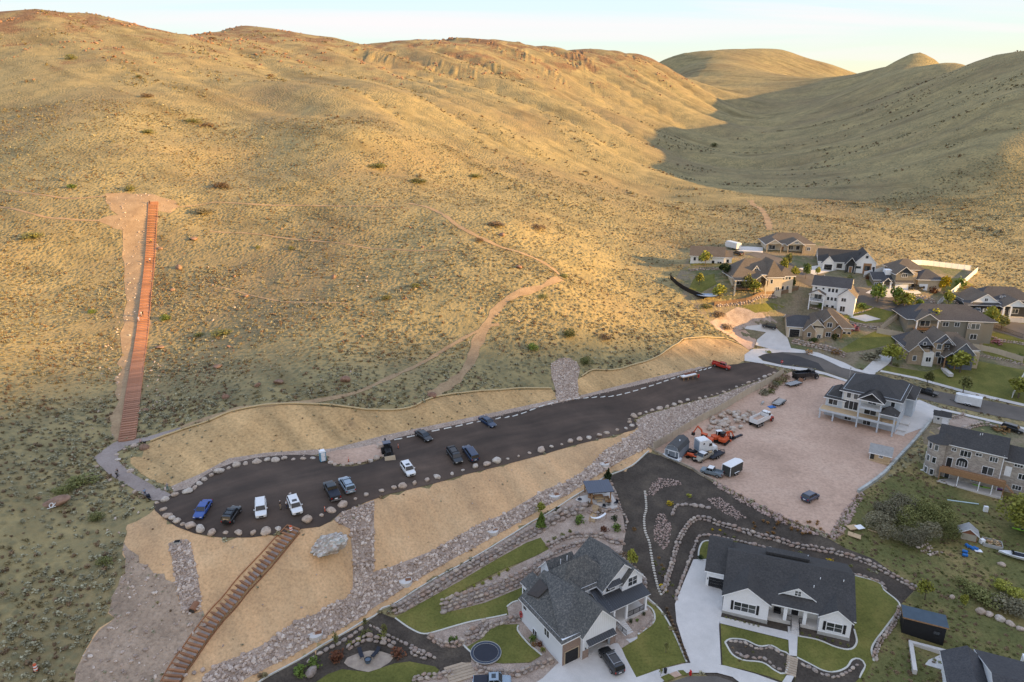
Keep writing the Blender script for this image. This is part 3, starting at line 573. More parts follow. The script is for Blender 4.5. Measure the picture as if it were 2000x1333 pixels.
# ------------------------------------------------------------------ rocks
def rock_mesh(name, seed, sub, m, flat=0.62, rough=0.24):
    rs = np.random.RandomState(seed); bm = bmesh.new(); bmesh.ops.create_icosphere(bm, subdivisions=sub, radius=0.5)
    ax = rs.normal(size=(7, 3)); ax /= np.linalg.norm(ax, axis=1)[:, None]; cut = 0.30 + 0.14 * rs.rand(7)
    st = np.array([1.0, 0.72 + 0.2 * rs.rand(), flat + 0.15 * rs.rand()])
    for v in bm.verts:
        p = np.array(v.co)
        for a_, c_ in zip(ax, cut):                       # knock flats onto the stone
            d = p @ a_
            if d > c_: p = p - a_ * (d - c_) * 0.85
        p = p * (1 + rough * 0.35 * rs.randn() * (0.5 if sub > 1 else 0.8)) * st
        v.co = p
    bmesh.ops.recalc_face_normals(bm, faces=bm.faces)
    me = bpy.data.meshes.new(name); bm.to_mesh(me); bm.free(); me.materials.append(m)
    if sub > 1: me.shade_smooth()
    return me
def stone_mat(name, a, b, c, rand=0.22):
    m, n, l, bs = new_mat(name); v = coords(n, l); oi = n.new('ShaderNodeObjectInfo')
    base = ramp(n, l, oi.outputs['Random'], [(0.0, a), (0.5, b), (1.0, c)])
    f = noise_out(n, l, v, 3.5, 6, 0.65)
    c_ = mixc(n, l, 1.0, base, ramp(n, l, f, [(0.3, (0.55, 0.52, 0.50)), (0.6, (1.05, 1.05, 1.05)), (0.8, (1.25, 1.25, 1.25))]), 'MULTIPLY')
    l.new(c_, bs.inputs['Base Color']); bs.inputs['Roughness'].default_value = 0.9; bs.inputs['Specular IOR Level'].default_value = 0.2
    bump(n, l, bs, noise_out(n, l, v, 9, 4), 0.5, 0.06); return m
M_PALE = stone_mat('pale_boulder_stone', (0.52, 0.43, 0.36), (0.46, 0.36, 0.28), (0.58, 0.53, 0.47))
M_WALLR = stone_mat('quartzite_wall_stone', (0.40, 0.29, 0.23), (0.34, 0.29, 0.26), (0.50, 0.42, 0.35))
M_RIP = stone_mat('riprap_stone', (0.36, 0.285, 0.24), (0.53, 0.42, 0.345), (0.70, 0.61, 0.53))
M_RUST = stone_mat('rust_red_stone', (0.27, 0.155, 0.108), (0.30, 0.19, 0.135), (0.25, 0.165, 0.12))
M_PINKR = stone_mat('pink_rubble', (0.40, 0.28, 0.24), (0.50, 0.39, 0.34), (0.36, 0.27, 0.24))
BOULD = [rock_mesh('boulder', 100 + k, 2, M_PALE, 0.66) for k in range(7)]
WROCK = [rock_mesh('wall_rock', 200 + k, 2, M_WALLR, 0.72, 0.16) for k in range(8)]
rnd = random.Random(11)
def place_rock(name, me, x, y, sx, sz, lift=0.0, sink=0.18, parent=None, sy=None, rz=None):
    o = bpy.data.objects.new(name, me); link(o)
    z = gz(x, y) + lift + sz * (0.36 - sink)
    loc = Vector((x, y, z))
    if parent is not None: o.parent = parent; loc = loc - parent.location
    o.location = loc; o.scale = (sx, sy or sx, sz)
    o.rotation_euler = (rnd.uniform(-0.25, 0.25), rnd.uniform(-0.25, 0.25), rnd.uniform(0, 6.28) if rz is None else rz)
    return o
NEAR_B = [(1343,781),(1329,785),(1317,790),(1303,794),(1288,797),(1273,801),(1262,804),(1250,808),(1238,813),(1229,818),(1230,825),(1234,831),(1222,836),(1205,839),(1185,845),(1171,850),(1150,854),(1132,858),(1114,862),(1097,867),(1077,872),(1057,879),(1034,884),(1013,890),(992,895),(970,900),(951,906),(929,911),(904,917),(883,924),(854,931),(834,937),(809,944),(787,948),(770,952),(745,957),(715,965),(694,973),(669,986),(647,996),(628,1006),(600,1016),
          (1366,778),(1378,774),(1390,771),(1401,768),(1413,764),(1424,760),(1438,755),(1450,751),(1461,747),(1472,743),(1482,739),(1493,735),(1503,731),(1512,728)]
NEAR_L = [(543,1031),(520,1038),(494,1040),(466,1040),(441,1040),(414,1040),(392,1034),(373,1027),(357,1023),(346,1017),(336,1012),(328,1006),(320,994),(307,982)]
FAR_B = [(323,976),(342,966),(367,960),(380,953),(390,944),(400,936),(413,928),(429,921),(447,914),(463,908),(480,905),(502,901),(522,898),(538,898),(555,895),(573,896),(592,895),(611,894)]
ISLE_B = [(646,903),(655,907),(670,908),(686,906),(702,904),(722,900),(736,895),(750,890),(750,883),(748,878),(744,873),(741,868)]
PATH_B = [(190,911),(216,937),(241,948),(263,960),(228,887),(244,877),(231,897),(244,908),(255,919),(287,937),(325,954),(263,871)]
def nth(k): return f"{k}{'th' if 10 < k % 100 < 14 else {1: 'st', 2: 'nd', 3: 'rd'}.get(k % 10, 'th')}"
NEAR_B.sort(reverse=True)
for lst, lb, grp, s0 in ((NEAR_B, '{} boulder from the cul-de-sac end in the row along the near lot edge', 'boulders along the near side of the lot', 1.35),
                         (NEAR_L, '{} boulder left of the lower stairs in the row around the lot end', 'boulders around the near end of the lot', 1.5),
                         (FAR_B, '{} boulder from the footpath in the row curving to the portable toilet', 'boulders on the far curve of the lot', 1.4),
                         (ISLE_B, '{} boulder from the portable toilet in the row edging the dirt island', 'boulders around the dirt island', 1.2),
                         (PATH_B, 'pale boulder beside the gravel footpath to the long stairs', 'boulders along the footpath', 1.1)):
    for k, (px, py) in enumerate(lst):
        g = G(px, py + 2); s = s0 * rnd.choice((0.62, 0.8, 0.95, 1.1, 1.3)) * rnd.uniform(0.9, 1.1) * (0.8 if px > 1345 else 1)
        o = place_rock('boulder', rnd.choice(BOULD), g.x, g.y, s * rnd.uniform(1.0, 1.35), s * rnd.uniform(0.8, 1.15), sink=rnd.uniform(0.15, 0.32))
        tag(o, lb.format(nth(k + 1)), 'boulder', grp)
# named boulders that stand alone
HB = rock_mesh('boulder_red', 333, 3, M_RUST, 0.6, 0.14); HB2 = rock_mesh('boulder_red', 337, 3, M_RUST, 0.75, 0.14)
for px, py, s, sz, lb in ((675,745,2.6,2.6,'rust red rounded boulder standing alone above the cut bank'), (545,749,2.6,1.8,'grey brown boulder half hidden in sage above the wattle'),
                      (425,718,2.8,1.4,'flat pinkish red boulder low in the sage'), (843,775,2.4,1.7,'red boulder at the foot of the double track trail'),
                      (441,778,1.7,1.6,'small red boulder beside the wattle path'), (313,680,2.6,1.3,'dark purple red flat boulder right of the long stairs'),
                      (349,525,2.4,2.4,'leaning pink boulder high on the right of the long stairs'), (285,803,1.5,1.1,'small grey boulder close beside the lower long stairs'),
                      (282,877,2.0,1.8,'red brown boulder at the bend of the footpath'), (337,568,1.8,1.4,'small rusty boulder right of the stairs below the leaning one'),
                      (1014,524,2.2,1.8,'pale lone boulder beside the sunlit trail'), (379,468,3.2,1.6,'orange red outcrop boulder near the top of the stairs'),
                      (313,487,2.0,1.4,'rounded red boulder touching the upper stairs'), (480,580,2.2,1.2,'broad red boulder on the faint trail'), (980,461,2.4,2.0,'dark rusty boulder above the shoulder trail')):
    g = G(px, py); o = place_rock('boulder', rnd.choice((HB, HB2)), g.x, g.y, s, sz, rz=rnd.uniform(-.5, .5)); tag(o, lb, 'boulder')
def painted_rock_mat():
    m, n, l, b = new_mat('spray_painted_stone'); v = coords(n, l)
    vo = n.new('ShaderNodeTexVoronoi'); vo.inputs['Scale'].default_value = 15.0; l.new(v, vo.inputs['Vector'])
    no = noise_out(n, l, v, 5, 5, 0.7)
    paint = ramp(n, l, vo.outputs['Color'], [(0.15, (0.62, 0.58, 0.53)), (0.40, (0.33, 0.29, 0.25)), (0.5, (0.70, 0.66, 0.61)), (0.60, (0.30, 0.24, 0.19)), (0.73, (0.36, 0.42, 0.39)), (0.77, (0.38, 0.27, 0.21)), (0.86, (0.56, 0.54, 0.52))])
    c = mixc(n, l, ramp(n, l, no, [(0.38, (0, 0, 0)), (0.52, (1, 1, 1))]), (0.30, 0.25, 0.21), paint)
    l.new(c, b.inputs['Base Color']); b.inputs['Roughness'].default_value = 0.8; bump(n, l, b, no, 0.6, 0.1); return m
g = G(645, 1075); me_ = rock_mesh('painted_boulder', 421, 4, painted_rock_mat(), 0.62, 0.05)
for v in me_.vertices:
    c_ = v.co; q = abs(float(pnoise(np.array(c_.x * 5 + 3), np.array(c_.y * 5 + c_.z * 4)))) + 0.5 * abs(float(pnoise(np.array(c_.x * 11), np.array(c_.y * 11 - c_.z * 9)))); v.co = c_ * (0.86 + 0.55 * q)
me_.shade_flat()
tag(place_rock('painted_boulder', me_, g.x, g.y, 6.6, 4.6, sy=5.6, rz=0.4, sink=0.1), 'huge boulder covered in white and teal graffiti below the lot', 'boulder')
g = G(108, 985); fr = place_rock('flat_boulder', rock_mesh('flat_boulder', 433, 3, M_RUST, 0.6, 0.10), g.x, g.y, 5.6, 2.2, sy=3.4, rz=0.2)
tag(fr, 'long flat red boulder with white painted marks in the sage', 'boulder')
M_WPAINT = mat('white_spray_paint', (0.75, 0.75, 0.73), (0.6, 0.6, 0.58), 6)
# a looped and barred mark like the one sprayed on the stone, lying on its upper face
sgn = []
for t in range(13): a_ = t / 12 * 2 * math.pi; sgn.append((0.5 * math.cos(a_) * 0.7, 0.9 * 0.5 * math.sin(a_)))
mk = MB()
for (x0, y0), (x1, y1) in zip(sgn, sgn[1:]): mk.bar((x0, y0, 0), (x1, y1, 0), 0.14, 0.05)
mk.bar((-0.75, -0.55, 0), (0.8, -0.5, 0), 0.13, 0.05); mk.bar((0.35, -0.3, 0), (0.75, 0.25, 0), 0.13, 0.05)
pm = mk.build('painted_mark', M_WPAINT); pm.parent = fr
pm.matrix_parent_inverse = Matrix(); pm.scale = (1 / 5.6, 1 / 3.4, 1 / 2.2); pm.rotation_euler = (0.75, 0, 0)
pm.location = (0.0, -0.36, 0.20)

# ------------------------------------------------------------------ scatter with geometry nodes (only for what nobody could count)
def scatter(name, P3, scale, rot, srcs, label):
    me = bpy.data.meshes.new(name); n_ = len(P3); me.vertices.add(n_); me.vertices.foreach_set('co', np.asarray(P3, float).ravel())
    a = me.attributes.new('sc', 'FLOAT_VECTOR', 'POINT'); a.data.foreach_set('vector', np.asarray(scale, float).ravel())
    a = me.attributes.new('ro', 'FLOAT_VECTOR', 'POINT'); a.data.foreach_set('vector', np.asarray(rot, float).ravel())
    a = me.attributes.new('pk', 'INT', 'POINT'); a.data.foreach_set('value', np.random.RandomState(n_).randint(0, len(srcs), n_))
    o = link(bpy.data.objects.new(name, me))
    ng = bpy.data.node_groups.new(name, 'GeometryNodeTree')
    ng.interface.new_socket('Geometry', in_out='INPUT', socket_type='NodeSocketGeometry'); ng.interface.new_socket('Geometry', in_out='OUTPUT', socket_type='NodeSocketGeometry')
    N, L = ng.nodes, ng.links; gi = N.new('NodeGroupInput'); go = N.new('NodeGroupOutput'); ip = N.new('GeometryNodeInstanceOnPoints')
    jg = N.new('GeometryNodeJoinGeometry')
    for s_ in srcs:
        oi = N.new('GeometryNodeObjectInfo'); oi.inputs['Object'].default_value = s_; oi.inputs['As Instance'].default_value = True; oi.transform_space = 'ORIGINAL'
        L.new(oi.outputs['Geometry'], jg.inputs[0])
    def attr(nm, tp):
        q = N.new('GeometryNodeInputNamedAttribute'); q.data_type = tp; q.inputs['Name'].default_value = nm; return q.outputs['Attribute']
    L.new(gi.outputs[0], ip.inputs['Points']); L.new(jg.outputs[0], ip.inputs['Instance']); ip.inputs['Pick Instance'].default_value = True
    L.new(attr('pk', 'INT'), ip.inputs['Instance Index']); L.new(attr('sc', 'FLOAT_VECTOR'), ip.inputs['Scale'])
    e2r = N.new('FunctionNodeEulerToRotation'); L.new(attr('ro', 'FLOAT_VECTOR'), e2r.inputs[0]); L.new(e2r.outputs[0], ip.inputs['Rotation'])
    L.new(ip.outputs[0], go.inputs[0])
    md = o.modifiers.new('scatter', 'NODES'); md.node_group = ng
    return tag(o, label, None, None, 'stuff')
rs = np.random.RandomState(21)
def pts_in(poly, density):
    xs = [p[0] for p in poly]; ys = [p[1] for p in poly]; A = (max(xs) - min(xs)) * (max(ys) - min(ys)); n_ = int(A * density)
    X = rs.uniform(min(xs), max(xs), n_); Y = rs.uniform(min(ys), max(ys), n_); k = inside(poly, X, Y); return X[k], Y[k]
# the first loose stones, picked out one by one beside the lower stairs, lend their shape to the heaps
SRC_RIP = []
for k, (px, py) in enumerate(((400,1222),(362,1320),(380,1316),(396,1310),(352,1270),(303,1160))):
    me_ = rock_mesh('loose_stone', 500 + k, 1, M_RIP, 0.7, 0.22); g = G(px, py)
    o = place_rock('loose_stone', me_, g.x, g.y, 0.9, 0.8)
    tag(o, ['single pale stone below the rock strip', 'pale stone at the foot of the lower stairs, nearest the frame edge', 'pale stone beside the lower stairs, second from the frame edge', 'pale stone beside the lower stairs, third from the frame edge', 'loose stone left of the lower stairs', 'pale stone on the rough dirt left of the rock strip'][k], 'stone'); SRC_RIP.append(o)
def riprap(name, polys, density, smin, smax, label, lift=0.0, srcs=None, pw=2.0):
    PX, PY = [], []
    for pz in polys:
        X, Y = pts_in(pz, density); PX.append(X); PY.append(Y)
    X = np.concatenate(PX); Y = np.concatenate(PY); n_ = len(X); s = smin + (smax - smin) * rs.rand(n_) ** pw
    Z = H(X, Y) + CZ + s * 0.18 + lift
    scatter(name, np.stack([X, Y, Z], 1), np.stack([s * 1.15, s, s * 0.85], 1), rs.rand(n_, 3) * [0.9, 0.9, 6.28], srcs or SRC_RIP, label)
wp = lambda z: world_poly(z, 20)
riprap('riprap', [wp(RIP_BAND)], 9, 0.32, 1.0, 'tumbled pale riprap lining the drainage channel')
riprap('riprap', [wp(RIP_RIGHT)], 10, 0.26, 0.75, 'grey riprap between the lot and the tan fence')
riprap('riprap', [wp(RIP_CHUTE)], 10, 0.30, 0.8, 'pale riprap chute coming down the hill')
riprap('riprap', [wp(RIP_STRIP)], 9, 0.35, 0.9, 'narrow strip of pale riprap below the lot')
riprap('gravel_stones', [ZONES['gravel_verge'][0]], 7, 0.14, 0.42, 'grey stones along the top of the lot')
SRC_PINK = []
for k, (px, py) in enumerate(((1630,1050),(1455,1012),(1262,968))):
    me_ = rock_mesh('loose_stone', 540 + k, 1, M_PINKR, 0.7, 0.22); g = G(px, py); o = place_rock('loose_stone', me_, g.x, g.y, 0.7, 0.6)
    tag(o, ['pinkish stone at the near corner of the dirt lot', 'pinkish stone at the lower tip of the right mulch heap', 'pinkish stone at the tip of the crescent heap'][k], 'stone'); SRC_PINK.append(o)
BORDER = [(1391,936),(1433,960),(1490,990),(1540,1015),(1590,1035),(1622,1044),(1640,1012),(1650,998),(1676,962),(1690,966),(1668,1002),(1656,1028),(1635,1056),(1566,1040),(1538,1027),(1493,1006),(1433,974),(1398,950)]
HEAPS = [[(1263,966),(1272,947),(1286,934),(1304,937),(1322,938),(1333,947),(1308,950),(1290,955),(1276,968)], [(1286,1004),(1301,1006),(1306,1017),(1313,1037),(1304,1067),(1295,1075),(1278,1057),(1276,1030)], [(1380,975),(1405,971),(1433,992),(1454,1010),(1440,1017),(1402,996)]]
riprap('border_stones', [wp(BORDER)], 5.5, 0.35, 1.05, 'pinkish rubble bank around the edge of the dirt lot', srcs=SRC_PINK)
for hp, lb in zip(HEAPS, ('crescent of pink rubble on the mulch slope', 'oval of pink rubble on the mulch slope', 'pointed patch of pink rubble above the white brick house')):
    riprap('rubble_patch', [wp(hp)], 11, 0.22, 0.55, lb, srcs=SRC_PINK)
# scattered stones on the bare strip by the stairs, the rough dirt, and flecks on the slope
riprap('scattered_stones', [ZONES['bare_slope'][0]], 0.22, 0.2, 0.8, 'pale stones scattered beside the long stairs', pw=3)
riprap('scattered_stones', [ZONES['rough_ground'][0]], 1.6, 0.12, 0.8, 'pale stones scattered over the rough dirt', pw=4)
riprap('scattered_stones', [wp([(190,735),(240,560),(215,860),(180,840)]), wp([(285,800),(295,690),(320,690),(330,830)]), wp([(215,1000),(300,985),(250,1040),(200,1060)])], 0.14, 0.3, 0.8, 'pale stones dotted through the sage near the stairs', pw=2)
riprap('hillside_stones', [wp([(310,690),(450,440),(900,430),(1250,600),(1050,700),(700,770),(400,790)])], 0.008, 0.3, 1.0, 'stones dotted over the sage slope', pw=3)
SRC_RED = [o for o in bpy.data.objects if o.name.startswith('boulder') and o.data in (HB, HB2)][:3]
riprap('red_stones', [wp([(310,690),(360,440),(900,400),(1000,500),(800,640),(500,760)])], 0.003, 0.4, 1.8, 'rust red stones dotted over the sage slope', srcs=SRC_RED, pw=2.5)
riprap('bank_pebbles', [ZONES['graded_bank'][0]], 0.06, 0.1, 0.45, 'pebbles lying on the graded bank', pw=3)
# crags under the crests
def crags():
    X = rs.uniform(-420, 330, 90000); Y = rs.uniform(380, 1050, 90000)
    Z = H(X, Y); d = fbm(X / 55, Y / 55, 3); e = fbm(X / 14 + 7, Y / 14, 2)
    k = (Z > 22) & (d > 0.12) & (e > 0.10) & (X < 260) & (rs.rand(len(X)) < np.clip((Z - 15) / 60, 0, 1) * 0.55)
    X, Y, Z = X[k], Y[k], Z[k]; s = 0.6 + 2.4 * rs.rand(len(X)) ** 2.5
    scatter('rock_outcrops', np.stack([X, Y, Z + CZ + s * 0.1], 1), np.stack([s * 1.3, s, s * 1.0], 1), rs.rand(len(X), 3) * [0.6, 0.6, 6.28], SRC_RED, 'rusty rock outcrops under the ridge crests')
crags()

# ------------------------------------------------------------------ rock retaining walls
def rock_wall(label, pix, rows, size, group='boulder retaining walls', name='boulder_wall', jit=0.12, cap=300):
    pl = pixline(pix, 0.25); nn = normals(pl)
    c = pl[len(pl) // 2]; root = empty(name, (c.x, c.y, gz(c.x, c.y)), 0, label, 'retaining wall', group)
    cnt = 0
    for r in range(rows):
        d = -rnd.uniform(0, size); acc = 0.0; nxt = rnd.uniform(0, size)
        for i in range(1, len(pl)):
            acc += (pl[i] - pl[i - 1]).length
            if acc < nxt or cnt >= cap: continue
            s = size * rnd.uniform(0.72, 1.28); nxt = acc + s * 0.92
            p, q = pl[i], nn[i]
            up = 1 if gz(p.x + q.x, p.y + q.y) >= gz(p.x - q.x, p.y - q.y) else -1
            off = r * size * 0.42 + rnd.uniform(-jit, jit)
            x, y = p.x + q.x * off * up, p.y + q.y * off * up
            ang = math.atan2(q.y, q.x) + math.pi / 2
            base = gz(p.x, p.y) - gz(x, y)
            place_rock('rock', rnd.choice(WROCK), x, y, s * 1.15, s * 0.92, lift=base + r * size * 0.55, parent=root, sy=s * 0.95, rz=ang + rnd.uniform(-0.4, 0.4)); cnt += 1
    return root
rock_wall('long boulder wall under the edging above the terraced lawn', [(770,1202),(800,1187),(860,1152),(930,1110),(1000,1070),(1050,1042),(1075,1028)], 3, 0.95)
rock_wall('boulder wall rising to the gravel terrace left of the timber garden steps', [(1062,1032),(1085,1022),(1108,1010),(1128,1004),(1142,1004)], 3, 1.15)
rock_wall('tall boulder wall between the two lawn strips', [(864,1198),(905,1184),(950,1170),(1000,1150),(1036,1134),(1062,1116),(1090,1102)], 4, 0.95)
rock_wall('curved boulder tier nearest the pergola terrace', [(1070,1072),(1105,1055),(1135,1049),(1170,1050),(1190,1059),(1220,1064)], 2, 0.85)
rock_wall('boulder tier hugging the back of the board sided house', [(1060,1100),(1085,1082),(1120,1069),(1160,1064),(1195,1079),(1215,1096),(1240,1118),(1262,1150)], 2, 0.8)
rock_wall('boulder edge on the mulch side of the pergola terrace', [(1190,938),(1200,960),(1208,980),(1213,998),(1225,1018),(1219,1040)], 1, 0.8)
rock_wall('boulder wall stepping round the pergola terrace foot', [(1146,1000),(1165,1008),(1185,1003),(1210,998)], 2, 0.8)
rock_wall('winding boulder wall between dark path and trampoline lawn', [(836,1247),(861,1261),(886,1264),(904,1259),(926,1253),(944,1241),(957,1226),(980,1219),(1018,1211)], 2, 0.85)
rock_wall('high boulder bank over the bend of the winding wall', [(908,1238),(925,1238),(940,1228),(950,1218)], 2, 1.0)
rock_wall('boulder wall below the trampoline lawn down to the driveway', [(922,1303),(937,1311),(962,1318),(991,1320),(1016,1319),(1041,1308),(1062,1302),(1082,1294)], 2, 0.85)
rock_wall('row of rocks edging the dark path in the corner garden', [(715,1222),(735,1229),(774,1249),(812,1267),(848,1286)], 1, 0.7)
rock_wall('half ring of boulders behind the flagstone fire pit', [(676,1276),(692,1264),(715,1252),(738,1255),(760,1262),(772,1270)], 2, 0.95)
rock_wall('short rock row right of the flagstone fire pit', [(798,1272),(815,1282),(838,1288)], 2, 0.7)
rock_wall('row of rocks below the edging in the corner garden', [(712,1225),(697,1236),(670,1254),(634,1273),(598,1296)], 1, 0.9)
rock_wall('row of big boulders at the left corner of the photo foot', [(628,1302),(608,1316),(587,1330)], 1, 1.7)
rock_wall('rock row behind the parked pickup at the frame foot', [(800,1333),(832,1326),(868,1323),(886,1318)], 2, 0.8)
rock_wall('upper boulder wall sweeping round the white brick house', [(1296,1160),(1304,1139),(1314,1104),(1324,1068),(1335,1044),(1352,1022),(1372,1016),(1405,1027),(1440,1037),(1475,1048),(1517,1058),(1552,1069),(1600,1077),(1650,1088),(1690,1101),(1740,1126),(1787,1154)], 2, 0.85)
rock_wall('lower boulder wall close behind the white brick house', [(1318,1174),(1331,1136),(1346,1097),(1356,1066),(1367,1049),(1388,1047),(1420,1053),(1470,1064),(1520,1077),(1580,1094),(1636,1111),(1685,1127),(1718,1138),(1730,1152)], 1, 0.9)
rock_wall('short top row of boulders under the yellow shrub', [(1310,1010),(1316,996),(1324,988),(1340,987),(1365,990),(1385,994)], 1, 1.05)
rock_wall('rock wall along the right edge of the wrapping lawn', [(1757,1188),(1754,1206),(1737,1235),(1716,1264),(1709,1290)], 2, 0.7)
rock_wall('rock ring in the kidney shaped front bed', [(1424,1254),(1450,1256),(1480,1268),(1508,1268),(1534,1284)], 1, 0.75)
rock_wall('lower rock row in the kidney shaped front bed', [(1436,1276),(1455,1284),(1490,1288),(1514,1304),(1528,1310)], 1, 0.75)
rock_wall('rock row in the right hand front bed', [(1562,1296),(1585,1308),(1612,1320),(1640,1322),(1662,1310),(1675,1298)], 1, 0.8)
rock_wall('rock edging of the porch bed on the board sided house', [(1246,1236),(1262,1226),(1274,1214),(1275,1202)], 1, 0.7)
rock_wall('pale boulder wall under the brown fence up the valley', [(1400,600),(1430,597),(1470,590),(1515,582)], 3, 0.85)
rock_wall('pale boulder bank in front of the tan stucco house', [(1545,670),(1570,676),(1600,682),(1630,690),(1650,700)], 3, 1.0)
rock_wall('rock wall at the foot of the three storey white house', [(1575,600),(1600,606),(1640,616),(1680,611),(1705,602)], 1, 0.8)
rock_wall('rock bank between tan house and the sport court', [(1635,620),(1660,632),(1690,640),(1720,645)], 2, 0.9)
rock_wall('rock wall by the rail fence at the right edge', [(1935,662),(1955,668),(1985,672),(2005,676)], 2, 0.9)
rock_wall('rock wall behind the slate blue house lawn', [(1905,694),(1930,700),(1965,706),(2000,715)], 2, 0.7)
rock_wall('boulder wall along the gravel drive of the stone house', [(1882,842),(1900,836),(1925,832),(1950,840)], 2, 1.1)
rock_wall('boulder bank by the little white shed', [(1855,820),(1870,818),(1885,812)], 2, 0.9)
rock_wall('rock terrace below the small cottage', [(1345,530),(1375,528),(1405,527)], 2, 0.8)
rock_wall('rock bank beside the upper street trees', [(1775,590),(1800,585),(1825,595)], 3, 0.9)
rock_wall('rock bank by the far right driveway', [(1860,590),(1875,598),(1895,594)], 2, 0.9)
# stepping stones
M_STEP = mat('pale_paver', (0.52, 0.47, 0.40), (0.42, 0.38, 0.32), 4, rand=0.15)
pl = pixline([(1259,957),(1261,974),(1262,995),(1258,1013),(1260,1038),(1268,1060),(1271,1078),(1275,1103),(1280,1128),(1286,1150),(1292,1164)], 0.1)
sm = MB(); sm.prism([(0.3 * math.cos(t * 1.047), 0.26 * math.sin(t * 1.047)) for t in range(6)], -0.04, 0.07); st0 = None; acc = 0
for i in range(1, len(pl)):
    acc += (pl[i] - pl[i - 1]).length
    if acc < 0.62: continue
    acc = 0
    if st0 is None: st = st0 = sm.build('stepping_stone', M_STEP)
    else: st = st0.copy(); link(st)
    st.location = (pl[i].x, pl[i].y, gz(pl[i].x, pl[i].y) + 0.07); st.rotation_euler = (0, 0, rnd.uniform(0, 3))
    ns = globals().get('ns', 0) + 1; tag(st, f'{nth(ns)} stepping stone from the top of the line across the dark mulch', 'stepping stone', 'stepping stones across the mulch')
# boulders piled in the dirt lot
PW = wp([(1385,822),(1396,816),(1420,806),(1445,802),(1470,806),(1480,815),(1455,835),(1448,842),(1425,846),(1400,848),(1384,840)])
X, Y = pts_in(PW, 0.62)
c0 = np.array([np.mean([p[0] for p in PW]), np.mean([p[1] for p in PW])])
for x, y in list(zip(X, Y))[:90]:
    s = rnd.uniform(0.8, 1.9); hgt = max(0, 1.5 - 0.25 * math.hypot(x - c0[0], y - c0[1]))
    tag(place_rock('boulder', rnd.choice(BOULD), x, y, s, s * 0.9, lift=hgt * 0.5), 'boulder heaped in the pile beside the white dump truck', 'boulder', 'boulder pile in the dirt lot')
# ------------------------------------------------------------------ houses
def shingle(name, a, b, c):
    m, n, l, bs = new_mat(name); v = coords(n, l)
    f = noise_out(n, l, v, 3.2, 3, 0.8); g_ = noise_out(n, l, v, 0.25, 4, 0.6)
    col = ramp(n, l, f, [(0.30, a), (0.5, b), (0.72, c)])
    col = mixc(n, l, 0.35, col, ramp(n, l, g_, [(0.3, (0.7, 0.7, 0.7)), (0.7, (1.25, 1.25, 1.25))]), 'MULTIPLY')
    l.new(col, bs.inputs['Base Color']); bs.inputs['Roughness'].default_value = 0.9; bs.inputs['Specular IOR Level'].default_value = 0.2
    br = n.new('ShaderNodeTexBrick'); br.inputs['Scale'].default_value = 1.0; br.inputs['Brick Width'].default_value = 0.33; br.inputs['Row Height'].default_value = 0.16
    br.inputs['Mortar Size'].default_value = 0.015; l.new(v, br.inputs['Vector']); bump(n, l, bs, br.outputs['Fac'], -0.4, 0.03); return m
R_GREY = shingle('grey_speckled_shingle', (0.050, 0.054, 0.056), (0.098, 0.098, 0.094), (0.215, 0.200, 0.180))
R_BLACK = shingle('charcoal_shingle', (0.042, 0.041, 0.042), (0.060, 0.058, 0.057), (0.086, 0.081, 0.078))
R_BROWN = shingle('weathered_brown_shingle', (0.090, 0.074, 0.060), (0.135, 0.112, 0.090), (0.185, 0.155, 0.125))
R_DKBLUE = shingle('dark_slate_shingle', (0.045, 0.046, 0.052), (0.070, 0.070, 0.075), (0.100, 0.096, 0.096))
def stripe_mat(name, c, period, axis=0, dark=0.72, rough=0.6, metal=0.0):
    """vertical boards or standing seams: narrow relief lines at a fixed spacing"""
    m, n, l, b = new_mat(name); v = coords(n, l); sp = n.new('ShaderNodeSeparateXYZ'); l.new(v, sp.inputs[0])
    def saw(o):
        q = n.new('ShaderNodeMath'); q.operation = 'PINGPONG'; q.inputs[1].default_value = period / 2; l.new(o, q.inputs[0])
        w = n.new('ShaderNodeMath'); w.operation = 'LESS_THAN'; w.inputs[1].default_value = 0.035; l.new(q.outputs[0], w.inputs[0]); return w.outputs[0]
    s = saw(sp.outputs[axis]) if axis < 2 else None
    if axis == 3:
        a1, a2 = saw(sp.outputs[0]), saw(sp.outputs[1]); mx = n.new('ShaderNodeMath'); mx.operation = 'MAXIMUM'; l.new(a1, mx.inputs[0]); l.new(a2, mx.inputs[1]); s = mx.outputs[0]
    base = ramp(n, l, noise_out(n, l, v, 0.8, 5), [(0.3, tuple(x * 0.92 for x in c)), (0.7, c)])
    l.new(mixc(n, l, s, base, tuple(x * dark for x in c)), b.inputs['Base Color']); b.inputs['Roughness'].default_value = rough; b.inputs['Metallic'].default_value = metal
    bump(n, l, b, s, 0.6, 0.04); return m
W_BOARD = stripe_mat('white_board_and_batten', (0.80, 0.825, 0.86), 0.42, 3, 0.84)
R_METAL = stripe_mat('black_standing_seam', (0.030, 0.031, 0.035), 0.42, 0, 2.2, 0.45)
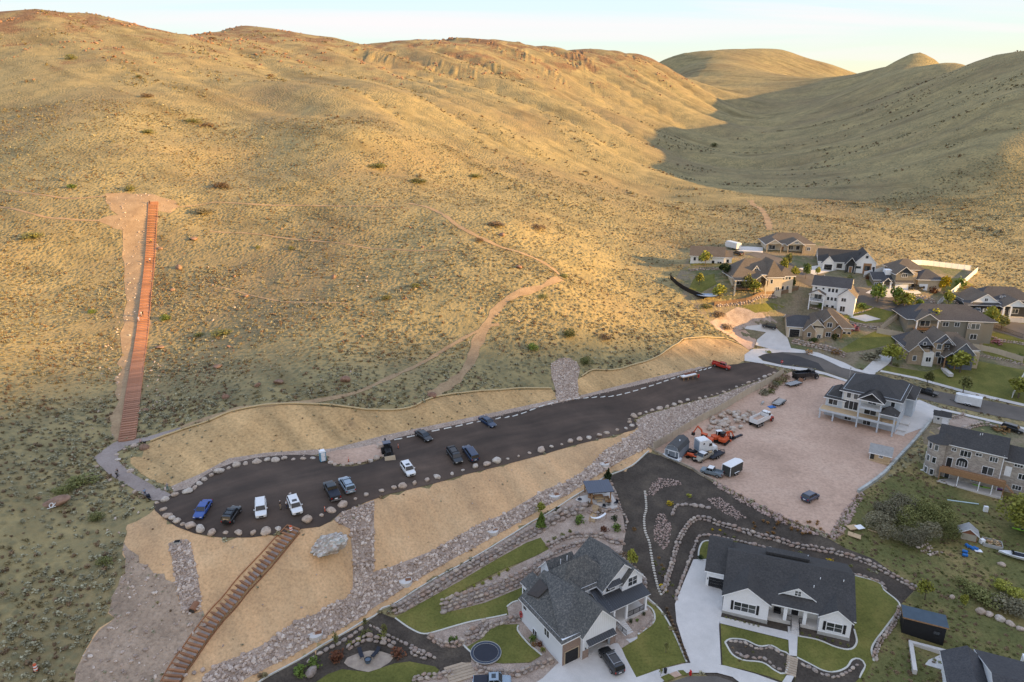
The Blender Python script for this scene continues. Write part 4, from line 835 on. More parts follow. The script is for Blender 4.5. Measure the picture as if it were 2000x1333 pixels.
def brick_mat(name, a, b_, mortar, w=0.24, h=0.075):
    m, n, l, bs = new_mat(name); v = coords(n, l)
    sp = n.new('ShaderNodeSeparateXYZ'); l.new(v, sp.inputs[0]); ad = n.new('ShaderNodeMath'); l.new(sp.outputs[0], ad.inputs[0]); l.new(sp.outputs[1], ad.inputs[1])
    cb = n.new('ShaderNodeCombineXYZ'); l.new(ad.outputs[0], cb.inputs[0]); l.new(sp.outputs[2], cb.inputs[1])
    br = n.new('ShaderNodeTexBrick'); br.inputs['Scale'].default_value = 1.0; br.inputs['Brick Width'].default_value = w; br.inputs['Row Height'].default_value = h; br.inputs['Mortar Size'].default_value = 0.012
    for k, c in (('Color1', a), ('Color2', b_), ('Mortar', mortar)): br.inputs[k].default_value = (*c, 1)
    l.new(cb.outputs[0], br.inputs['Vector']); l.new(br.outputs['Color'], bs.inputs['Base Color']); bs.inputs['Roughness'].default_value = 0.9
    bump(n, l, bs, br.outputs['Fac'], -0.5, 0.02); return m
W_BRICK = brick_mat('brown_brick', (0.28, 0.17, 0.12), (0.21, 0.13, 0.10), (0.30, 0.26, 0.22))
W_WBRICK = brick_mat('white_painted_brick', (0.83, 0.84, 0.87), (0.74, 0.75, 0.78), (0.68, 0.68, 0.70))
W_STONE = brick_mat('ashlar_stone', (0.42, 0.37, 0.32), (0.25, 0.22, 0.20), (0.45, 0.41, 0.36), 0.55, 0.28)
W_TANST = brick_mat('tan_stone_veneer', (0.36, 0.27, 0.17), (0.26, 0.19, 0.13), (0.36, 0.30, 0.23), 0.45, 0.2)
W_WHITE = mat('white_stucco', (0.80, 0.80, 0.79), (0.73, 0.73, 0.72), 1.5)
W_TRIM = mat('white_trim', (0.83, 0.84, 0.86), (0.77, 0.78, 0.80), 3)
W_CREAM = mat('cream_stucco', (0.56, 0.49, 0.38), (0.50, 0.43, 0.33), 1.5)
W_TAN = mat('tan_stucco', (0.46, 0.37, 0.26), (0.40, 0.32, 0.22), 1.5)
W_TAUPE = mat('taupe_siding', (0.235, 0.215, 0.175), (0.205, 0.187, 0.150), 2)
W_SLATE = mat('slate_blue_siding', (0.145, 0.155, 0.185), (0.125, 0.133, 0.160), 2)
W_GREY = mat('pale_blue_grey_siding', (0.52, 0.56, 0.60), (0.46, 0.50, 0.54), 1.5)
W_GREYW = mat('off_white_sheathing', (0.66, 0.64, 0.60), (0.56, 0.55, 0.53), 1.2)
W_CHAR = mat('charcoal_siding', (0.050, 0.055, 0.060), (0.040, 0.043, 0.048), 2)
W_CONC = mat('foundation_concrete', (0.42, 0.41, 0.39), (0.34, 0.33, 0.31), 1.0)
W_WOOD = mat('cedar_timber', (0.36, 0.21, 0.11), (0.27, 0.15, 0.08), 3)
W_PLY = mat('bare_plywood', (0.52, 0.38, 0.23), (0.44, 0.31, 0.18), 2)
M_BLACK = mat('black_metal', (0.022, 0.022, 0.024), (0.016, 0.016, 0.018), 3, 0.5)
M_INSHADE = mat('painted_inside_shade', (0.050, 0.046, 0.042), (0.035, 0.033, 0.030), 1)  # near black that paints shade onto openings modelled without a hollow
def glass_mat():
    m, n, l, b = new_mat('window_glass'); v = coords(n, l); oi = n.new('ShaderNodeObjectInfo')
    c = ramp(n, l, oi.outputs['Random'], [(0, (0.018, 0.021, 0.024)), (0.6, (0.045, 0.050, 0.055)), (1, (0.12, 0.13, 0.13))])
    l.new(c, b.inputs['Base Color']); b.inputs['Roughness'].default_value = 0.08; b.inputs['Specular IOR Level'].default_value = 0.6; return m
M_GLASS = glass_mat()
class House:
    def __init__(s, name, label, O, th, z=None, cat='house'):
        z = gz(*O) if z is None else z
        s.h = empty(name, (O[0], O[1], z), R(th), label, cat); s.z = z
    def part(s, name, mb, m, parent=None, label=None):
        o = mb.build(name, m, parent or s.h)
        if label: o['label'] = label
        return o
    def wall(s, x0, x1, y0, y1, z0, z1, m, name='wall'): return s.part(name, MB().box(x0, x1, y0, y1, z0, z1), m)
    def gable(s, x0, x1, y0, y1, ze, rise, axis, m, mg=None, ov=0.4, t=0.2, trim=None, name='roof', hip_w=0):
        """gable roof over a rectangle; ridge along axis; the gable walls are filled with mg"""
        trim = trim or W_TRIM
        f = (lambda a, b, z: (a, b, z)) if axis == 'y' else (lambda a, b, z: (b, a, z))
        if axis == 'y': u0, u1, v0, v1 = x0, x1, y0, y1
        else: u0, u1, v0, v1 = y0, y1, x0, x1
        um = (u0 + u1) / 2; p = rise / ((u1 - u0) / 2); va, vb = v0 - ov, v1 + ov; zl = ze - ov * p
        mb = MB()
        for ua in (u0 - ov, u1 + ov):
            vs = [f(ua, va, zl), f(um, va, ze + rise), f(um, vb, ze + rise), f(ua, vb, zl)]
            lo = [(x, y, z - t) for x, y, z in vs]
            mb.add(vs + lo, [(0, 1, 2, 3)], 0)
            k = len(mb.v) - 8
            for q in ((7, 6, 5, 4), (0, 4, 5, 1), (2, 6, 7, 3), (3, 7, 4, 0)): mb.f.append(tuple(i + k for i in q)); mb.mi.append(1)
        o = mb.build(name, [m, trim], s.h)
        if mg:
            for v in (v0, v1):
                w = 0.12 if v == v0 else -0.12
                g_ = MB(); tri = [(u0, ze - 0.01), (u1, ze - 0.01), (um, ze + rise - 0.06)]
                vs = [f(a, v, b) for a, b in tri] + [f(a, v + w, b) for a, b in tri]
                g_.add(vs, [(0, 1, 2), (5, 4, 3), (0, 3, 4, 1), (1, 4, 5, 2), (2, 5, 3, 0)]); g_.build('gable_wall', mg, s.h)
        return o
    def hip(s, x0, x1, y0, y1, ze, rise, m, ov=0.45, t=0.2, trim=None, name='roof', inset=None):
        trim = trim or W_TRIM; w, d = x1 - x0, y1 - y0; k = min(w, d) / 2; p = rise / k
        x0 -= ov; x1 += ov; y0 -= ov; y1 += ov; zl = ze - ov * p; zt = ze + rise; i_ = (k + ov) if inset is None else inset
        if w >= d: a, b = (x0 + i_, (y0 + y1) / 2, zt), (x1 - i_, (y0 + y1) / 2, zt)
        else: a, b = ((x0 + x1) / 2, y0 + i_, zt), ((x0 + x1) / 2, y1 - i_, zt)
        e = [(x0, y0, zl), (x1, y0, zl), (x1, y1, zl), (x0, y1, zl)]; lo = [(x, y, zl - t) for x, y, _ in e]
        mb = MB(); mb.add(e + lo + [a, b], [(0, 1, 9, 8), (1, 2, 9), (2, 3, 8, 9), (3, 0, 8)] if w >= d else [(0, 1, 8), (1, 2, 9, 8), (2, 3, 9), (3, 0, 8, 9)], 0)
        for q in ((0, 4, 5, 1), (1, 5, 6, 2), (2, 6, 7, 3), (3, 7, 4, 0), (7, 6, 5, 4)): mb.f.append(q); mb.mi.append(1)
        return mb.build(name, [m, trim], s.h)
    def slab(s, x0, x1, y0, y1, z0, z1, m, t=0.15, trim=None, name='roof', axis='y'):
        """mono-pitch roof: height z0 at the low coordinate, z1 at the high one"""
        za, zb, zc, zd = (z0, z0, z1, z1) if axis == 'y' else (z0, z1, z1, z0)
        vs = [(x0, y0, za), (x1, y0, zb), (x1, y1, zc), (x0, y1, zd)]; lo = [(x, y, z - t) for x, y, z in vs]
        mb = MB(); mb.add(vs + lo, [(0, 1, 2, 3)], 0)
        for q in ((7, 6, 5, 4), (0, 4, 5, 1), (1, 5, 6, 2), (2, 6, 7, 3), (3, 7, 4, 0)): mb.f.append(q); mb.mi.append(1)
        return mb.build(name, [m, trim or W_TRIM], s.h)
    def _f(s, face, c):
        return {'S': lambda u, o, z: (u, c - o, z), 'N': lambda u, o, z: (u, c + o, z), 'W': lambda u, o, z: (c - o, u, z), 'E': lambda u, o, z: (c + o, u, z)}[face]
    def fbox(s, mb, f, u0, u1, o0, o1, z0, z1):
        a = [f(u, o, z) for z in (z0, z1) for u, o in ((u0, o0), (u1, o0), (u1, o1), (u0, o1))]
        return mb.hexa(a[:4], a[4:])
    def win(s, face, c, u, z, w, h, nx=1, ny=1, fm=None, shutter=None, name='window'):
        """frame proud of the wall, panes as sub-parts set inside it; u,z are the centre"""
        f = s._f(face, c); fm = fm or W_TRIM; b = 0.09; mb = MB(); u0, u1, z0, z1 = u - w / 2, u + w / 2, z - h / 2, z + h / 2
        s.fbox(mb, f, u0 - b, u0, -0.05, 0.06, z0 - b, z1 + b); s.fbox(mb, f, u1, u1 + b, -0.05, 0.06, z0 - b, z1 + b)
        s.fbox(mb, f, u0, u1, -0.05, 0.06, z0 - b, z0); s.fbox(mb, f, u0, u1, -0.05, 0.06, z1, z1 + b)
        for i in range(1, nx): t = u0 + w * i / nx; s.fbox(mb, f, t - 0.04, t + 0.04, -0.05, 0.055, z0, z1)
        for i in range(1, ny): t = z0 + h * i / ny; s.fbox(mb, f, u0, u1, -0.05, 0.05, t - 0.03, t + 0.03)
        o = mb.build(name, fm, s.h)
        for i in range(nx):
            pb = MB(); s.fbox(pb, f, u0 + w * i / nx + 0.03, u0 + w * (i + 1) / nx - 0.03, -0.04, 0.03, z0 + 0.02, z1 - 0.02); pb.build('pane', M_GLASS, o)
        if shutter:
            for a in (u0 - b - 0.45, u1 + b + 0.05):
                sb = MB(); s.fbox(sb, f, a, a + 0.4, 0, 0.07, z0 - 0.1, z1 + 0.1); sb.build('shutter', shutter, s.h)
        return o
    def door(s, face, c, u, z, w, h, m, fm=None):
        f = s._f(face, c); mb = MB(); b = 0.1
        s.fbox(mb, f, u - w / 2 - b, u - w / 2, -0.05, 0.07, z, z + h + b); s.fbox(mb, f, u + w / 2, u + w / 2 + b, -0.05, 0.07, z, z + h + b); s.fbox(mb, f, u - w / 2, u + w / 2, -0.05, 0.07, z + h, z + h + b)
        d = MB(); s.fbox(d, f, u - w / 2, u + w / 2, -0.04, 0.03, z, z + h); o = d.build('door', m, s.h); mb.build('frame', fm or W_TRIM, o)
        k = MB(); s.fbox(k, f, u + w / 2 - 0.16, u + w / 2 - 0.10, 0.03, 0.09, z + 1.0, z + 1.12); k.build('handle', M_BLACK, o); return o
    def gdoor(s, face, c, u, z, w, h, m, fm=None):
        f = s._f(face, c); mb = MB(); b = 0.14
        s.fbox(mb, f, u - w / 2 - b, u - w / 2, -0.05, 0.07, z, z + h + b); s.fbox(mb, f, u + w / 2, u + w / 2 + b, -0.05, 0.07, z, z + h + b); s.fbox(mb, f, u - w / 2, u + w / 2, -0.05, 0.07, z + h, z + h + b)
        d = MB()
        for i in range(4): s.fbox(d, f, u - w / 2, u + w / 2, -0.04, 0.03, z + h * i / 4 + 0.015, z + h * (i + 1) / 4 - 0.015)
        o = d.build('garage_door', m, s.h); mb.build('frame', fm or W_TRIM, o); return o
    def col(s, x, y, z0, z1, w, m, base=0.0, name='column'):
        mb = MB().box(x - w / 2, x + w / 2, y - w / 2, y + w / 2, z0, z1)
        if base: mb.box(x - w / 2 - base, x + w / 2 + base, y - w / 2 - base, y + w / 2 + base, z0, z0 + 0.5)
        return s.part(name, mb, m)
    def rail(s, a, b, z, m=None, h=1.0, gap=0.14):
        mb = MB(); a, b = Vector(a), Vector(b); L = (b - a).length; n_ = max(2, int(L / gap))
        mb.bar((*a, z + h), (*b, z + h), 0.06); mb.bar((*a, z + 0.1), (*b, z + 0.1), 0.05)
        for i in range(n_ + 1): p = a + (b - a) * i / n_; mb.bar((*p, z + 0.1), (*p, z + h), 0.03 if i % 10 else 0.07)
        return s.part('railing', mb, m or M_BLACK)
    def vent(s, x, y, z, h=0.6, r=0.07): return s.part('vent_pipe', MB().cyl((x, y, z - 0.4), (x, y, z + h), r, n=8), W_TRIM)

# ---- white board sided house with grey shingles (front, centre)
h = House('board_sided_house', 'white board sided two storey house with grey shingles and metal porch roof', (7.7, 84.7), 31.5, 9.75)
h.wall(0, 3.45, 0.0, 11.6, -1.2, 4.85, W_BOARD)
h.part('brick_front', MB().box(0.02, 3.44, -0.06, -0.003, -0.6, 4.6).box(-0.003, 0.3, -0.07, -0.06, -0.6, 4.7), W_BRICK)
h.gdoor('S', -0.06, 1.75, 0.0, 2.5, 2.35, M_BLACK, W_TAN)
# garage block with its open double door
h.wall(3.45, 4.55, -0.6, 0.0, -0.6, 4.85, W_BOARD); h.wall(9.0, 10.0, -0.6, 0.0, -0.6, 4.85, W_BOARD); h.wall(4.55, 9.0, -0.6, 0.0, 2.75, 4.85, W_BOARD)
h.part('brick_pier', MB().box(3.42, 4.58, -0.66, -0.603, -0.6, 1.6), W_BRICK); h.part('brick_pier', MB().box(8.97, 10.03, -0.66, -0.603, -0.6, 1.6), W_BRICK)
h.wall(9.8, 10.0, 0.0, 9.0, -0.6, 4.85, W_BOARD); h.wall(3.46, 9.79, 6.3, 6.5, 0, 4.8, W_GREYW, 'garage_back_wall')
h.part('garage_floor', MB().box(3.5, 9.78, -0.55, 6.3, -0.3, 0.18), M_CONC); h.part('garage_ceiling', MB().box(3.46, 9.79, 0.0, 6.3, 3.0, 3.2), W_GREYW)
h.slab(4.0, 9.5, -1.5, -0.6, 2.85, 3.35, R_METAL, 0.1, name='awning')
h.gable(3.45, 10.0, -0.6, 7.6, 4.85, 3.35, 'y', R_GREY, W_BOARD, 0.45)
# left wing roof: steep side, gentle front
def left_roof():
    e = 4.75; v = [(-0.45, -0.4, e - 0.25), (3.6, -0.4, e - 0.1), (6.5, 5.6, 7.9), (2.0, 6.0, 7.0), (-0.45, 12.0, e - 0.25), (4.6, 12.0, 8.2), (6.3, 7.4, 8.0)]
    mb = MB(); mb.add(v + [(x, y, z - 0.2) for x, y, z in v], [(0, 1, 2, 3), (0, 3, 5, 4), (3, 2, 6, 5)], 0)
    for q in ((0, 7, 8, 1), (4, 11, 7, 0), (5, 12, 11, 4)): mb.f.append(q); mb.mi.append(1)
    mb.build('roof', [R_GREY, W_TRIM], h.h)
left_roof()
pz_ = lambda x, y: (x, y, 4.5 + (1.02 - (y - 6) * 0.048) * (x + 0.45) + 0.12); q_ = [pz_(0.7, 11.2), pz_(3.3, 11.2), pz_(2.9, 8.3), pz_(1.3, 8.7)]
h.part('dark_roof_patch', MB().hexa([(x, y, z - 0.1) for x, y, z in q_], q_), mat('brown_roof_patch', (0.060, 0.048, 0.042), (0.045, 0.037, 0.033), 2, 0.35))
# main block
h.wall(4.5, 11.6, 6.4, 13.0, -1, 6.6, W_BOARD); h.wall(11.61, 19.6, 4.8, 13.2, -1, 6.5, W_BOARD)
h.hip(4.5, 15.0, 6.4, 13.0, 6.55, 3.4, R_GREY, 0.4)
h.gable(11.6, 19.6, 4.8, 13.4, 6.5, 3.3, 'y', R_GREY, W_BOARD, 0.45)
h.wall(15.2, 19.58, 4.1, 4.79, 4.6, 6.4, W_BOARD, 'bay_wall'); h.gable(15.2, 19.58, 4.1, 9.0, 6.4, 2.2, 'y', R_GREY, W_BOARD, 0.35)
h.wall(7.0, 12.0, 13.02, 16.4, -1, 5.3, W_BOARD, 'rear_wall'); h.gable(7.0, 12.0, 12.6, 16.4, 5.3, 2.2, 'x', R_GREY, W_BOARD, 0.35)
h.wall(2.2, 4.48, 11.7, 15.0, -1, 4.6, W_BOARD, 'rear_wall'); h.slab(1.9, 4.5, 11.7, 15.3, 4.7, 5.8, R_GREY, 0.15, axis='x')
# porch
h.part('porch_floor', MB().box(10.02, 19.2, 1.9, 6.38, -0.8, 1.0), M_CONC)
h.slab(10.03, 11.58, 1.8, 6.38, 4.0, 5.5, R_METAL, 0.12); h.slab(11.59, 19.6, 1.8, 4.79, 4.0, 5.0, R_METAL, 0.12)
for x in (11.9, 14.6, 18.8): h.col(x, 2.15, 1.0, 3.95, 0.36, W_TRIM)
h.rail((14.8, 2.15), (18.6, 2.15), 1.0)
h.door('S', 6.38, 10.8, 1.0, 1.0, 2.2, M_BLACK); h.part('brick_front', MB().box(11.62, 19.5, 4.74, 4.797, 1.0, 4.0), W_BRICK)
h.win('S', 4.74, 16.4, 2.4, 2.0, 1.5, 2)
h.win('S', 4.1, 17.4, 6.0, 1.9, 1.6, 2, 2); h.win('S', 4.8, 13.2, 5.75, 1.9, 0.9, 2, 1); h.slab(12.1, 15.1, 4.0, 4.85, 6.5, 7.1, R_METAL, 0.1, name='awning')
h.win('S', 6.4, 10.0, 5.95, 1.4, 0.6, 2, 1)
h.win('W', 0, 4.2, 3.1, 1.3, 1.3, 2, 1); h.win('W', 0, 10.6, 3.6, 0.9, 1.2, 1, 1); h.win('W', 4.5, 11.0, 5.6, 1.0, 1.5, 1, 2); h.win('W', 2.2, 14.2, 3.2, 0.8, 1.2)
h.win('W', 0, 7.6, 0.6, 1.2, 1.1, 2)
# front steps with landing
sp_ = MB()
for i in range(7): sp_.box(12.3, 14.1, 1.9 - 0.38 * (i + 1), 1.9 - 0.38 * i, -0.6, 1.0 - 0.11 * (i + 1))
h.part('porch_steps', sp_, M_CONC); sp_ = MB().box(12.0, 14.4, -1.9, -0.78, -0.6, 0.24)
for i in range(3): sp_.box(12.0 - 0.4 * (i + 1), 12.0 - 0.4 * i, -1.9, -0.78, -0.6, 0.24 - 0.1 * (i + 1))
h.part('step_landing', sp_, M_CONC); h.rail((12.35, 1.8), (12.35, -0.7), 0.55, h=0.95)
for x, y, z in ((9.4, 12.0, 8.6), (8.2, 12.2, 8.2), (11.0, 7.6, 5.3)): h.vent(x, y, z)
h.part('wall_lamp', MB().box(3.9, 4.05, -0.78, -0.66, 1.8, 2.1), M_BLACK); h.part('wall_lamp', MB().box(9.45, 9.6, -0.78, -0.66, 1.8, 2.1), M_BLACK)

# ---- white brick ranch house (front right)
h = House('white_brick_house', 'white painted brick house with dark roof, black shutters and three front gables', (35.8, 96.4), -20.2, 9.9)
h.wall(0, 7.2, 0.0, 14, -1.2, 3.95, W_WBRICK); h.wall(15.0, 19.7, 0.3, 14, -1.2, 3.7, W_WBRICK); h.wall(7.21, 14.99, 3.0, 15.6, -1, 3.8, W_GREYW)
h.wall(-3.3, -0.01, 5.9, 16, -1.2, 3.9, W_WHITE)
h.part('plinth', MB().box(-0.06, 7.26, -0.06, 0.0, -1.2, 0.55), W_CONC); h.part('plinth', MB().box(14.94, 19.76, 0.24, 0.3, -1.2, 0.55), W_CONC)
h.gable(0.2, 20.0, 0.9, 16.3, 3.75, 3.35, 'x', R_BLACK, W_WHITE, 0.35); h.gable(0, 7.2, 0, 9.0, 3.95, 2.3, 'y', R_BLACK, W_WBRICK, 0.35)
h.gable(15.0, 19.7, 0.3, 6.0, 3.7, 1.7, 'y', R_BLACK, W_WBRICK, 0.3); h.gable(8.7, 14.3, 2.5, 8.2, 4.65, 1.7, 'y', R_BLACK, W_BOARD, 0.15)
h.gable(-3.3, 0.2, 5.9, 17.0, 3.9, 3.15, 'x', R_BLACK, W_WHITE, 0.35)
h.slab(6.2, 13.4, 10.3, 12.2, 7.0, 6.85, R_BLACK, 0.5, name='rear_dormer_roof', trim=R_BLACK)
h.gdoor('S', 5.9, -1.55, 0.0, 2.6, 2.5, M_BLACK)
h.win('S', 0, 3.5, 2.1, 3.4, 1.6, 3, 2, shutter=M_BLACK); h.win('S', 0.3, 17.3, 1.9, 2.3, 1.5, 2, 2, shutter=M_BLACK)
h.win('S', 2.5, 11.5, 5.25, 0.95, 0.9, 2, 2); h.win('S', 3.0, 8.6, 2.6, 1.9, 0.9, 2); h.win('S', 3.0, 13.6, 2.4, 1.9, 0.9, 2)
h.door('S', 3.0, 11.5, 0.6, 1.1, 2.3, M_BLACK)
h.part('porch_floor', MB().box(7.22, 14.98, 0.95, 2.99, -0.8, 0.6), M_CONC)
for x in (9.9, 12.9): h.col(x, 1.25, 0.6, 3.6, 0.55, W_TRIM)
h.part('porch_beam', MB().box(7.22, 14.98, 1.0, 1.45, 3.3, 3.62), W_TRIM)
h.rail((10.2, 1.1), (10.9, 1.1), 0.6); h.rail((12.1, 1.1), (12.7, 1.1), 0.6)
sp_ = MB()
for i in range(5): sp_.box(10.9, 12.2, 0.94 - 0.4 * (i + 1), 0.94 - 0.4 * i, -0.6, 0.55 - 0.11 * i)
h.part('porch_steps', sp_, M_CONC); h.rail((10.9, 0.9), (10.9, -1.0), 0.3); h.rail((12.2, 0.9), (12.2, -1.0), 0.3)
for x, y, z in ((13.2, 11.5, 6.7), (15.0, 6.5, 6.1), (18.6, 6.9, 6.3), (14.0, 4.8, 5.5)): h.vent(x, y, z, 0.35)
h.part('porch_bench', MB().box(8.2, 9.3, 2.3, 2.8, 0.62, 1.05).box(8.2, 9.3, 2.7, 2.85, 1.05, 1.5), M_BLACK)
h.part('wall_lamp', MB().box(-3.1, -2.95, 5.78, 5.9, 1.9, 2.2), M_BLACK)

# ---- unfinished three level house in the dirt lot
h = House('unfinished_house', 'pale blue grey unfinished three level house with dark hip roofs and decks', (86.4, 169.0), -37, 13.35)
h.wall(1.6, 15.2, 0.3, 14.5, -1.5, 8.75, W_GREY); h.wall(-2.2, 1.59, 0.5, 9, -1.2, 5.95, W_GREY); h.wall(9.0, 17.0, 14.51, 21, -2, 6.2, W_GREY)
h.hip(1.6, 15.2, 0.3, 14.5, 8.7, 3.3, R_BLACK, 0.7); h.hip(-2.2, 2.2, 0.5, 9, 5.9, 1.7, R_BLACK, 0.6); h.hip(9.0, 17.0, 11, 21, 6.2, 2.6, R_BLACK, 0.5)
h.part('deck', MB().box(-2.8, 6.3, -3.0, 0.28, 2.75, 3.05), [W_PLY]); h.part('deck_beam', MB().box(-2.85, 6.3, -3.1, -3.003, 2.45, 3.0).box(-2.9, -2.803, -3.1, 0.28, 2.45, 3.0), W_GREY)
h.part('balcony', MB().box(6.31, 15.2, -2.7, 0.28, 2.7, 3.0), [W_PLY]); h.part('balcony_beam', MB().box(6.31, 15.2, -2.85, -2.703, 2.5, 3.1), W_GREY)
h.part('balcony', MB().box(6.31, 11.5, -2.7, 0.28, 5.7, 6.0), W_GREYW); h.part('balcony_beam', MB().box(6.31, 11.6, -2.85, -2.703, 5.55, 6.15), W_GREY)
for x, z1 in ((-2.6, 2.5), (0.7, 2.5), (6.5, 8.4), (11.4, 8.4), (14.9, 5.8)): h.col(x, -2.75, -1.4, z1, 0.36, W_GREY, 0.12)
h.gable(6.3, 11.7, -2.9, 4.0, 8.45, 1.9, 'y', R_BLACK, None, 0.5); h.hip(6.3, 11.7, -2.9, 3.0, 8.45, 1.9, R_BLACK, 0.45); h.hip(11.6, 15.2, -2.9, 0.3, 5.8, 1.5, R_BLACK, 0.4)
h.wall(2.0, 6.2, 0.27, 0.3, 3.1, 8.6, W_GREYW, 'sheathing'); h.wall(6.31, 11.4, 0.26, 0.29, 3.1, 8.4, W_GREYW, 'sheathing')
h.win('S', 0.27, 3.2, 7.3, 1.0, 1.5); h.win('S', 0.27, 4.9, 7.3, 1.0, 1.5); h.win('S', 0.27, 4.1, 4.6, 3.2, 2.3, 3); h.win('S', 0.5, -0.4, 4.5, 2.2, 1.9, 2)
h.win('S', 0.26, 8.9, 7.0, 1.9, 1.8, 2); h.win('S', 0.26, 8.8, 4.2, 2.8, 2.1, 2); h.win('S', 0.3, 13.6, 7.2, 0.9, 1.3); h.win('S', 0.3, 8.4, 0.9, 1.8, 1.5, 2); h.win('S', 0.3, 3.8, 0.9, 1.6, 1.2, 2)
h.win('E', 15.2, 2.2, 7.0, 0.8, 1.2); h.win('E', 15.2, 6.5, 6.8, 0.7, 1.0); h.win('E', 15.2, 9.8, 7.0, 0.8, 1.2); h.win('E', 15.2, 7.0, 3.4, 0.5, 0.5); h.win('E', 15.2, 8.6, 3.4, 0.5, 0.5)
h.part('lumber_stack', MB().box(12.2, 13.6, -2.2, -0.9, 3.02, 3.3), W_PLY); h.part('side_steps', MB().box(15.22, 17.4, -0.5, 2.0, -1.5, -0.2).box(15.22, 17.4, 2.0, 6.0, -1.5, 0.1).box(15.22, 17.4, 6.0, 9.0, -1.5, 0.5), M_CONC)
h.part('ramp_wall', MB().bar((-2.6, -3.0, -0.3), (-3.2, -6.4, -0.6), 0.3, 0.9), W_GREY); h.part('patio_slab', MB().box(-2.8, 15.2, -3.2, 0.28, -1.2, -0.25), M_CONC)

# ---- stone house (right edge)
h = House('stone_house', 'grey stone three storey house with dark roof, rounded bay and long back deck', (96.8, 140.5), -36, 11.5)
h.wall(0.3, 12.6, 1.0, 11, -1.5, 8.75, W_STONE); h.wall(12.61, 26, 2.2, 10.4, -1.5, 7.4, W_STONE)
h.gable(0.3, 12.6, 1.0, 11, 8.75, 2.3, 'x', R_BLACK, W_STONE, 0.5); h.gable(12.4, 26, 2.2, 10.4, 7.4, 2.0, 'x', R_BLACK, W_STONE, 0.4)
bay = [(0.3 + 2.1 * math.cos(a), 1.6 + 2.1 * math.sin(a)) for a in [R(100 + 26.7 * i) for i in range(9)]]
h.part('bay', MB().prism(bay, -1.5, 8.6), W_STONE)
tb = MB(); bo = [(0.3 + 2.6 * math.cos(R(100 + 26.7 * i)), 1.6 + 2.6 * math.sin(R(100 + 26.7 * i)), 8.55) for i in range(9)]; bo += [(3.2, 2.6, 9.3)]
tb.add(bo + [(1.2, 2.8, 10.4)], [(i, i + 1, 10) for i in range(9)] + [(9, 0, 10)]); h.part('bay_roof', tb, R_BLACK)
for z in (6.7, 3.6, 0.6):
    for a in (135, 180, 225, 262):
        ca, sa = math.cos(R(a)), math.sin(R(a)); wb = MB(); c_ = Vector((0.3 + 2.13 * ca, 1.6 + 2.13 * sa)); t_ = Vector((-sa, ca)) * 0.42
        wb.hexa([(*(c_ - t_), z), (*(c_ + t_), z), (*(c_ + t_ - Vector((ca, sa)) * 0.15), z), (*(c_ - t_ - Vector((ca, sa)) * 0.15), z)], [(*(c_ - t_), z + 1.5), (*(c_ + t_), z + 1.5), (*(c_ + t_ - Vector((ca, sa)) * 0.15), z + 1.5), (*(c_ - t_ - Vector((ca, sa)) * 0.15), z + 1.5)])
        fo = wb.build('window', W_TRIM, h.h); t2 = t_ * 0.8; pb = MB(); e_ = Vector((ca, sa)) * 0.02
        pb.hexa([(*(c_ - t2 + e_), z + 0.1), (*(c_ + t2 + e_), z + 0.1), (*(c_ + t2 - e_ * 3), z + 0.1), (*(c_ - t2 - e_ * 3), z + 0.1)], [(*(c_ - t2 + e_), z + 1.4), (*(c_ + t2 + e_), z + 1.4), (*(c_ + t2 - e_ * 3), z + 1.4), (*(c_ - t2 - e_ * 3), z + 1.4)]); pb.build('pane', M_GLASS, fo)
h.win('S', 1.0, 3.3, 7.4, 0.8, 0.7, 2); h.win('S', 1.0, 5.6, 7.0, 2.0, 1.4, 3); h.win('S', 1.0, 8.0, 7.5, 1.1, 0.6, 2); h.win('S', 1.0, 10.8, 7.2, 1.4, 1.1, 3)
h.door('S', 1.0, 2.9, 3.0, 1.0, 2.2, M_GLASS); h.win('S', 1.0, 5.3, 4.4, 2.1, 1.3, 4); aw = [(5.3 + math.cos(R(18 * k)), 5.05 + 0.75 * math.sin(R(18 * k))) for k in range(11)]; ao = h.part('arched_window', MB().ext([(5.3 + (x - 5.3) * 1.12, 5.05 + (z - 5.05) * 1.15) for x, z in aw], 0.94, 1.02), W_TRIM); MB().ext(aw, 0.90, 0.938).build('pane', M_GLASS, ao)
h.win('S', 1.0, 10.2, 4.2, 2.0, 1.8, 2); h.win('S', 1.0, 3.0, 1.0, 0.9, 1.8); h.win('S', 1.0, 8.5, 1.4, 1.8, 0.9, 3)
h.door('S', 2.2, 13.8, 3.6, 1.0, 2.2, W_TRIM); h.win('S', 2.2, 15.4, 6.6, 1.5, 0.7, 3); h.win('S', 2.2, 16.4, 4.2, 1.2, 1.2, 2); h.win('S', 2.2, 16.0, 1.4, 1.6, 1.0, 3)
h.part('deck', MB().box(1.4, 13.8, -1.9, 0.98, 2.75, 2.98), W_WOOD); h.part('deck_railing', MB().box(1.4, 13.8, -1.98, -1.9, 2.5, 3.9), W_WOOD)
for x in (1.6, 5.2, 9.2, 11.6, 13.6): h.col(x, -1.8, -1.2, 2.75, 0.18, W_TRIM if x > 2 and x < 13 else W_WOOD)
st_ = MB()
for i in range(11): st_.box(13.9 + 0.32 * i, 14.22 + 0.32 * i, -1.8, -0.6, 2.7 - 0.32 * i, 2.85 - 0.32 * i)
h.part('deck_stairs', st_, W_WOOD); h.vent(7.5, 5.0, 10.4); h.vent(7.9, 5.2, 10.5); h.part('downpipe', MB().box(12.45, 12.6, 0.85, 0.98, 0, 8.7), W_TRIM)
h.part('patio_slab', MB().box(1.4, 13.8, -2.1, 0.98, -1.2, 0.12), M_CONC)
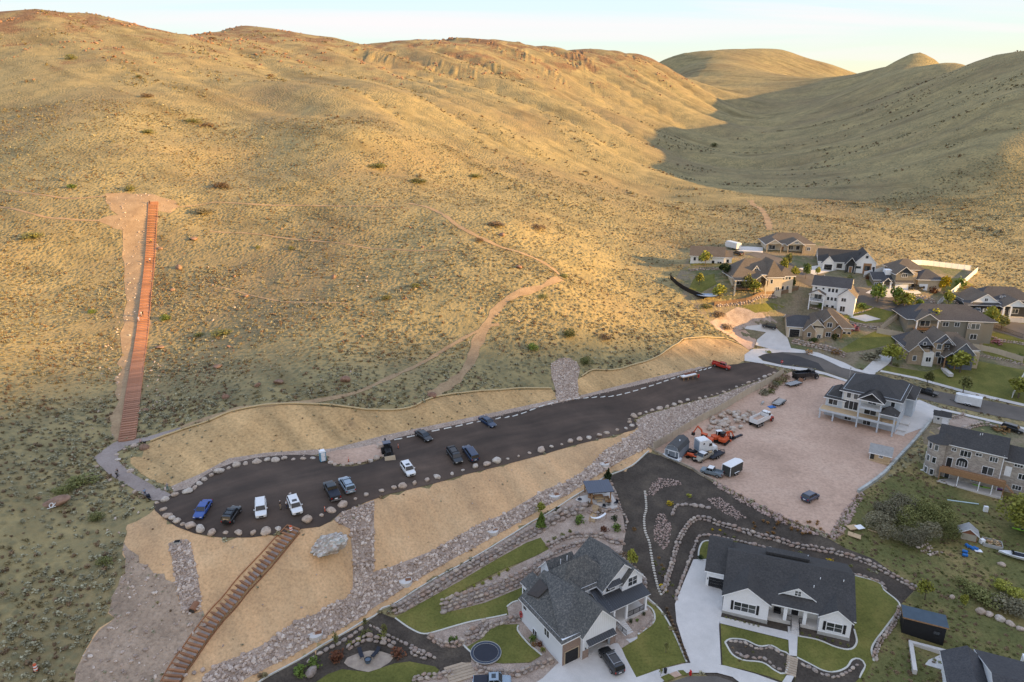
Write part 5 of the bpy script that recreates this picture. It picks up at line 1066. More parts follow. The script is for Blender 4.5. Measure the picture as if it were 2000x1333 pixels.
# ---- houses up the valley
h = House('tan_stucco_house', 'tan stucco house with stone front gable and arched dark garage door', (95.0, 224.6), -14, 18.0)
h.wall(0, 5, 1.5, 10, -3, 4.2, W_CREAM); h.gable(0, 7, 1.5, 12, 4.2, 2.6, 'x', R_DKBLUE, W_CREAM); h.gdoor('S', 1.5, 2.4, 0.1, 3.2, 2.9, M_BLACK)
h.wall(5.01, 8.5, -1.2, 8, -3, 4.0, W_TANST); h.gable(5.01, 8.5, -1.2, 8, 4.0, 2.1, 'y', R_BROWN, W_TANST); h.win('S', -1.2, 6.7, 2.2, 1.0, 1.4)
h.wall(8.51, 11.2, -0.4, 8, -3, 4.6, W_CREAM); h.gable(6.5, 11.2, -0.4, 9, 5.2, 2.4, 'y', R_BROWN, W_CREAM); h.win('S', -0.4, 10, 1.6, 1.1, 1.2, 2)
h.wall(11.21, 15.0, 0.4, 9, -3, 7.0, W_TANST); h.gable(11.21, 15.0, 0.4, 9, 7.0, 2.0, 'y', R_BROWN, W_TANST); h.win('S', 0.4, 13, 5.6, 1.5, 1.5, 2); h.win('S', 0.4, 13, 2.2, 1.5, 1.5, 2)
h.wall(8.5, 20.5, 3.0, 14, -3, 4.8, W_CREAM); h.hip(7.5, 21, 2.6, 15, 4.8, 4.6, R_BROWN, 0.5); h.win('S', 3.0, 18.5, 2.2, 1.0, 1.3); h.win('S', 3.0, 20, 2.2, 1.0, 1.3)
h.wall(15.01, 17.0, 0.6, 4, -3, 4.6, W_TANST); h.gable(14.4, 17.4, 0.0, 5, 4.4, 1.6, 'y', R_BROWN, None); h.col(14.8, -0.3, -0.4, 4.3, 0.3, W_WOOD); h.col(17.0, -0.3, -0.4, 4.3, 0.3, W_WOOD); h.door('S', 0.6, 16, 0.2, 1.1, 2.3, M_BLACK); h.part('front_steps', MB().box(15.0, 17.0, -2.6, -0.4, -1.5, 0.0).box(15.0, 17.0, -3.6, -2.6, -1.8, -0.4), M_CONC)

h = House('slate_blue_house', 'slate blue and stone house with pale brown gables above the big lawn', (127.0, 206.5), -9, 15.2)
h.wall(0, 6.0, 0, 11, -2, 5.0, W_TANST); h.gable(-0.2, 4.0, -0.6, 8, 4.8, 2.2, 'y', R_BROWN, W_TANST, 0.35); h.gable(1.6, 7.0, 0.4, 9, 6.4, 3.0, 'y', R_BROWN, W_SLATE, 0.35)
h.wall(4.2, 7.4, -0.3, 3, -2, 4.2, W_GREYW); h.win('S', -0.3, 5.9, 1.9, 1.5, 1.5, 2, 1); h.win('S', 0.0, 1.9, 2.0, 1.0, 1.6); h.win('S', 0.4, 4.3, 6.9, 0.8, 0.9)
h.wall(7.41, 10.6, 1.5, 10, -2, 7.2, W_TANST); h.gable(7.0, 13.4, 1.5, 10, 7.0, 3.2, 'y', R_BROWN, W_SLATE, 0.4); h.win('S', 1.5, 9.2, 5.8, 1.3, 1.6); h.win('S', 1.5, 9.2, 3.2, 1.3, 1.6)
h.gable(9.6, 12.4, 0.6, 6, 7.2, 1.6, 'y', R_BROWN, W_SLATE, 0.3)
h.wall(10.61, 20.0, 3.0, 11, -2, 5.2, W_SLATE); h.win('S', 3.0, 11.9, 5.6, 1.6, 0.6, 2)
h.wall(12.6, 19.0, -0.4, 6, -2, 4.6, W_SLATE); h.gable(12.6, 19.0, -0.4, 9, 4.6, 3.4, 'y', R_BROWN, W_SLATE, 0.4); h.hip(8, 21.4, 3.0, 13, 5.2, 3.8, R_BROWN, 0.5)
h.gable(10.0, 13.6, -1.6, 4, 3.6, 1.5, 'y', R_BROWN, None, 0.3); h.col(10.2, -1.6, -0.6, 3.5, 0.3, W_WOOD); h.col(13.4, -1.6, -0.6, 3.5, 0.3, W_WOOD); h.door('S', 1.5, 10.0, 0.1, 0.9, 2.2, M_BLACK)
h.win('S', -0.4, 15.4, 1.9, 1.6, 2.0, 1); h.win('S', -0.4, 15.6, 4.3, 2.6, 0.5, 3); h.hip(0, 9, 4, 14, 5.2, 3.4, R_DKBLUE, 0.5); h.wall(0.2, 9, 4.2, 14, -2, 5.1, W_SLATE); h.part('front_walk', MB().box(9.6, 11.0, -7.0, -1.4, -1.2, -0.2), M_CONC); h.wall(19.01, 21.2, 1.0, 8, -2, 4.6, W_TAN)

h = House('white_hillside_house', 'white three storey house with covered balcony on its left end', (108.6, 240.5), -30, 25.2)
h.wall(0, 12.2, 0, 8.5, -3, 8.2, W_WHITE); h.gable(0, 12.2, 0, 8.5, 8.2, 2.6, 'x', R_DKBLUE, W_WHITE, 0.4); h.wall(9.0, 12.6, -2.0, 8, -3, 5.6, W_WHITE); h.gable(9.0, 14.5, -2.0, 9, 5.6, 2.4, 'y', R_BROWN, W_WHITE, 0.35); h.wall(12.61, 14.5, -2, 9, -3, 5.6, W_WHITE)
for x in (5.6, 6.8, 8.0): h.win('S', 0, x, 6.7, 0.8, 1.3)
for x in (5.6, 6.8, 8.0): h.win('S', 0, x, 3.6, 0.8, 1.2)
for x in (5.6, 7.4): h.win('S', 0, x, 0.6, 0.9, 1.3)
h.win('S', -2, 10.8, 4.2, 1.5, 1.2, 2); h.win('S', -2, 10.8, 0.9, 1.6, 1.9, 2); h.win('S', 0, 1.2, 7.0, 0.7, 0.7); h.win('S', 0, 3.6, 7.0, 0.7, 0.7)
h.part('balcony', MB().box(-0.4, 4.6, -3.0, 0.0, 2.6, 2.9), W_TRIM); h.gable(-0.4, 4.6, -3.0, 1.0, 5.4, 1.3, 'y', R_BROWN, W_WHITE, 0.3); h.rail((-0.3, -2.9), (4.5, -2.9), 2.9)
for x in (-0.2, 4.4): h.col(x, -2.8, -3, 5.4, 0.35, W_TRIM)
h.win('S', 0, 2.2, 4.0, 2.4, 1.9, 2); h.part('terrace', MB().box(-1, 13, -4.5, -2.01, -3.5, -1.9), M_CONC); h.vent(3, 4.6, 10.4)

h = House('hip_roof_mansion', 'cream house with big brown hip roof, dormer and covered deck', (80.5, 243.5), 3, 30.2)
h.wall(0, 9, 0.5, 12, -3, 5.2, W_CREAM); h.wall(9.01, 18, -1.2, 12, -3, 6.0, W_CREAM); h.wall(18.01, 23, 1, 11, -3, 5.6, W_CREAM)
h.hip(-0.2, 18.4, 0.0, 13, 5.6, 5.2, R_BROWN, 0.6); h.hip(12.2, 18.2, -1.2, 12, 6.0, 4.8, R_BROWN, 0.5); h.hip(17.8, 23.2, 1, 11, 5.6, 2.4, R_BROWN, 0.5)
h.gable(7.6, 10.6, 2.0, 8, 7.0, 2.0, 'y', R_BROWN, W_CREAM, 0.3); h.gable(7.2, 11.4, -3.0, 4, 4.9, 1.6, 'y', R_BROWN, None, 0.3)
h.part('deck', MB().box(-0.2, 9.0, -3.0, 0.48, 1.2, 1.5), W_WOOD); h.rail((-0.2, -2.9), (7.2, -2.9), 1.5)
for x in (-0.1, 7.4, 11.2): h.col(x, -2.9, -3, 5.0 if x > 5 else 4.6, 0.5, W_CREAM)
h.slab(-0.6, 7.6, -3.3, 0.5, 4.6, 5.7, R_BROWN); h.win('S', 0.5, 2.2, 3.3, 3.4, 2.0, 3); h.win('S', 0.5, 6.4, 3.2, 2.0, 2.0, 2); h.win('S', 0.5, 3.0, -0.4, 3.6, 1.8, 2)
h.win('S', -1.2, 12.4, 3.6, 0.8, 1.5); h.win('S', -1.2, 14.0, 3.6, 0.8, 1.5); h.win('S', 2.0, 9.1, 7.4, 1.4, 0.8, 2)
for x in (19.2, 20.4, 21.6): h.win('S', 1, x, 4.2, 0.8, 0.9)
for x in (19.4, 21.2): h.win('S', 1, x, 0.6, 0.9, 1.4)
h.win('S', -1.2, 16.4, 0.8, 1.4, 1.3, 2)

h = House('small_cottage', 'cream cottage with long plain brown roof beside the hill', (70.0, 264.6), -16, 36.0)
h.wall(0, 12.5, 0, 8, -3, 3.6, W_WHITE); h.gable(0, 12.5, 0, 8, 3.6, 2.9, 'x', R_BROWN, W_WHITE, 0.5)
h.wall(12.51, 15.5, 1, 9, -3, 3.2, W_WHITE); h.gable(12.3, 15.5, 1, 9, 3.2, 2.0, 'x', R_BROWN, W_WHITE, 0.3)
for x in (1.6, 3.4, 5.0): h.win('S', 0, x, 2.0, 0.9, 1.3)
h.win('S', 0, 11.0, 0.8, 1.6, 1.2, 2); h.win('S', 1, 14, 1.6, 1.0, 1.3); h.door('S', 0, 8.6, -0.4, 1.0, 2.1, M_BLACK)

h = House('cream_bungalow', 'cream bungalow with two broad front gables highest up the valley', (104.8, 279.2), -8, 38.0)
h.wall(0, 18.5, 2, 12, -2.5, 3.6, W_CREAM); h.hip(-0.3, 19, 1.6, 13, 3.6, 3.4, R_BROWN, 0.5)
h.gable(-0.4, 5.8, -1.2, 8, 3.4, 2.0, 'y', R_BROWN, W_CREAM, 0.4); h.gable(8.0, 14.4, -1.6, 8, 3.4, 2.2, 'y', R_BROWN, W_CREAM, 0.4); h.wall(14.41, 19, -0.6, 6, -2.5, 3.4, W_TAN)
for x in (-0.1, 5.4, 8.2, 14.0): h.col(x, -1.2, -2, 3.4, 0.35, W_TAN)
h.win('S', 2, 2.6, 1.6, 2.4, 1.6, 2); h.win('S', 2, 10.0, 1.6, 2.0, 1.6, 2); h.win('S', 2, 12.8, 1.6, 1.4, 1.6, 1); h.win('S', -0.6, 16.4, 1.7, 1.2, 1.3, 2); h.win('S', -1.6, 11.2, 4.3, 1.2, 0.5, 3); h.door('S', 2, 6.8, -0.2, 1.1, 2.2, W_WOOD)

h = House('black_and_white_house', 'white farmhouse style house with black roof and timber gable', (119.5, 261.6), -18, 34.0)
h.wall(0, 19, 2, 12, -2.5, 3.6, W_WHITE); h.gable(-0.2, 14, 2, 13, 3.6, 3.8, 'x', R_BLACK, W_WHITE, 0.4); h.gable(12.5, 20, 0.8, 13, 3.8, 4.0, 'y', R_BLACK, W_WHITE, 0.4); h.wall(12.6, 19.9, 0.8, 12, -2.5, 3.8, W_WHITE)
h.gable(1.0, 5.4, 0.0, 8, 3.2, 2.6, 'y', R_BLACK, W_WHITE, 0.3); h.wall(1.2, 5.2, 0.1, 4, -2.5, 3.2, W_WHITE); h.gdoor('S', 0.1, 3.2, 0.0, 2.8, 2.5, M_BLACK); h.gable(9.2, 13.0, -0.6, 8, 3.4, 2.4, 'y', R_BLACK, None, 0.3)
h.wall(10.0, 12.4, 0.4, 3, -2.5, 4.4, W_CHAR); h.col(9.4, -0.4, -2, 3.4, 0.3, W_CHAR); h.col(12.8, -0.4, -2, 3.4, 0.3, W_CHAR); h.win('S', 2, 7.4, 1.8, 1.8, 1.6, 2, fm=M_BLACK); h.win('S', 0.8, 14.0, 1.9, 1.5, 0.7, 1, fm=M_BLACK)
h.part('timber_panel', MB().box(15.6, 18.4, 0.70, 0.79, -1, 3.6), W_WOOD); h.win('S', 0.7, 17.0, 1.8, 1.8, 1.5, 2, fm=M_BLACK); h.win('S', 0.8, 16.4, 6.0, 0.7, 0.8, fm=M_BLACK); h.door('S', 0.4, 11.2, -0.2, 1.1, 2.3, W_WOOD); h.win('S', 0.8, 19.2, 1.5, 0.7, 1.6, fm=M_BLACK)

h = House('taupe_garage_house', 'taupe and stone house with two white garage doors inside the white fence', (137.0, 246.0), -4, 30.0)
h.wall(4.0, 10.0, 0, 9, -3, 6.2, W_TAUPE); h.gable(4.0, 10.0, 0, 9, 6.2, 2.6, 'y', R_BROWN, W_CHAR, 0.4); h.gdoor('S', 0, 6.6, -0.4, 4.4, 2.4, W_TRIM); h.win('S', 0, 7.0, 5.6, 1.9, 1.3, 3); h.slab(3.8, 10.2, -1.0, 0.0, 2.9, 3.7, R_DKBLUE)
h.wall(12.8, 21.5, 1.2, 9, -3, 4.2, W_TAN); h.hip(12.8, 21.5, 1.2, 9, 4.2, 2.8, R_DKBLUE, 0.5); h.gdoor('S', 1.2, 14.9, -0.4, 2.8, 2.4, W_TRIM)
h.wall(10.01, 12.79, 2.5, 9, -3, 6.0, W_TAN); h.wall(7, 17, 9.01, 16, -3, 6.4, W_TAN); h.hip(6.6, 17.4, 7, 16, 6.6, 3.0, R_BROWN, 0.5)
h.wall(-2.6, 3.99, 2.0, 9, -3, 3.6, W_TAUPE); h.gable(-2.8, 4.2, 2.0, 9, 3.6, 2.0, 'x', R_DKBLUE, W_TAUPE, 0.4); h.gable(-0.4, 2.8, -0.2, 5, 3.0, 1.6, 'y', R_DKBLUE, W_CHAR, 0.3); h.col(-0.2, 0, -2, 3, 0.45, W_TRIM); h.col(2.6, 0, -2, 3, 0.45, W_TRIM); h.door('S', 2.0, 1.2, -0.6, 1.1, 2.2, M_BLACK); h.win('S', 2.0, -1.6, 1.6, 1.4, 1.2, 2)
h.part('dormer', MB().box(2.0, 4.2, 4.0, 6.5, 4.6, 6.6), W_TRIM)

h = House('dark_green_house', 'dark olive house with long grey roof and white window frames', (134.5, 222.6), -8, 19.6)
h.wall(0, 27, 0, 12, -3, 6.4, W_TAUPE); h.hip(-0.3, 27.3, 0, 13, 6.4, 3.6, R_DKBLUE, 0.6); h.gable(2.0, 9.0, -1.8, 8, 6.2, 2.4, 'y', R_BROWN, W_TAUPE, 0.4)
for x in (2.2, 8.8): h.col(x, -1.7, -3, 6.2, 0.35, W_TRIM)
h.part('balcony', MB().box(2.0, 9.0, -1.8, -0.01, 2.7, 2.95), W_WOOD); h.rail((2.1, -1.7), (8.9, -1.7), 2.95); h.win('S', 0, 5.5, 4.6, 3.0, 1.9, 2); h.win('S', 0, 5.5, 0.8, 3.0, 1.9, 2)
for x, w in ((12.0, 1.8), (15.6, 1.5)): h.win('S', 0, x, 4.6, w, 1.4, 2); h.win('S', 0, x, 0.9, w, 1.5, 2)
h.wall(18.6, 23.4, -0.8, 0, -3, 5.8, W_TAUPE, 'bay'); h.win('S', -0.8, 21.0, 4.4, 2.6, 1.8, 2); h.win('S', -0.8, 21.0, 0.8, 2.0, 1.7, 2); h.win('S', -0.8, 18.9, 4.4, 0.4, 1.6); h.wall(27.01, 27.06, 0.2, 11.8, -3, 6.3, W_CREAM, 'end_wall')

h = House('grey_bungalow', 'charcoal and white house with porch at the right edge by the upper street', (160.5, 233.5), -8, 23.8)
h.wall(0, 12, 2, 13, -3, 4.0, W_CHAR); h.gable(2.0, 11.4, 1.0, 12, 4.6, 3.2, 'y', R_BROWN, W_BOARD, 0.4); h.slab(-0.6, 12.4, -0.4, 2.2, 3.9, 5.0, R_DKBLUE); h.gdoor('S', 2, 4.0, -0.3, 2.6, 2.3, W_TRIM); h.gdoor('S', 2, 9.0, -0.3, 4.2, 2.3, W_TRIM); h.win('S', 2, 1.2, 1.6, 1.0, 1.2, 2); h.win('S', 1.0, 6.8, 5.6, 1.0, 1.0, 2)
h.wall(12.01, 24, 1, 13, -3, 4.2, W_CHAR); h.gable(11.6, 19.6, -1.4, 12, 4.0, 2.6, 'y', R_BROWN, W_BOARD, 0.4); h.hip(6, 25, 5, 15, 5.2, 3.4, R_DKBLUE, 0.5); h.win('S', 1, 16.4, 1.8, 3.0, 1.6, 3)
for x in (11.9, 14.2, 19.3): h.col(x, -1.2, -2, 4.0, 0.45, W_TRIM)
h.part('porch_floor', MB().box(11.6, 19.6, -1.5, 0.98, -2, -0.1), M_CONC); h.win('S', 5.0, 14.5, 5.9, 2.6, 0.5, 3); h.door('S', 1, 13.0, -0.1, 1.0, 2.2, W_WOOD)

# ---- roofs at the bottom right corner
h = House('dark_roof_house', 'dark grey shingled roof with white gutters at the bottom right corner', (63.5, 78.0), -24, 8.6)
h.wall(0, 5, -5, 7.6, -2, 3.4, W_WHITE); h.gable(-0.2, 5.4, -7, 7.8, 3.4, 1.9, 'y', R_DKBLUE, W_WHITE, 0.4, trim=W_TRIM)
h.wall(5.01, 26, -8, 9.8, -2, 3.4, W_WHITE); h.gable(4.6, 27, -8, 10.2, 3.4, 3.6, 'x', R_DKBLUE, W_WHITE, 0.4); h.gable(9.6, 15.0, -8, 4.0, 3.5, 3.0, 'y', R_BROWN, W_WHITE, 0.35)
h.vent(10.6, 5.2, 5.8, 0.9, 0.16); h.part('patio', MB().box(-3.5, 4.6, 7.9, 11.6, -1.2, 0.1), M_CONC)
h.part('patio_wall', MB().box(-4.2, -3.6, 5.0, 11.9, -1.0, 0.9).box(-3.59, 4.6, 11.3, 11.9, -1.0, 0.9), M_CONC)
h.part('pergola_frame', MB().box(11.0, 19.0, 12.6, 12.9, 2.7, 3.0).box(11.0, 11.3, 10.6, 12.59, 2.7, 3.0).box(18.7, 19.0, 10.6, 12.59, 2.7, 3.0).box(11.0, 11.3, 12.6, 12.9, -1, 2.69).box(18.7, 19.0, 12.6, 12.9, -1, 2.69), W_TRIM)
# ------------------------------------------------------------------ stairs, kerbs, fences, drains and garden things
M_REDW = mat('red_stained_timber', (0.37, 0.185, 0.112), (0.27, 0.135, 0.085), 1.2, rand=0.2, bmp=0.2)
M_RUSTW = mat('rusty_orange_timber', (0.33, 0.165, 0.085), (0.24, 0.12, 0.065), 1.5, rand=0.2, bmp=0.2)
def walk_line(pl, step):
    out = []; acc = 0.0; nxt = 0.0
    for i in range(1, len(pl)):
        d = (pl[i] - pl[i - 1]).length
        while acc + d >= nxt:
            t = (nxt - acc) / max(d, 1e-6); out.append((pl[i - 1].lerp(pl[i], t), (pl[i] - pl[i - 1]).normalized())); nxt += step
        acc += d
    return out
pl = pixline([(248.5,861),(256,810),(263,755),(270.8,700),(281,620),(290,540),(296,462),(300,396)], 0.5)
c = pl[0]; root = empty('timber_stairway', (c.x, c.y, gz(c.x, c.y)), 0, 'very long straight red timber stairway climbing the hillside', 'stairs')
tread = MB().box(-1.55, 1.55, -0.42, 0.42, -0.10, 0.06).box(-1.55, 1.55, -0.46, -0.42, -0.32, 0.06); t0 = None
WIDTHS = 1.0
for p, d in walk_line(pl, 1.02):
    ang = math.atan2(d.y, d.x) - math.pi / 2
    if t0 is None: o = t0 = tread.build('step', M_REDW, root)
    else: o = t0.copy(); link(o)
    o.location = (p.x - c.x, p.y - c.y, gz(p.x, p.y) + 0.34 - root.location.z); o.rotation_euler = (0, 0, ang)
for s in (-1, 1):
    nn = normals(pl); off = [p + q * 1.62 * s for p, q in zip(pl, nn)]
    o = curb('stringer', off[::4] + [off[-1]], 0.14, 0.36, M_REDW); o.parent = root; o.location = -root.location
pl = pixline([(574,1034),(549,1062),(525,1090),(500,1117),(473,1146),(448,1178),(424,1203),(406,1226),(389,1249),(370,1277),(350,1305),(332,1338)], 0.4)
c = pl[0]; root = empty('timber_box_stairs', (c.x, c.y, gz(c.x, c.y)), 0, 'rust coloured timber box steps filled with gravel below the lot', 'stairs')
riser = MB().box(-1.3, 1.3, -0.16, 0.16, -0.25, 0.12); t0 = None
fill = []
for k, (p, d) in enumerate(walk_line(pl, 0.78)):
    ang = math.atan2(d.y, d.x) - math.pi / 2
    if t0 is None: o = t0 = riser.build('riser', M_RUSTW, root)
    else: o = t0.copy(); link(o)
    o.location = (p.x - c.x, p.y - c.y, gz(p.x, p.y) + 0.36 - root.location.z); o.rotation_euler = (0, 0, ang)
nn = normals(pl)
for s in (-1, 1):
    off = [p + q * 1.36 * s for p, q in zip(pl, nn)]; o = curb('stringer', off[::3] + [off[-1]], 0.10, 0.26, M_RUSTW); o.parent = root; o.location = -root.location
vs = []; fs = []
for i, (p, q) in enumerate(zip(pl, nn)):
    z = gz(p.x, p.y) + 0.20
    vs += [(p.x + q.x * 1.3 - c.x, p.y + q.y * 1.3 - c.y, z - root.location.z), (p.x - q.x * 1.3 - c.x, p.y - q.y * 1.3 - c.y, z - root.location.z)]
    if i: fs.append((2 * i - 2, 2 * i - 1, 2 * i + 1, 2 * i))
mesh_obj('gravel_fill', vs, fs, M_PATH, root)
# straw wattles
M_WATT = mat('straw_wattle', (0.56, 0.44, 0.25), (0.44, 0.33, 0.18), 5, bmp=0.4)
def tube_line(name, pl, r, m, n_=7, lift=0.0, parent=None):
    nn = normals(pl); vs, fs = [], []
    for p, q in zip(pl, nn):
        z = gz(p.x, p.y) + r * 0.8 + lift
        for k in range(n_):
            t = 2 * math.pi * k / n_; vs.append((p.x + q.x * r * math.cos(t), p.y + q.y * r * math.cos(t), z + r * math.sin(t)))
    for i in range(len(pl) - 1):
        for k in range(n_): fs.append((i * n_ + k, i * n_ + (k + 1) % n_, (i + 1) * n_ + (k + 1) % n_, (i + 1) * n_ + k))
    return mesh_obj(name, vs, fs, m, parent, True)
for pz, lb in (([(294,864),(321,853),(364,838),(405,825),(450,806),(508,794),(560,790),(613,791),(697,799),(730,802),(800,798),(832,783),(860,775),(930,766),(1000,761),(1077,760)], 'long straw wattle along the top of the near cut bank'),
               ([(1135,737),(1158,724),(1196,724),(1228,717),(1280,700),(1321,674),(1338,663),(1380,660),(1419,663),(1447,674)], 'straw wattle over the cut bank at the far end of the lot')):
    tag(tube_line('straw_wattle', pixline(pz, 1.0), 0.24, M_WATT, lift=0.04), lb, 'straw wattle')
# wheel stops
pl = pixline([(778,859),(902,832),(1033,804),(1154,778),(1310,742),(1390,718)], 0.5); w0 = None
M_STOP = mat('pale_precast_concrete', (0.74, 0.73, 0.70), (0.64, 0.63, 0.60), 3)
stops = walk_line(pl, 2.85)
for k, (p, d) in enumerate(stops):
    if w0 is None: o = w0 = MB().hexa([(-0.92, -0.13, -0.05), (0.92, -0.13, -0.05), (0.92, 0.13, -0.05), (-0.92, 0.13, -0.05)], [(-0.88, -0.08, 0.14), (0.88, -0.08, 0.14), (0.88, 0.08, 0.14), (-0.88, 0.08, 0.14)]).build('wheel_stop', M_STOP)
    else: o = w0.copy(); link(o)
    o.location = (p.x, p.y, gz(p.x, p.y) + 0.10); o.rotation_euler = (0, 0, math.atan2(d.y, d.x)); tag(o, f'{nth(k + 1)} white wheel stop from the backhoe in the row along the lot', 'wheel stop', 'wheel stops along the lot')
# garden kerbs
def kerb(pix, lb, w=0.28, h=0.14, lift=0.0): tag(curb('garden_kerb', pixline(pix, 0.5), w, h, M_CURB, lift=lift), lb, 'kerb')
kerb(EDGING, 'long pale kerb dividing the riprap from the house gardens', 0.24, 0.20)
kerb([(772,1208),(804,1230),(829,1239),(860,1232),(916,1216),(990,1201)], 'kerb along the lower edge of the terraced lawn')
kerb([(1013,1222),(1011,1232),(1030,1256),(1058,1281)], 'kerb between trampoline lawn and the shrub bed')
kerb([(990,1186),(1000,1178),(1012,1174)], 'short kerb at the back patio of the board sided house')
kerb([(905,1260),(911,1267),(920,1275)], 'short kerb left of the trampoline')
kerb([(1262,1166),(1291,1194),(1316,1237),(1341,1294)], 'kerb between front lawn and the mulch strip')
kerb([(1258,1180),(1273,1190),(1279,1206),(1273,1220),(1246,1240)], 'kerb round the porch bed')
kerb([(1669,1125),(1703,1134),(1722,1143),(1726,1153),(1755,1178),(1752,1195),(1727,1230),(1703,1265),(1706,1292)], 'kerb sweeping round the right lawn of the white brick house')
kerb([(1557,1243),(1598,1251),(1633,1265),(1661,1269),(1673,1255),(1668,1230)], 'kerb round the bed in front of the right gable')
kerb(BED_1 + BED_1[:1], 'kerb round the kidney shaped bed'); kerb(BED_2[:9], 'kerb round the right hand front bed')
kerb([(1364,1093),(1365,1075),(1372,1060),(1385,1057),(1394,1061)], 'kerb round the small lawn patch behind the garage')
# fences: each panel a part
M_TANF = mat('tan_concrete_panel', (0.50, 0.42, 0.32), (0.44, 0.37, 0.28), 1.2, rand=0.05)
M_WHTF = mat('white_vinyl', (0.78, 0.78, 0.77), (0.72, 0.72, 0.71), 2, 0.5)
M_BRNF = mat('brown_fence_boards', (0.235, 0.155, 0.095), (0.18, 0.115, 0.07), 2)
def fence(name, pix, height, step, m, lb, post=0.14, thick=0.06, pm=None):
    pts_ = walk_line(pixline(pix, 0.4), step); c = pts_[0][0]; root = empty(name, (c.x, c.y, gz(c.x, c.y)), 0, lb, 'fence')
    for (p, _), (q, _) in zip(pts_, pts_[1:]):
        za, zb = gz(p.x, p.y), gz(q.x, q.y); mb = MB(); d = (q - p).normalized(); nrm = Vector((-d.y, d.x)) * thick / 2
        a, b = p - c + d * post / 2, q - c - d * post / 2; z0 = root.location.z
        mb.hexa([(*(a - nrm), za - z0 - 0.2), (*(b - nrm), zb - z0 - 0.2), (*(b + nrm), zb - z0 - 0.2), (*(a + nrm), za - z0 - 0.2)], [(*(a - nrm), za - z0 + height), (*(b - nrm), zb - z0 + height), (*(b + nrm), zb - z0 + height), (*(a + nrm), za - z0 + height)])
        mb.build('panel', m, root)
    pb = MB().box(-post / 2, post / 2, -post / 2, post / 2, -0.4, height + 0.08).box(-post / 2 - 0.02, post / 2 + 0.02, -post / 2 - 0.02, post / 2 + 0.02, height + 0.08, height + 0.12); p0 = None
    for p, d in pts_:
        if p0 is None: o = p0 = pb.build('post', pm or m, root)
        else: o = p0.copy(); link(o)
        o.location = (p.x - c.x, p.y - c.y, gz(p.x, p.y) - root.location.z); o.rotation_euler = (0, 0, math.atan2(d.y, d.x))
    return root
fence('panel_fence', [(1276,880),(1350,836),(1422,796),(1474,765),(1536,729)], 2.2, 2.9, M_TANF, 'long tan panel fence between the lot and the dirt lot')
fence('vinyl_fence', [(1687,541),(1720,533),(1745,525),(1772,519),(1800,518),(1840,522),(1880,527),(1904,530)], 2.0, 2.6, M_WHTF, 'white fence curving behind the taupe house')
fence('vinyl_fence', [(1908,532),(1890,548),(1868,568),(1840,590),(1830,600)], 2.0, 2.4, M_WHTF, 'white fence running down to the street right of the taupe house')
fence('vinyl_fence', [(1765,615),(1745,628),(1728,640),(1714,650)], 1.9, 2.4, M_TANF, 'tan fence beside the dark olive house patio')
fence('vinyl_fence', [(1712,651),(1740,656),(1775,662)], 1.9, 2.4, M_TANF, 'tan fence behind the slate blue house')
fence('vinyl_fence', [(1898,682),(1930,688),(1965,698),(2010,712)], 1.9, 2.4, M_TANF, 'tan fence running right from the slate blue house')
fence('vinyl_fence', [(2000,735),(1985,760),(1975,780)], 1.8, 2.4, M_WHTF, 'white fence at the right end of the big lawn')
fence('board_fence', [(1395,598),(1430,594),(1470,586),(1518,576)], 1.6, 2.4, M_BRNF, 'brown board fence on top of the pale boulder wall')
fence('mesh_fence', [(1309,545),(1322,558),(1345,572),(1380,588)], 1.6, 2.4, M_BLACK, 'black mesh fence at the foot of the hill')
fence('board_fence', [(1518,576),(1545,571),(1560,566)], 1.4, 2.4, M_BRNF, 'low brown fence below the hip roofed house')
def rail_fence(pix, lb):
    pts_ = walk_line(pixline(pix, 0.4), 2.4); c = pts_[0][0]; root = empty('rail_fence', (c.x, c.y, gz(c.x, c.y)), 0, lb, 'fence'); z0 = root.location.z
    for (p, _), (q, _) in zip(pts_, pts_[1:]):
        mb = MB(); za, zb = gz(p.x, p.y) - z0, gz(q.x, q.y) - z0; a, b = p - c, q - c
        for h_ in (0.15, 1.4): mb.bar((*a, za + h_), (*b, zb + h_), 0.05)
        for k in range(12): t = k / 12; r = a.lerp(b, t); zz = za + (zb - za) * t; mb.bar((*r, zz + 0.1), (*r, zz + 1.45), 0.035)
        mb.build('rail_panel', M_BLACK, root)
rail_fence([(1935,640),(1965,650),(2000,662)], 'black metal rail fence behind the lawn at the right edge')
# low block wall on the far side of the dirt lot
M_BLOCKW = mat('weathered_concrete_block', (0.46, 0.46, 0.43), (0.35, 0.37, 0.35), 1.0, rand=0.15)
pts_ = walk_line(pixline([(1816,826),(1802,843),(1780,869),(1748,903),(1721,931),(1676,963)], 0.4), 1.5); c = pts_[0][0]
root = empty('block_wall', (c.x, c.y, gz(c.x, c.y)), 0, 'low pale concrete block wall between dirt lot and stone house yard', 'wall'); b0 = None
for k, (p, d) in enumerate(pts_):
    if b0 is None: o = b0 = MB().box(-0.73, 0.73, -0.3, 0.3, -0.4, 0.75).build('block', M_BLOCKW, root)
    else: o = b0.copy(); link(o)
    o.location = (p.x - c.x, p.y - c.y, gz(p.x, p.y) - root.location.z + rnd.uniform(-0.05, 0.05)); o.rotation_euler = (0, 0, math.atan2(d.y, d.x))
pts_ = walk_line(pixline([(1272,878),(1293,891),(1320,903),(1350,916),(1366,927),(1392,940)], 0.4), 2.0); c = pts_[0][0]
root = empty('timber_wall', (c.x, c.y, gz(c.x, c.y)), 0, 'weathered timber retaining wall along the near edge of the dirt lot', 'retaining wall'); b0 = None
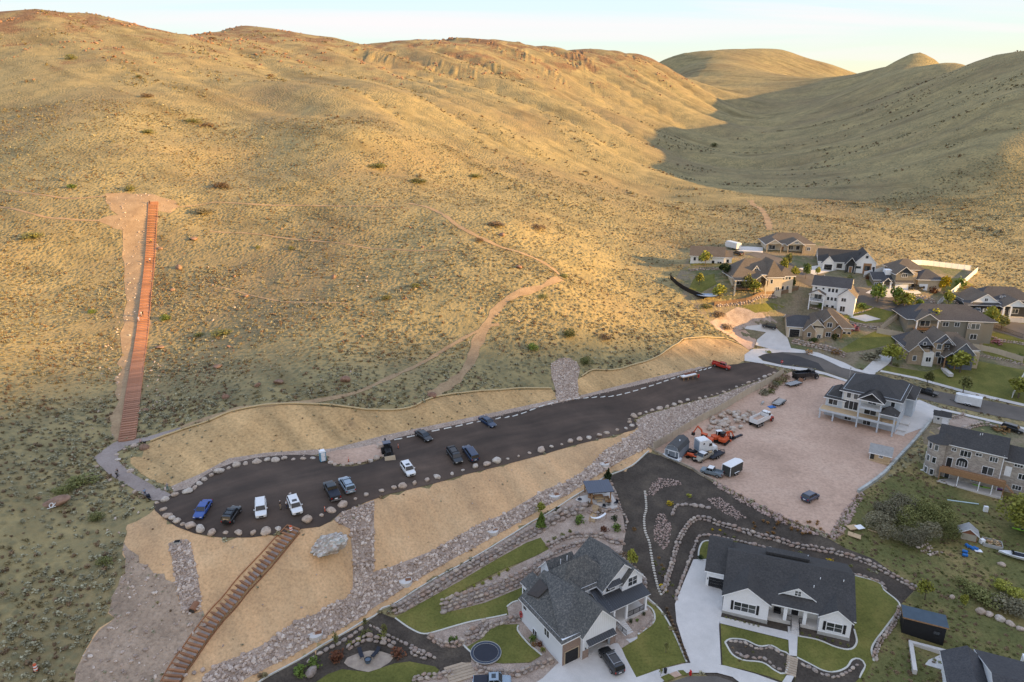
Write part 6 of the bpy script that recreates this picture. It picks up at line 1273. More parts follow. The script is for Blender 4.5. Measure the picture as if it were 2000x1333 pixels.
for k, (p, d) in enumerate(pts_):
    for r in range(2):
        if b0 is None: o = b0 = MB().box(-0.98, 0.98, -0.14, 0.14, 0, 0.3).build('timber', mat('grey_weathered_timber', (0.40, 0.33, 0.25), (0.29, 0.24, 0.19), 2, rand=0.2), root)
        else: o = b0.copy(); link(o)
        o.location = (p.x - c.x, p.y - c.y, gz(p.x, p.y) - root.location.z - 0.05 + r * 0.31); o.rotation_euler = (0, 0, math.atan2(d.y, d.x) + rnd.uniform(-0.05, 0.05))
# storm drains
M_RUSTY = mat('rusty_grate', (0.30, 0.15, 0.085), (0.22, 0.11, 0.065), 6)
for (px, py), lb in zip(((616,1240), (792,1136), (962,1038), (1083,969), (1180,907)), ('round storm drain in the riprap nearest the frame foot', 'round storm drain in the riprap above the kerb junction', 'storm drain in the riprap middle of the channel', 'storm drain in the riprap above the pergola, left one', 'storm drain in the riprap farthest up the channel')):
    g = G(px, py); r_ = empty('storm_drain', g + Vector((0, 0, 0.1)), 0.3, lb, 'drain')
    MB().cyl((0, 0, -0.8), (0, 0, 0.22), 1.15, n=28).build('concrete_collar', M_CONC, r_)
    gm = MB()
    for k in range(7): gm.box(0.05, 0.95, -0.38 + k * 0.11, -0.32 + k * 0.11, 0.223, 0.27)
    gm.box(0.0, 0.06, -0.42, 0.42, 0.223, 0.28).box(0.94, 1.0, -0.42, 0.42, 0.223, 0.28); gm.build('grate', M_RUSTY, r_)
g = G(377, 1194); r_ = empty('culvert', g, 0, 'rusty culvert mouth at the foot of the rock strip', 'culvert')
MB().cyl((0, -0.3, 0.3), (0.1, 1.2, 0.5), 0.55, n=16).build('pipe', M_RUSTY, r_); MB().cyl((0, -0.34, 0.3), (0, -0.25, 0.3), 0.45, n=16).build('mouth', M_INSHADE, r_)  # dark disc on the closed pipe end paints the shade of its bore
g = G(347, 1062); r_ = empty('drain_inlet', g, 0.2, 'square metal inlet at the top of the rock strip', 'drain')
MB().box(-0.5, 0.5, -0.4, 0.4, 0, 0.45).build('box', W_CONC, r_); gm = MB()
for k in range(6): gm.box(-0.45, 0.45, -0.36 + k * 0.13, -0.30 + k * 0.13, 0.452, 0.5)
gm.build('grate', M_BLACK, r_)
# portable toilet
M_TEAL = mat('blue_toilet_plastic', (0.16, 0.36, 0.50), (0.12, 0.30, 0.43), 3, 0.5)
g = G(631, 901); r_ = empty('portable_toilet', g + Vector((0, 0, 0.1)), 0.5, 'blue portable toilet with pale roof at the lot edge', 'toilet')
MB().box(-0.58, 0.58, -0.58, 0.58, 0.1, 2.15).build('cabin', M_TEAL, r_); MB().box(-0.62, 0.62, -0.62, 0.62, 0.0, 0.1).build('base', M_BLACK, r_)
MB().hexa([(-.62, -.62, 2.153), (.62, -.62, 2.153), (.62, .62, 2.153), (-.62, .62, 2.153)], [(-.45, -.5, 2.42), (.45, -.5, 2.42), (.45, .5, 2.42), (-.45, .5, 2.42)]).build('roof', W_TRIM, r_)
d_ = MB().box(-0.42, 0.42, -0.63, -0.583, 0.2, 2.05).build('door', W_TRIM, r_); MB().box(0.28, 0.36, -0.67, -0.632, 1.0, 1.2).build('handle', M_BLACK, d_); MB().cyl((-0.4, 0.4, 2.2), (-0.4, 0.4, 2.7), 0.06, n=8).build('vent_pipe', M_BLACK, r_)
# traffic drums, markers, sign
M_ORANGE = mat('safety_orange', (0.62, 0.13, 0.05), (0.52, 0.10, 0.04), 5, 0.5)
def drum(px, py, lb, tall=1.0):
    g = G(px, py); r_ = empty('traffic_drum', g + Vector((0, 0, 0.12)), 0, lb, 'traffic drum'); b = MB(); w = MB()
    MB().cyl((0, 0, 0), (0, 0, 0.08), 0.36, n=14).build('base', M_BLACK, r_)
    for k in range(5): (w if k % 2 else b).cyl((0, 0, 0.08 + k * 0.19 * tall), (0, 0, 0.08 + (k + 1) * 0.19 * tall - 0.004), 0.27 - k * 0.012, n=14)
    b.build('body', M_ORANGE, r_); w.build('stripe', W_TRIM, r_); MB().bar((-0.1, 0, 0.08 + 0.97 * tall), (0.1, 0, 0.08 + 0.97 * tall), 0.05, 0.1).build('handle', M_ORANGE, r_)
drum(569, 1040, 'orange and white traffic drum at the head of the lower stairs', 1.15); drum(71, 1312, 'orange and white traffic drum in the sage at lower left', 1.15)
for px, py, lb in ((635, 1001, 'slim orange marker post by the near boulders'), (1426 - 745, 903, 'slim orange marker post at the dirt island'), (778, 877, 'slim orange marker post by the backhoe')):
    g = G(px, py); r_ = empty('marker_post', g + Vector((0, 0, 0.1)), 0, lb, 'marker post'); MB().cyl((0, 0, 0), (0, 0, 1.1), 0.09, 0.06, 8).build('post', M_ORANGE, r_); MB().cyl((0, 0, 0), (0, 0, 0.06), 0.2, n=10).build('base', M_BLACK, r_); MB().cyl((0, 0, 0.8), (0, 0, 0.9), 0.09, n=8).build('band', W_TRIM, r_)
M_RED = mat('sign_red', (0.50, 0.03, 0.03), (0.45, 0.025, 0.025), 6, 0.4)
def text_obj(txt, size, m, parent, loc, rot, name='lettering'):
    cu = bpy.data.curves.new(name, 'FONT'); cu.body = txt; cu.size = size; cu.align_x = 'CENTER'; cu.align_y = 'CENTER'; cu.extrude = 0.006; cu.materials.append(m)
    t_ = bpy.data.objects.new(name, cu); link(t_); bpy.context.view_layer.update(); o = bpy.data.objects.new(name, bpy.data.meshes.new_from_object(t_)); bpy.data.objects.remove(t_); link(o); o.parent = parent; o.location = loc; o.rotation_euler = rot; return o
g = G(1525, 722); r_ = empty('stop_sign', g, R(10), 'red stop sign where the lot meets the cul-de-sac', 'sign')
MB().cyl((0, 0, 0), (0, 0, 2.9), 0.04, n=8).build('post', W_CONC, r_)
f_ = MB().add([(0.48 * math.cos(R(22.5 + 45 * k)), y, 2.6 + 0.48 * math.sin(R(22.5 + 45 * k))) for y in (-0.06, -0.03) for k in range(8)], [tuple(range(8)), tuple(range(15, 7, -1))] + [(k, (k + 1) % 8, (k + 1) % 8 + 8, k + 8) for k in range(8)]).build('sign_face', M_RED, r_)
text_obj('STOP', 0.32, W_TRIM, f_, (0, -0.07, 2.6), (R(90), 0, 0))
g = G(1658, 742); r_ = empty('street_sign_post', g, 0, 'thin pale pole at the street edge behind the unfinished house', 'pole'); MB().cyl((0, 0, 0), (0, 0, 4.2), 0.06, n=8).build('pole', W_CONC, r_); MB().box(-0.25, 0.25, -0.03, 0.03, 3.6, 3.85).build('plate', W_CONC, r_)
# hydrant, litter pot, verge plots
g = G(1348, 1320); r_ = empty('fire_hydrant', g + Vector((0, 0, 0.18)), 0.3, 'red fire hydrant beside the kerb at the driveway foot', 'hydrant')
MB().cyl((0, 0, 0), (0, 0, 0.1), 0.2, n=14).cyl((0, 0, 0.1), (0, 0, 0.72), 0.14, n=14).cyl((0, 0, 0.72), (0, 0, 0.9), 0.17, 0.06, n=14).build('barrel', M_RED, r_); MB().cyl((-0.26, 0, 0.5), (0.26, 0, 0.5), 0.07, n=10).cyl((0, -0.24, 0.45), (0, 0, 0.45), 0.09, n=10).build('outlet', M_RED, r_); MB().cyl((0, 0, 0.9), (0, 0, 0.98), 0.04, n=6).build('cap_nut', M_RED, r_)
for pz, m_, lb in (([(1290,1325),(1306,1318),(1318,1326),(1300,1335)], M_LAWN, 'left grass plot in the pavement verge'), ([(1307,1318),(1321,1313),(1332,1321),(1318,1326)], M_DIRT, 'gravel plot in the pavement verge'), ([(1323,1312),(1334,1311),(1344,1320),(1332,1322)], M_LAWN, 'right grass plot in the pavement verge')):
    sheet('verge_plot', pz, m_, 0.22, lb, 0.5)
g = G(1299, 1316); r_ = empty('bin', g + Vector((0, 0, 0.2)), 0, 'small dark bin beside the pavement verge', 'bin'); MB().cyl((0, 0, 0), (0, 0, 0.7), 0.22, 0.27, 12).build('body', M_BLACK, r_); MB().cyl((0, 0, 0.7), (0, 0, 0.8), 0.29, 0.2, 12).build('lid', M_BLACK, r_)
# sunken trampoline
g = G(949, 1277); r_ = empty('trampoline', g + Vector((0, 0, 0.12)), 0, 'round dark trampoline set into the lawn', 'trampoline')
M_MAT = mat('trampoline_mat', (0.022, 0.026, 0.040), (0.018, 0.021, 0.032), 2, 0.5)
MB().cyl((0, 0, 0.02), (0, 0, 0.10), 1.95, n=40).build('jump_mat', M_MAT, r_)
def ring(mb, r0, r1, z0, z1, n=40):
    for k in range(n):
        a0, a1 = 2 * math.pi * k / n, 2 * math.pi * (k + 1) / n
        mb.hexa([(r0 * math.cos(a0), r0 * math.sin(a0), z0), (r1 * math.cos(a0), r1 * math.sin(a0), z0), (r1 * math.cos(a1), r1 * math.sin(a1), z0), (r0 * math.cos(a1), r0 * math.sin(a1), z0)], [(r0 * math.cos(a0), r0 * math.sin(a0), z1), (r1 * math.cos(a0), r1 * math.sin(a0), z1), (r1 * math.cos(a1), r1 * math.sin(a1), z1), (r0 * math.cos(a1), r0 * math.sin(a1), z1)])
    return mb
ring(MB(), 2.0, 2.35, 0.04, 0.14).build('pad', mat('dark_blue_pad', (0.04, 0.055, 0.085), None, 3, 0.5), r_); ring(MB(), 2.38, 2.46, 0.02, 0.18).build('frame', W_CONC, r_); ring(MB(), 1.955, 1.99, 0.06, 0.15).build('seam', W_CONC, r_)
# hose on the wall, garden steps
def timber_steps(label, a, b, n_, w, m):
    A, B = G(*a), G(*b); d = (B - A); L = Vector((d.x, d.y)).length; ang = math.atan2(d.y, d.x); r_ = empty('garden_steps', A, ang, label, 'steps')
    for k in range(n_):
        t = (k + 0.5) / n_; x, y = A.x + d.x * t, A.y + d.y * t
        MB().box(L * t - L / n_ * 0.46, L * t + L / n_ * 0.46, -w / 2, w / 2, gz(x, y) - A.z - 0.2, gz(x, y) - A.z + 0.18).build('step', m, r_)
M_STEPW = mat('pale_step_timber', (0.42, 0.33, 0.24), (0.33, 0.26, 0.19), 2, rand=0.12)
timber_steps('timber garden steps climbing to the pergola terrace', (1155,1020), (1164,988), 11, 1.3, M_PLYSTEP if 'M_PLYSTEP' in globals() else W_PLY)
timber_steps('wide timber steps beside the pickup at the frame foot', (905,1330), (892,1298), 6, 4.2, M_STEPW)
timber_steps('short timber steps down the front walk', (1543,1321), (1548,1284), 8, 1.6, M_STEPW)
g = G(1017, 1212); r_ = empty('garden_hose', g + Vector((0.2, -0.1, 1.4)), R(31), 'coiled red hose hanging at the house corner', 'hose'); hm = MB()
for k in range(16):
    a0, a1 = 2 * math.pi * k / 16, 2 * math.pi * (k + 1) / 16; hm.bar((-0.2, 0.34 * math.cos(a0), 0.55 * math.sin(a0)), (-0.2, 0.34 * math.cos(a1), 0.55 * math.sin(a1)), 0.12)
hm.build('coil', M_RED, r_); MB().box(-0.25, 0.0, -0.12, 0.12, -0.05, 0.15).build('bracket', M_BLACK, r_)
# pergola on its terrace
TERR = [(1123,978),(1130,972),(1150,967),(1175,957),(1190,958),(1205,984),(1206,992),(1195,996),(1178,993),(1160,985),(1135,983)]
sheet('terrace', TERR, M_CONC, 0.16, 'pale concrete terrace under the pergola', 0.6)
g = G(1155, 985); ph = House('pergola', 'timber pergola with flat blue grey roof on the concrete terrace', (g.x, g.y), 8, g.z + 0.1, 'pergola')
for x, y in ((0, 0), (4.0, 0), (-0.6, 3.4), (3.8, 3.4)): ph.col(x, y, 0, 2.7, 0.24, W_WOOD, 0.1, 'post')
ph.part('beam', MB().box(-0.2, 4.2, -0.12, 0.12, 2.6, 2.8), M_BLACK); ph.part('beam', MB().box(-0.8, 4.0, 3.28, 3.52, 2.6, 2.8), M_BLACK)
ph.slab(-0.9, 4.6, -0.5, 4.0, 2.8, 3.1, stripe_mat('blue_grey_roofing', (0.085, 0.10, 0.135), 0.5, 0, 0.75), 0.14, trim=M_BLACK)
def terr_thing(name, px, py, lb, cat, rz, parts):
    g = G(px, py); r_ = empty(name, g + Vector((0, 0, 0.17)), rz, lb, cat)
    for nm, mb, m in parts: mb.build(nm, m, r_)
def sofa(w): return [('seat', MB().box(-w / 2, w / 2, -0.4, 0.4, 0.15, 0.45), W_PLY), ('backrest', MB().box(-w / 2, w / 2, 0.3, 0.45, 0.45, 0.85), W_WOOD), ('arm', MB().box(-w / 2 - 0.12, -w / 2 - 0.01, -0.4, 0.45, 0.1, 0.62), W_WOOD), ('arm', MB().box(w / 2 + 0.01, w / 2 + 0.12, -0.4, 0.45, 0.1, 0.62), W_WOOD), ('leg', MB().box(-w / 2, -w / 2 + 0.1, -0.4, -0.3, 0, 0.149), W_WOOD), ('leg', MB().box(w / 2 - 0.1, w / 2, -0.4, -0.3, 0, 0.149), W_WOOD)]
terr_thing('garden_sofa', 1169, 976, 'wide wooden sofa at the back under the pergola', 'sofa', 0.1, sofa(1.8)); terr_thing('garden_sofa', 1185, 980, 'wooden sofa on the right under the pergola', 'sofa', -1.5, sofa(1.5)); terr_thing('garden_chair', 1154, 974, 'wooden chair on the left of the pergola', 'chair', 0.9, sofa(0.7))
terr_thing('coffee_table', 1171, 983, 'low square wooden table under the pergola', 'table', 0.1, [('table_top', MB().box(-0.55, 0.55, -0.35, 0.35, 0.35, 0.43), W_PLY)] + [('leg', MB().box(x, x + 0.08, y, y + 0.08, 0, 0.349), W_PLY) for x in (-0.5, 0.42) for y in (-0.3, 0.22)])
def dchair(): return [('seat', MB().box(-0.3, 0.3, -0.3, 0.3, 0.3, 0.4), M_MAT), ('backrest', MB().box(-0.3, 0.3, 0.26, 0.36, 0.4, 0.95), M_MAT)] + [('leg', MB().box(x, x + 0.06, y, y + 0.06, 0, 0.299), M_MAT) for x in (-0.3, 0.24) for y in (-0.3, 0.24)]
terr_thing('patio_chair', 1180, 992, 'dark patio chair at the front edge of the terrace', 'chair', 2.8, dchair()); terr_thing('patio_chair', 1203, 986, 'dark patio chair at the right corner of the terrace', 'chair', -0.9, dchair())
terr_thing('fire_bowl', 1189, 988, 'small round fire table on the terrace', 'fire pit', 0, [('bowl', MB().cyl((0, 0, 0.1), (0, 0, 0.45), 0.3, 0.5, 16), M_BLACK), ('rim', ring(MB(), 0.42, 0.55, 0.45, 0.52, 20), W_CONC)])
terr_thing('umbrella_stand', 1132, 977, 'dark round umbrella stand with thin pole on the terrace', 'umbrella stand', 0, [('base', MB().cyl((0, 0, 0), (0, 0, 0.12), 0.45, n=18), M_MAT), ('pole', MB().cyl((0, 0, 0.12), (0, 0, 1.5), 0.03, n=8), M_MAT)])
# hammock
g = G(1153, 1023); r_ = empty('hammock', g, 0, 'white hammock slung below the terrace', 'hammock'); hm = MB()
for k in range(10):
    t0_, t1_ = k / 10, (k + 1) / 10; f_ = lambda t: (t * 3.2, t * 1.4, 0.9 + 2.4 * (t - 0.5) ** 2); hm.bar(f_(t0_), f_(t1_), 0.5, 0.08)
hm.build('sling', W_TRIM, r_)
for x, y in ((-0.1, -0.05), (3.3, 1.45)): MB().cyl((x, y, -0.3), (x, y, 1.7), 0.06, n=8).build('post', W_WOOD, r_)
# flagstone fire pit with two loungers
FLAG = [(672,1296),(678,1286),(700,1277),(722,1272),(745,1274),(765,1280),(771,1284),(760,1296),(742,1307),(720,1314),(698,1310),(680,1303)]
sheet('flagstone_patio', FLAG, mat('tan_flagstone', (0.40, 0.33, 0.26), (0.27, 0.22, 0.18), 0.9, ws=True, bmp=0.5), 0.12, 'round tan flagstone patio in the corner garden', 0.6)
def lounger(): return [('seat', MB().box(-0.32, 0.32, -0.9, 0.3, 0.28, 0.36), M_MAT), ('backrest', MB().hexa([(-.32, .3, .3), (.32, .3, .3), (.32, .36, .28), (-.32, .36, .28)], [(-.32, .95, .75), (.32, .95, .75), (.32, 1.0, .70), (-.32, 1.0, .70)]), M_MAT)] + [('leg', MB().box(x, x + 0.06, y, y + 0.06, 0, 0.279), M_MAT) for x in (-0.3, 0.24) for y in (-0.85, 0.2)]
terr_thing('sun_lounger', 705, 1281, 'black sun lounger left of the fire pit', 'lounger', 0.45, lounger()); terr_thing('sun_lounger', 734, 1280, 'black sun lounger right of the fire pit', 'lounger', -0.45, lounger())
terr_thing('fire_pit', 719, 1295, 'small blue grey round fire pit on the flagstones', 'fire pit', 0, [('bowl', MB().cyl((0, 0, 0), (0, 0, 0.5), 0.42, 0.55, 14), mat('blue_grey_steel', (0.10, 0.14, 0.19), None, 3, 0.4)), ('rim', ring(MB(), 0.45, 0.58, 0.5, 0.56, 16), M_BLACK)])
# sheds
def shed(name, lb, px, py, th, w, d, hw, rise, mw, mr, axis='x', extra=None, z=None):
    g = G(px, py); s = House(name, lb, (g.x, g.y), th, z, 'shed'); s.wall(0, w, 0, d, -0.6, hw, mw); s.gable(0, w, 0, d, hw, rise, axis, mr, mw, 0.3)
    if extra: extra(s)
    return s
M_PALER = mat('pale_grey_roofing', (0.36, 0.36, 0.36), (0.28, 0.28, 0.28), 2)
shed('playhouse', 'bare plywood playhouse with pale grey roof in the dirt lot', 1697, 896, -32, 4.4, 2.6, 2.1, 1.5, W_PLY, M_PALER, 'x', lambda s: (s.win('S', 0, 2.4, 1.2, 0.7, 0.6, 2), s.part('recess_shade_panel', MB().box(0.05, 1.0, -0.05, -0.003, 0, 1.8), M_INSHADE), s.col(0.1, -0.6, -0.3, 2.0, 0.1, W_TRIM), s.part('porch_floor', MB().box(0, 4.4, -0.8, -0.06, -0.3, 0.1), W_PLY)))  # flat dark panel on the solid wall stands in for a shaded recess
shed('garden_shed', 'small white shed with dark roof beside the gravel drive', 1822, 826, -30, 3.6, 2.6, 2.4, 0.9, W_GREYW, R_BLACK, 'x', lambda s: (s.door('S', 0, 2.6, 0, 1.2, 2.0, W_TRIM), s.win('S', 0, 1.0, 1.4, 0.6, 0.6)))
shed('coop', 'little red brown shed with pale roof in the weedy yard', 1872, 1052, -28, 3.0, 2.2, 1.7, 1.1, mat('red_brown_boards', (0.28, 0.12, 0.07), None, 2), M_PALER, 'y', lambda s: (s.part('pale_panel', MB().box(0.15, 2.85, -0.06, -0.003, 0.1, 1.5), mat('beige_board', (0.42, 0.38, 0.30), None, 2)), s.door('E', 3.0, 1.1, 0, 0.8, 1.5, W_WOOD)))
g = G(1760, 1236); s = House('garden_studio', 'black box shed with flat blue grey roof and copper edge', (g.x, g.y), -24, g.z - 0.2, 'shed')
s.wall(0, 6.0, 0, 3.0, -1.5, 3.2, M_BLACK); s.slab(-0.25, 6.25, -0.25, 3.25, 3.45, 3.35, mat('blue_grey_membrane', (0.07, 0.10, 0.13), None, 1), 0.25, trim=W_WOOD); s.door('E', 6.0, 1.2, 0, 1.0, 2.2, W_WOOD); s.win('S', 0, 4.8, 1.8, 0.9, 0.6, fm=M_BLACK)
# barn shaped steel shed in the dirt lot
g = G(1298, 893); s = House('barn_shed', 'grey gambrel roofed metal shed with white trim in the fence corner', (g.x, g.y), -36, None, 'shed')
prof = [(0, 0), (3.4, 0), (3.4, 2.2), (2.9, 3.2), (1.7, 3.75), (0.5, 3.2), (0, 2.2)]
s.part('wall', MB().ext([(x, z) for x, z in prof], 0, 6.2), mat('grey_steel_siding', (0.20, 0.225, 0.26), (0.17, 0.19, 0.22), 1, 0.6))
rp = MB()
for (x0, z0), (x1, z1) in zip(prof[2:], prof[3:]): rp.hexa([(x0, -0.15, z0 + 0.01), (x0, 6.35, z0 + 0.01), (x1, 6.35, z1 + 0.01), (x1, -0.15, z1 + 0.01)], [(x0 * 1.03 - 0.05, -0.15, z0 + 0.1), (x0 * 1.03 - 0.05, 6.35, z0 + 0.1), (x1 * 1.03 - 0.05, 6.35, z1 + 0.1), (x1 * 1.03 - 0.05, -0.15, z1 + 0.1)])
s.part('roof', rp, mat('charcoal_steel_roof', (0.075, 0.078, 0.082), None, 1, 0.6)); tr = MB()
for (x0, z0), (x1, z1) in zip(prof[1:], prof[2:] + prof[:1]): tr.bar((x0, -0.06, z0), (x1, -0.06, z1), 0.1, 0.12)
tr.bar((0, -0.06, 2.2), (3.4, -0.06, 2.2), 0.1, 0.1); s.part('trim', tr, W_TRIM); s.door('S', 0, 1.7, 0, 1.6, 2.0, mat('grey_steel_siding', (0.2, 0.2, 0.2)), W_TRIM); s.part('roof_vent', MB().cyl((2.2, 3, 3.5), (2.2, 3, 3.9), 0.15, n=8), W_TRIM)
# trestle with boards beside the lot
g = G(1345, 741); s = House('board_trestle', 'wooden trestle stacked with white and brown boards at the lot edge', (g.x, g.y), 30, g.z + 0.1, 'trestle')
for x in (-2.6, -0.9, 0.9, 2.6):
    for y in (-0.7, 0.7): s.col(x, y, 0, 1.0, 0.16, W_WOOD, 0, 'leg')
s.part('top_frame', MB().box(-3.0, 3.0, -0.8, 0.8, 1.0, 1.12), W_WOOD); s.part('white_boards', MB().box(-2.9, 2.2, -0.7, 0.3, 1.123, 1.45), W_TRIM); s.part('brown_boards', MB().box(-1.5, 2.8, -0.1, 0.75, 1.453, 1.7), mat('dark_brown_boards', (0.20, 0.085, 0.05), None, 3)); s.part('red_drum', MB().cyl((3.3, -0.4, 0), (3.3, -0.4, 0.9), 0.35, n=12), M_RED)
# clutter
def slabthing(name, px, py, lb, cat, w, d, t, m, rz=0.0, tilt=(0, 0), lift=0.1):
    g = G(px, py); o = MB().box(-w / 2, w / 2, -d / 2, d / 2, 0, t).box(-w / 2 + 0.05, w / 2 - 0.05, -d / 2 + 0.05, d / 2 - 0.05, t, t + 0.02).build(name, m); o.location = g + Vector((0, 0, lift)); o.rotation_euler = (tilt[0], tilt[1], rz); return tag(o, lb, cat)
slabthing('plywood_sheet', 1665, 1033, 'upper plywood sheet thrown down at the dirt lot corner', 'plywood', 2.4, 1.4, 0.05, W_PLY, 0.3, (0.1, 0.05), 0.35); slabthing('plywood_sheet', 1668, 1048, 'lower plywood sheet in the rubbish heap', 'plywood', 2.4, 1.6, 0.05, W_PLY, -0.5, (0, 0.1), 0.25); slabthing('plywood_sheet', 1641, 1040, 'brown sheet leaning on the rubble corner', 'plywood', 1.8, 1.4, 0.05, mat('brown_board', (0.28, 0.19, 0.13)), 1.2, (0.2, 0.1), 0.3); slabthing('white_sheet', 1678, 1034, 'white panel on top of the plywood heap', 'panel', 1.8, 1.2, 0.05, W_TRIM, 0.4, (0.15, 0.1), 0.5)
M_BLUET = mat('blue_plastic', (0.03, 0.16, 0.46), (0.025, 0.13, 0.38), 4, 0.45)
for k, (px, py) in enumerate(((1889,1069),(1897,1073),(1905,1074),(1884,1080),(1884,1087))):
    g = G(px, py); o = MB().cyl((0, -0.45, 0.32), (0, 0.45, 0.32), 0.3, n=14).cyl((0, -0.3, 0.32), (0, -0.26, 0.32), 0.325, n=14).cyl((0, 0.26, 0.32), (0, 0.3, 0.32), 0.325, n=14).build('blue_barrel', M_BLUET, smooth=False); o.location = g; o.rotation_euler = (0, 0, 0.3 * k); tag(o, 'blue plastic barrel lying in the weedy yard below the red brown shed', 'barrel', 'blue barrels in the yard')
slabthing('tarp', 1507, 796, 'bright blue tarp on the dirt by the flat trailer', 'tarp', 2.0, 1.4, 0.12, M_BLUET, 0.4); slabthing('white_board', 1776 + 134, 1077, 'white square lid lying by the firewood crate', 'lid', 1.3, 0.9, 0.08, W_TRIM, -0.2); slabthing('white_freezer', 1917, 1062, 'white chest freezer next to the firewood crate', 'freezer', 0.8, 0.7, 0.9, W_TRIM, 0.1)
slabthing('white_box', 1924, 1000, 'white upright cabinet standing on the grass', 'cabinet', 0.8, 0.6, 1.2, W_TRIM, -0.3)
for px, py, w, lb, m_, rz in ((1880, 982, 6.0, 'long pale blue plank lying on the grass', mat('pale_blue_paint', (0.50, 0.62, 0.64)), -0.28), (1810, 921, 2.6, 'white board leaning by the stone house', W_TRIM, -0.35), (1708, 1040, 3.0, 'loose timber stick beside the plywood heap', W_PLY, -0.6)):
    slabthing('plank', px, py, lb, 'plank', w, 0.3, 0.12, m_, rz)
M_LIME = mat('lime_plastic', (0.28, 0.55, 0.04), None, 3, 0.45); M_PURP = mat('purple_plastic', (0.22, 0.08, 0.30), None, 3, 0.45)
def kayak(px, py, lb, m, rz):
    g = G(px, py); vs = []; fs = []; n_ = 9
    for i in range(n_):
        t = i / (n_ - 1) * 2 - 1; w = 0.36 * (1 - abs(t) ** 2.2) + 0.02; zt = 0.34 + 0.10 * t * t
        vs += [(t * 1.7, -w, zt - 0.1), (t * 1.7, 0, 0.02 + 0.15 * t * t), (t * 1.7, w, zt - 0.1), (t * 1.7, 0, zt)]
    for i in range(n_ - 1):
        for k in range(4): fs.append((i * 4 + k, i * 4 + (k + 1) % 4, i * 4 + 4 + (k + 1) % 4, i * 4 + 4 + k))
    r_ = empty('kayak', g + Vector((0, 0, 0.1)), rz, lb, 'kayak'); mesh_obj('hull', vs, fs, m, r_, True); MB().cyl((0, 0, 0.28), (0, 0, 0.36), 0.26, n=12).build('cockpit', M_BLACK, r_)
kayak(1916, 953, 'lime green kayak under the stone house deck', M_LIME, -0.6); kayak(1942, 956, 'purple kayak under the stone house deck', M_PURP, -0.6); kayak(1995, 1038, 'lime green kayak lying in the yard at the right edge', M_LIME, -0.4)
# firewood crate
g = G(1937, 1065); r_ = empty('firewood_crate', g, -0.5, 'square crate heaped with split firewood', 'crate')
for x, y, a, b in ((-1.6, -1.2, 1.6, -1.2), (-1.6, 1.2, 1.6, 1.2), (-1.6, -1.1, -1.6, 1.1), (1.6, -1.1, 1.6, 1.1)): MB().bar((x, y, 0.35), (a, b, 0.35), 0.1, 0.7).build('side', W_CONC, r_)
for k in range(40):
    x, y = rnd.uniform(-1.4, 1.4), rnd.uniform(-1.0, 1.0); o = MB().bar((-0.22, 0, 0), (0.22, 0, 0), 0.15, 0.12).build('log', W_PLY if k % 3 else W_WOOD, r_); o.location = (x, y, 0.5 + 0.3 * (1 - abs(x) / 1.4) + rnd.uniform(0, 0.1)); o.rotation_euler = (rnd.uniform(0, 1), 0, rnd.uniform(0, 3))
# row of white boulders in the yard
for k, (px, py, s_, lb) in enumerate(((1914,1196,1.9,'white boulder at the left end of the yard row'),(1930,1202,1.8,'long pale boulder second in the yard row'),(1952,1211,1.8,'brownish boulder third in the yard row'),(1972,1220,1.7,'long pale boulder fourth in the yard row'),(1991,1230,1.5,'pale boulder at the right end of the yard row'),(1955,1104,1.6,'pale boulder standing alone in the weeds'),(1987,1163,1.2,'white boulder in the brush at the right edge'),(1859,1168,1.2,'grey boulder behind the young tree'))):
    g = G(px, py); tag(place_rock('boulder', rnd.choice(BOULD), g.x, g.y, s_, s_ * 0.8), lb, 'boulder')
riprap('rubble', [wp([(1780,1060),(1800,1055),(1830,1075),(1840,1082),(1815,1088),(1790,1075)])], 3, 0.3, 0.9, 'heap of grey rubble in the weedy yard', 0.1, SRC_RIP)
# pipe, gutter and machine bits in the dirt lot
slabthing('steel_channel', 1436, 856, 'dark steel channel lying in the dirt lot', 'beam', 5.2, 0.6, 0.25, M_MAT, 0.62)
g = G(1489, 789); o = MB().cyl((-0.9, 0, 0.3), (0.9, 0, 0.3), 0.3, n=14).cyl((-0.92, 0, 0.3), (-0.9, 0, 0.3), 0.22, n=14).build('pipe_section', W_CONC); o.location = g; o.rotation_euler = (0, 0, 1.0); tag(o, 'grey concrete pipe section on the dirt', 'pipe')
# blue trampoline up the valley
g = G(1380, 576); r_ = empty('trampoline', g + Vector((0, 0, 0.1)), 0, 'pale blue ground trampoline behind the hip roofed house', 'trampoline'); MB().cyl((0, 0, 0.02), (0, 0, 0.2), 4.2, n=32).build('jump_mat', mat('pale_blue_mat', (0.36, 0.46, 0.60), None, 3, 0.4), r_); ring(MB(), 4.25, 4.6, 0.05, 0.3).build('pad', M_BLACK, r_)
# ------------------------------------------------------------------ vehicles
def paint(name, c, rough=0.28):
    m, n, l, b = new_mat(name); v = coords(n, l)
    l.new(ramp(n, l, noise_out(n, l, v, 2.0, 4), [(0.3, tuple(x * 0.88 for x in c)), (0.7, c)]), b.inputs['Base Color'])
    b.inputs['Roughness'].default_value = rough; b.inputs['Coat Weight'].default_value = 0.5; b.inputs['Coat Roughness'].default_value = 0.12; return m
P_WHITE, P_BLACK, P_BLUE, P_SILV, P_NAVY, P_RED = paint('white_paint', (0.72, 0.73, 0.74)), paint('black_paint', (0.014, 0.015, 0.017)), paint('blue_paint', (0.02, 0.07, 0.30)), paint('silver_blue_paint', (0.26, 0.33, 0.40)), paint('navy_paint', (0.015, 0.035, 0.085)), paint('red_paint', (0.42, 0.035, 0.02))
M_TYRE = mat('tyre_rubber', (0.020, 0.020, 0.020), None, 6, 0.9); M_RIM = mat('alloy_rim', (0.42, 0.42, 0.43), None, 4, 0.35, metal=0.8)
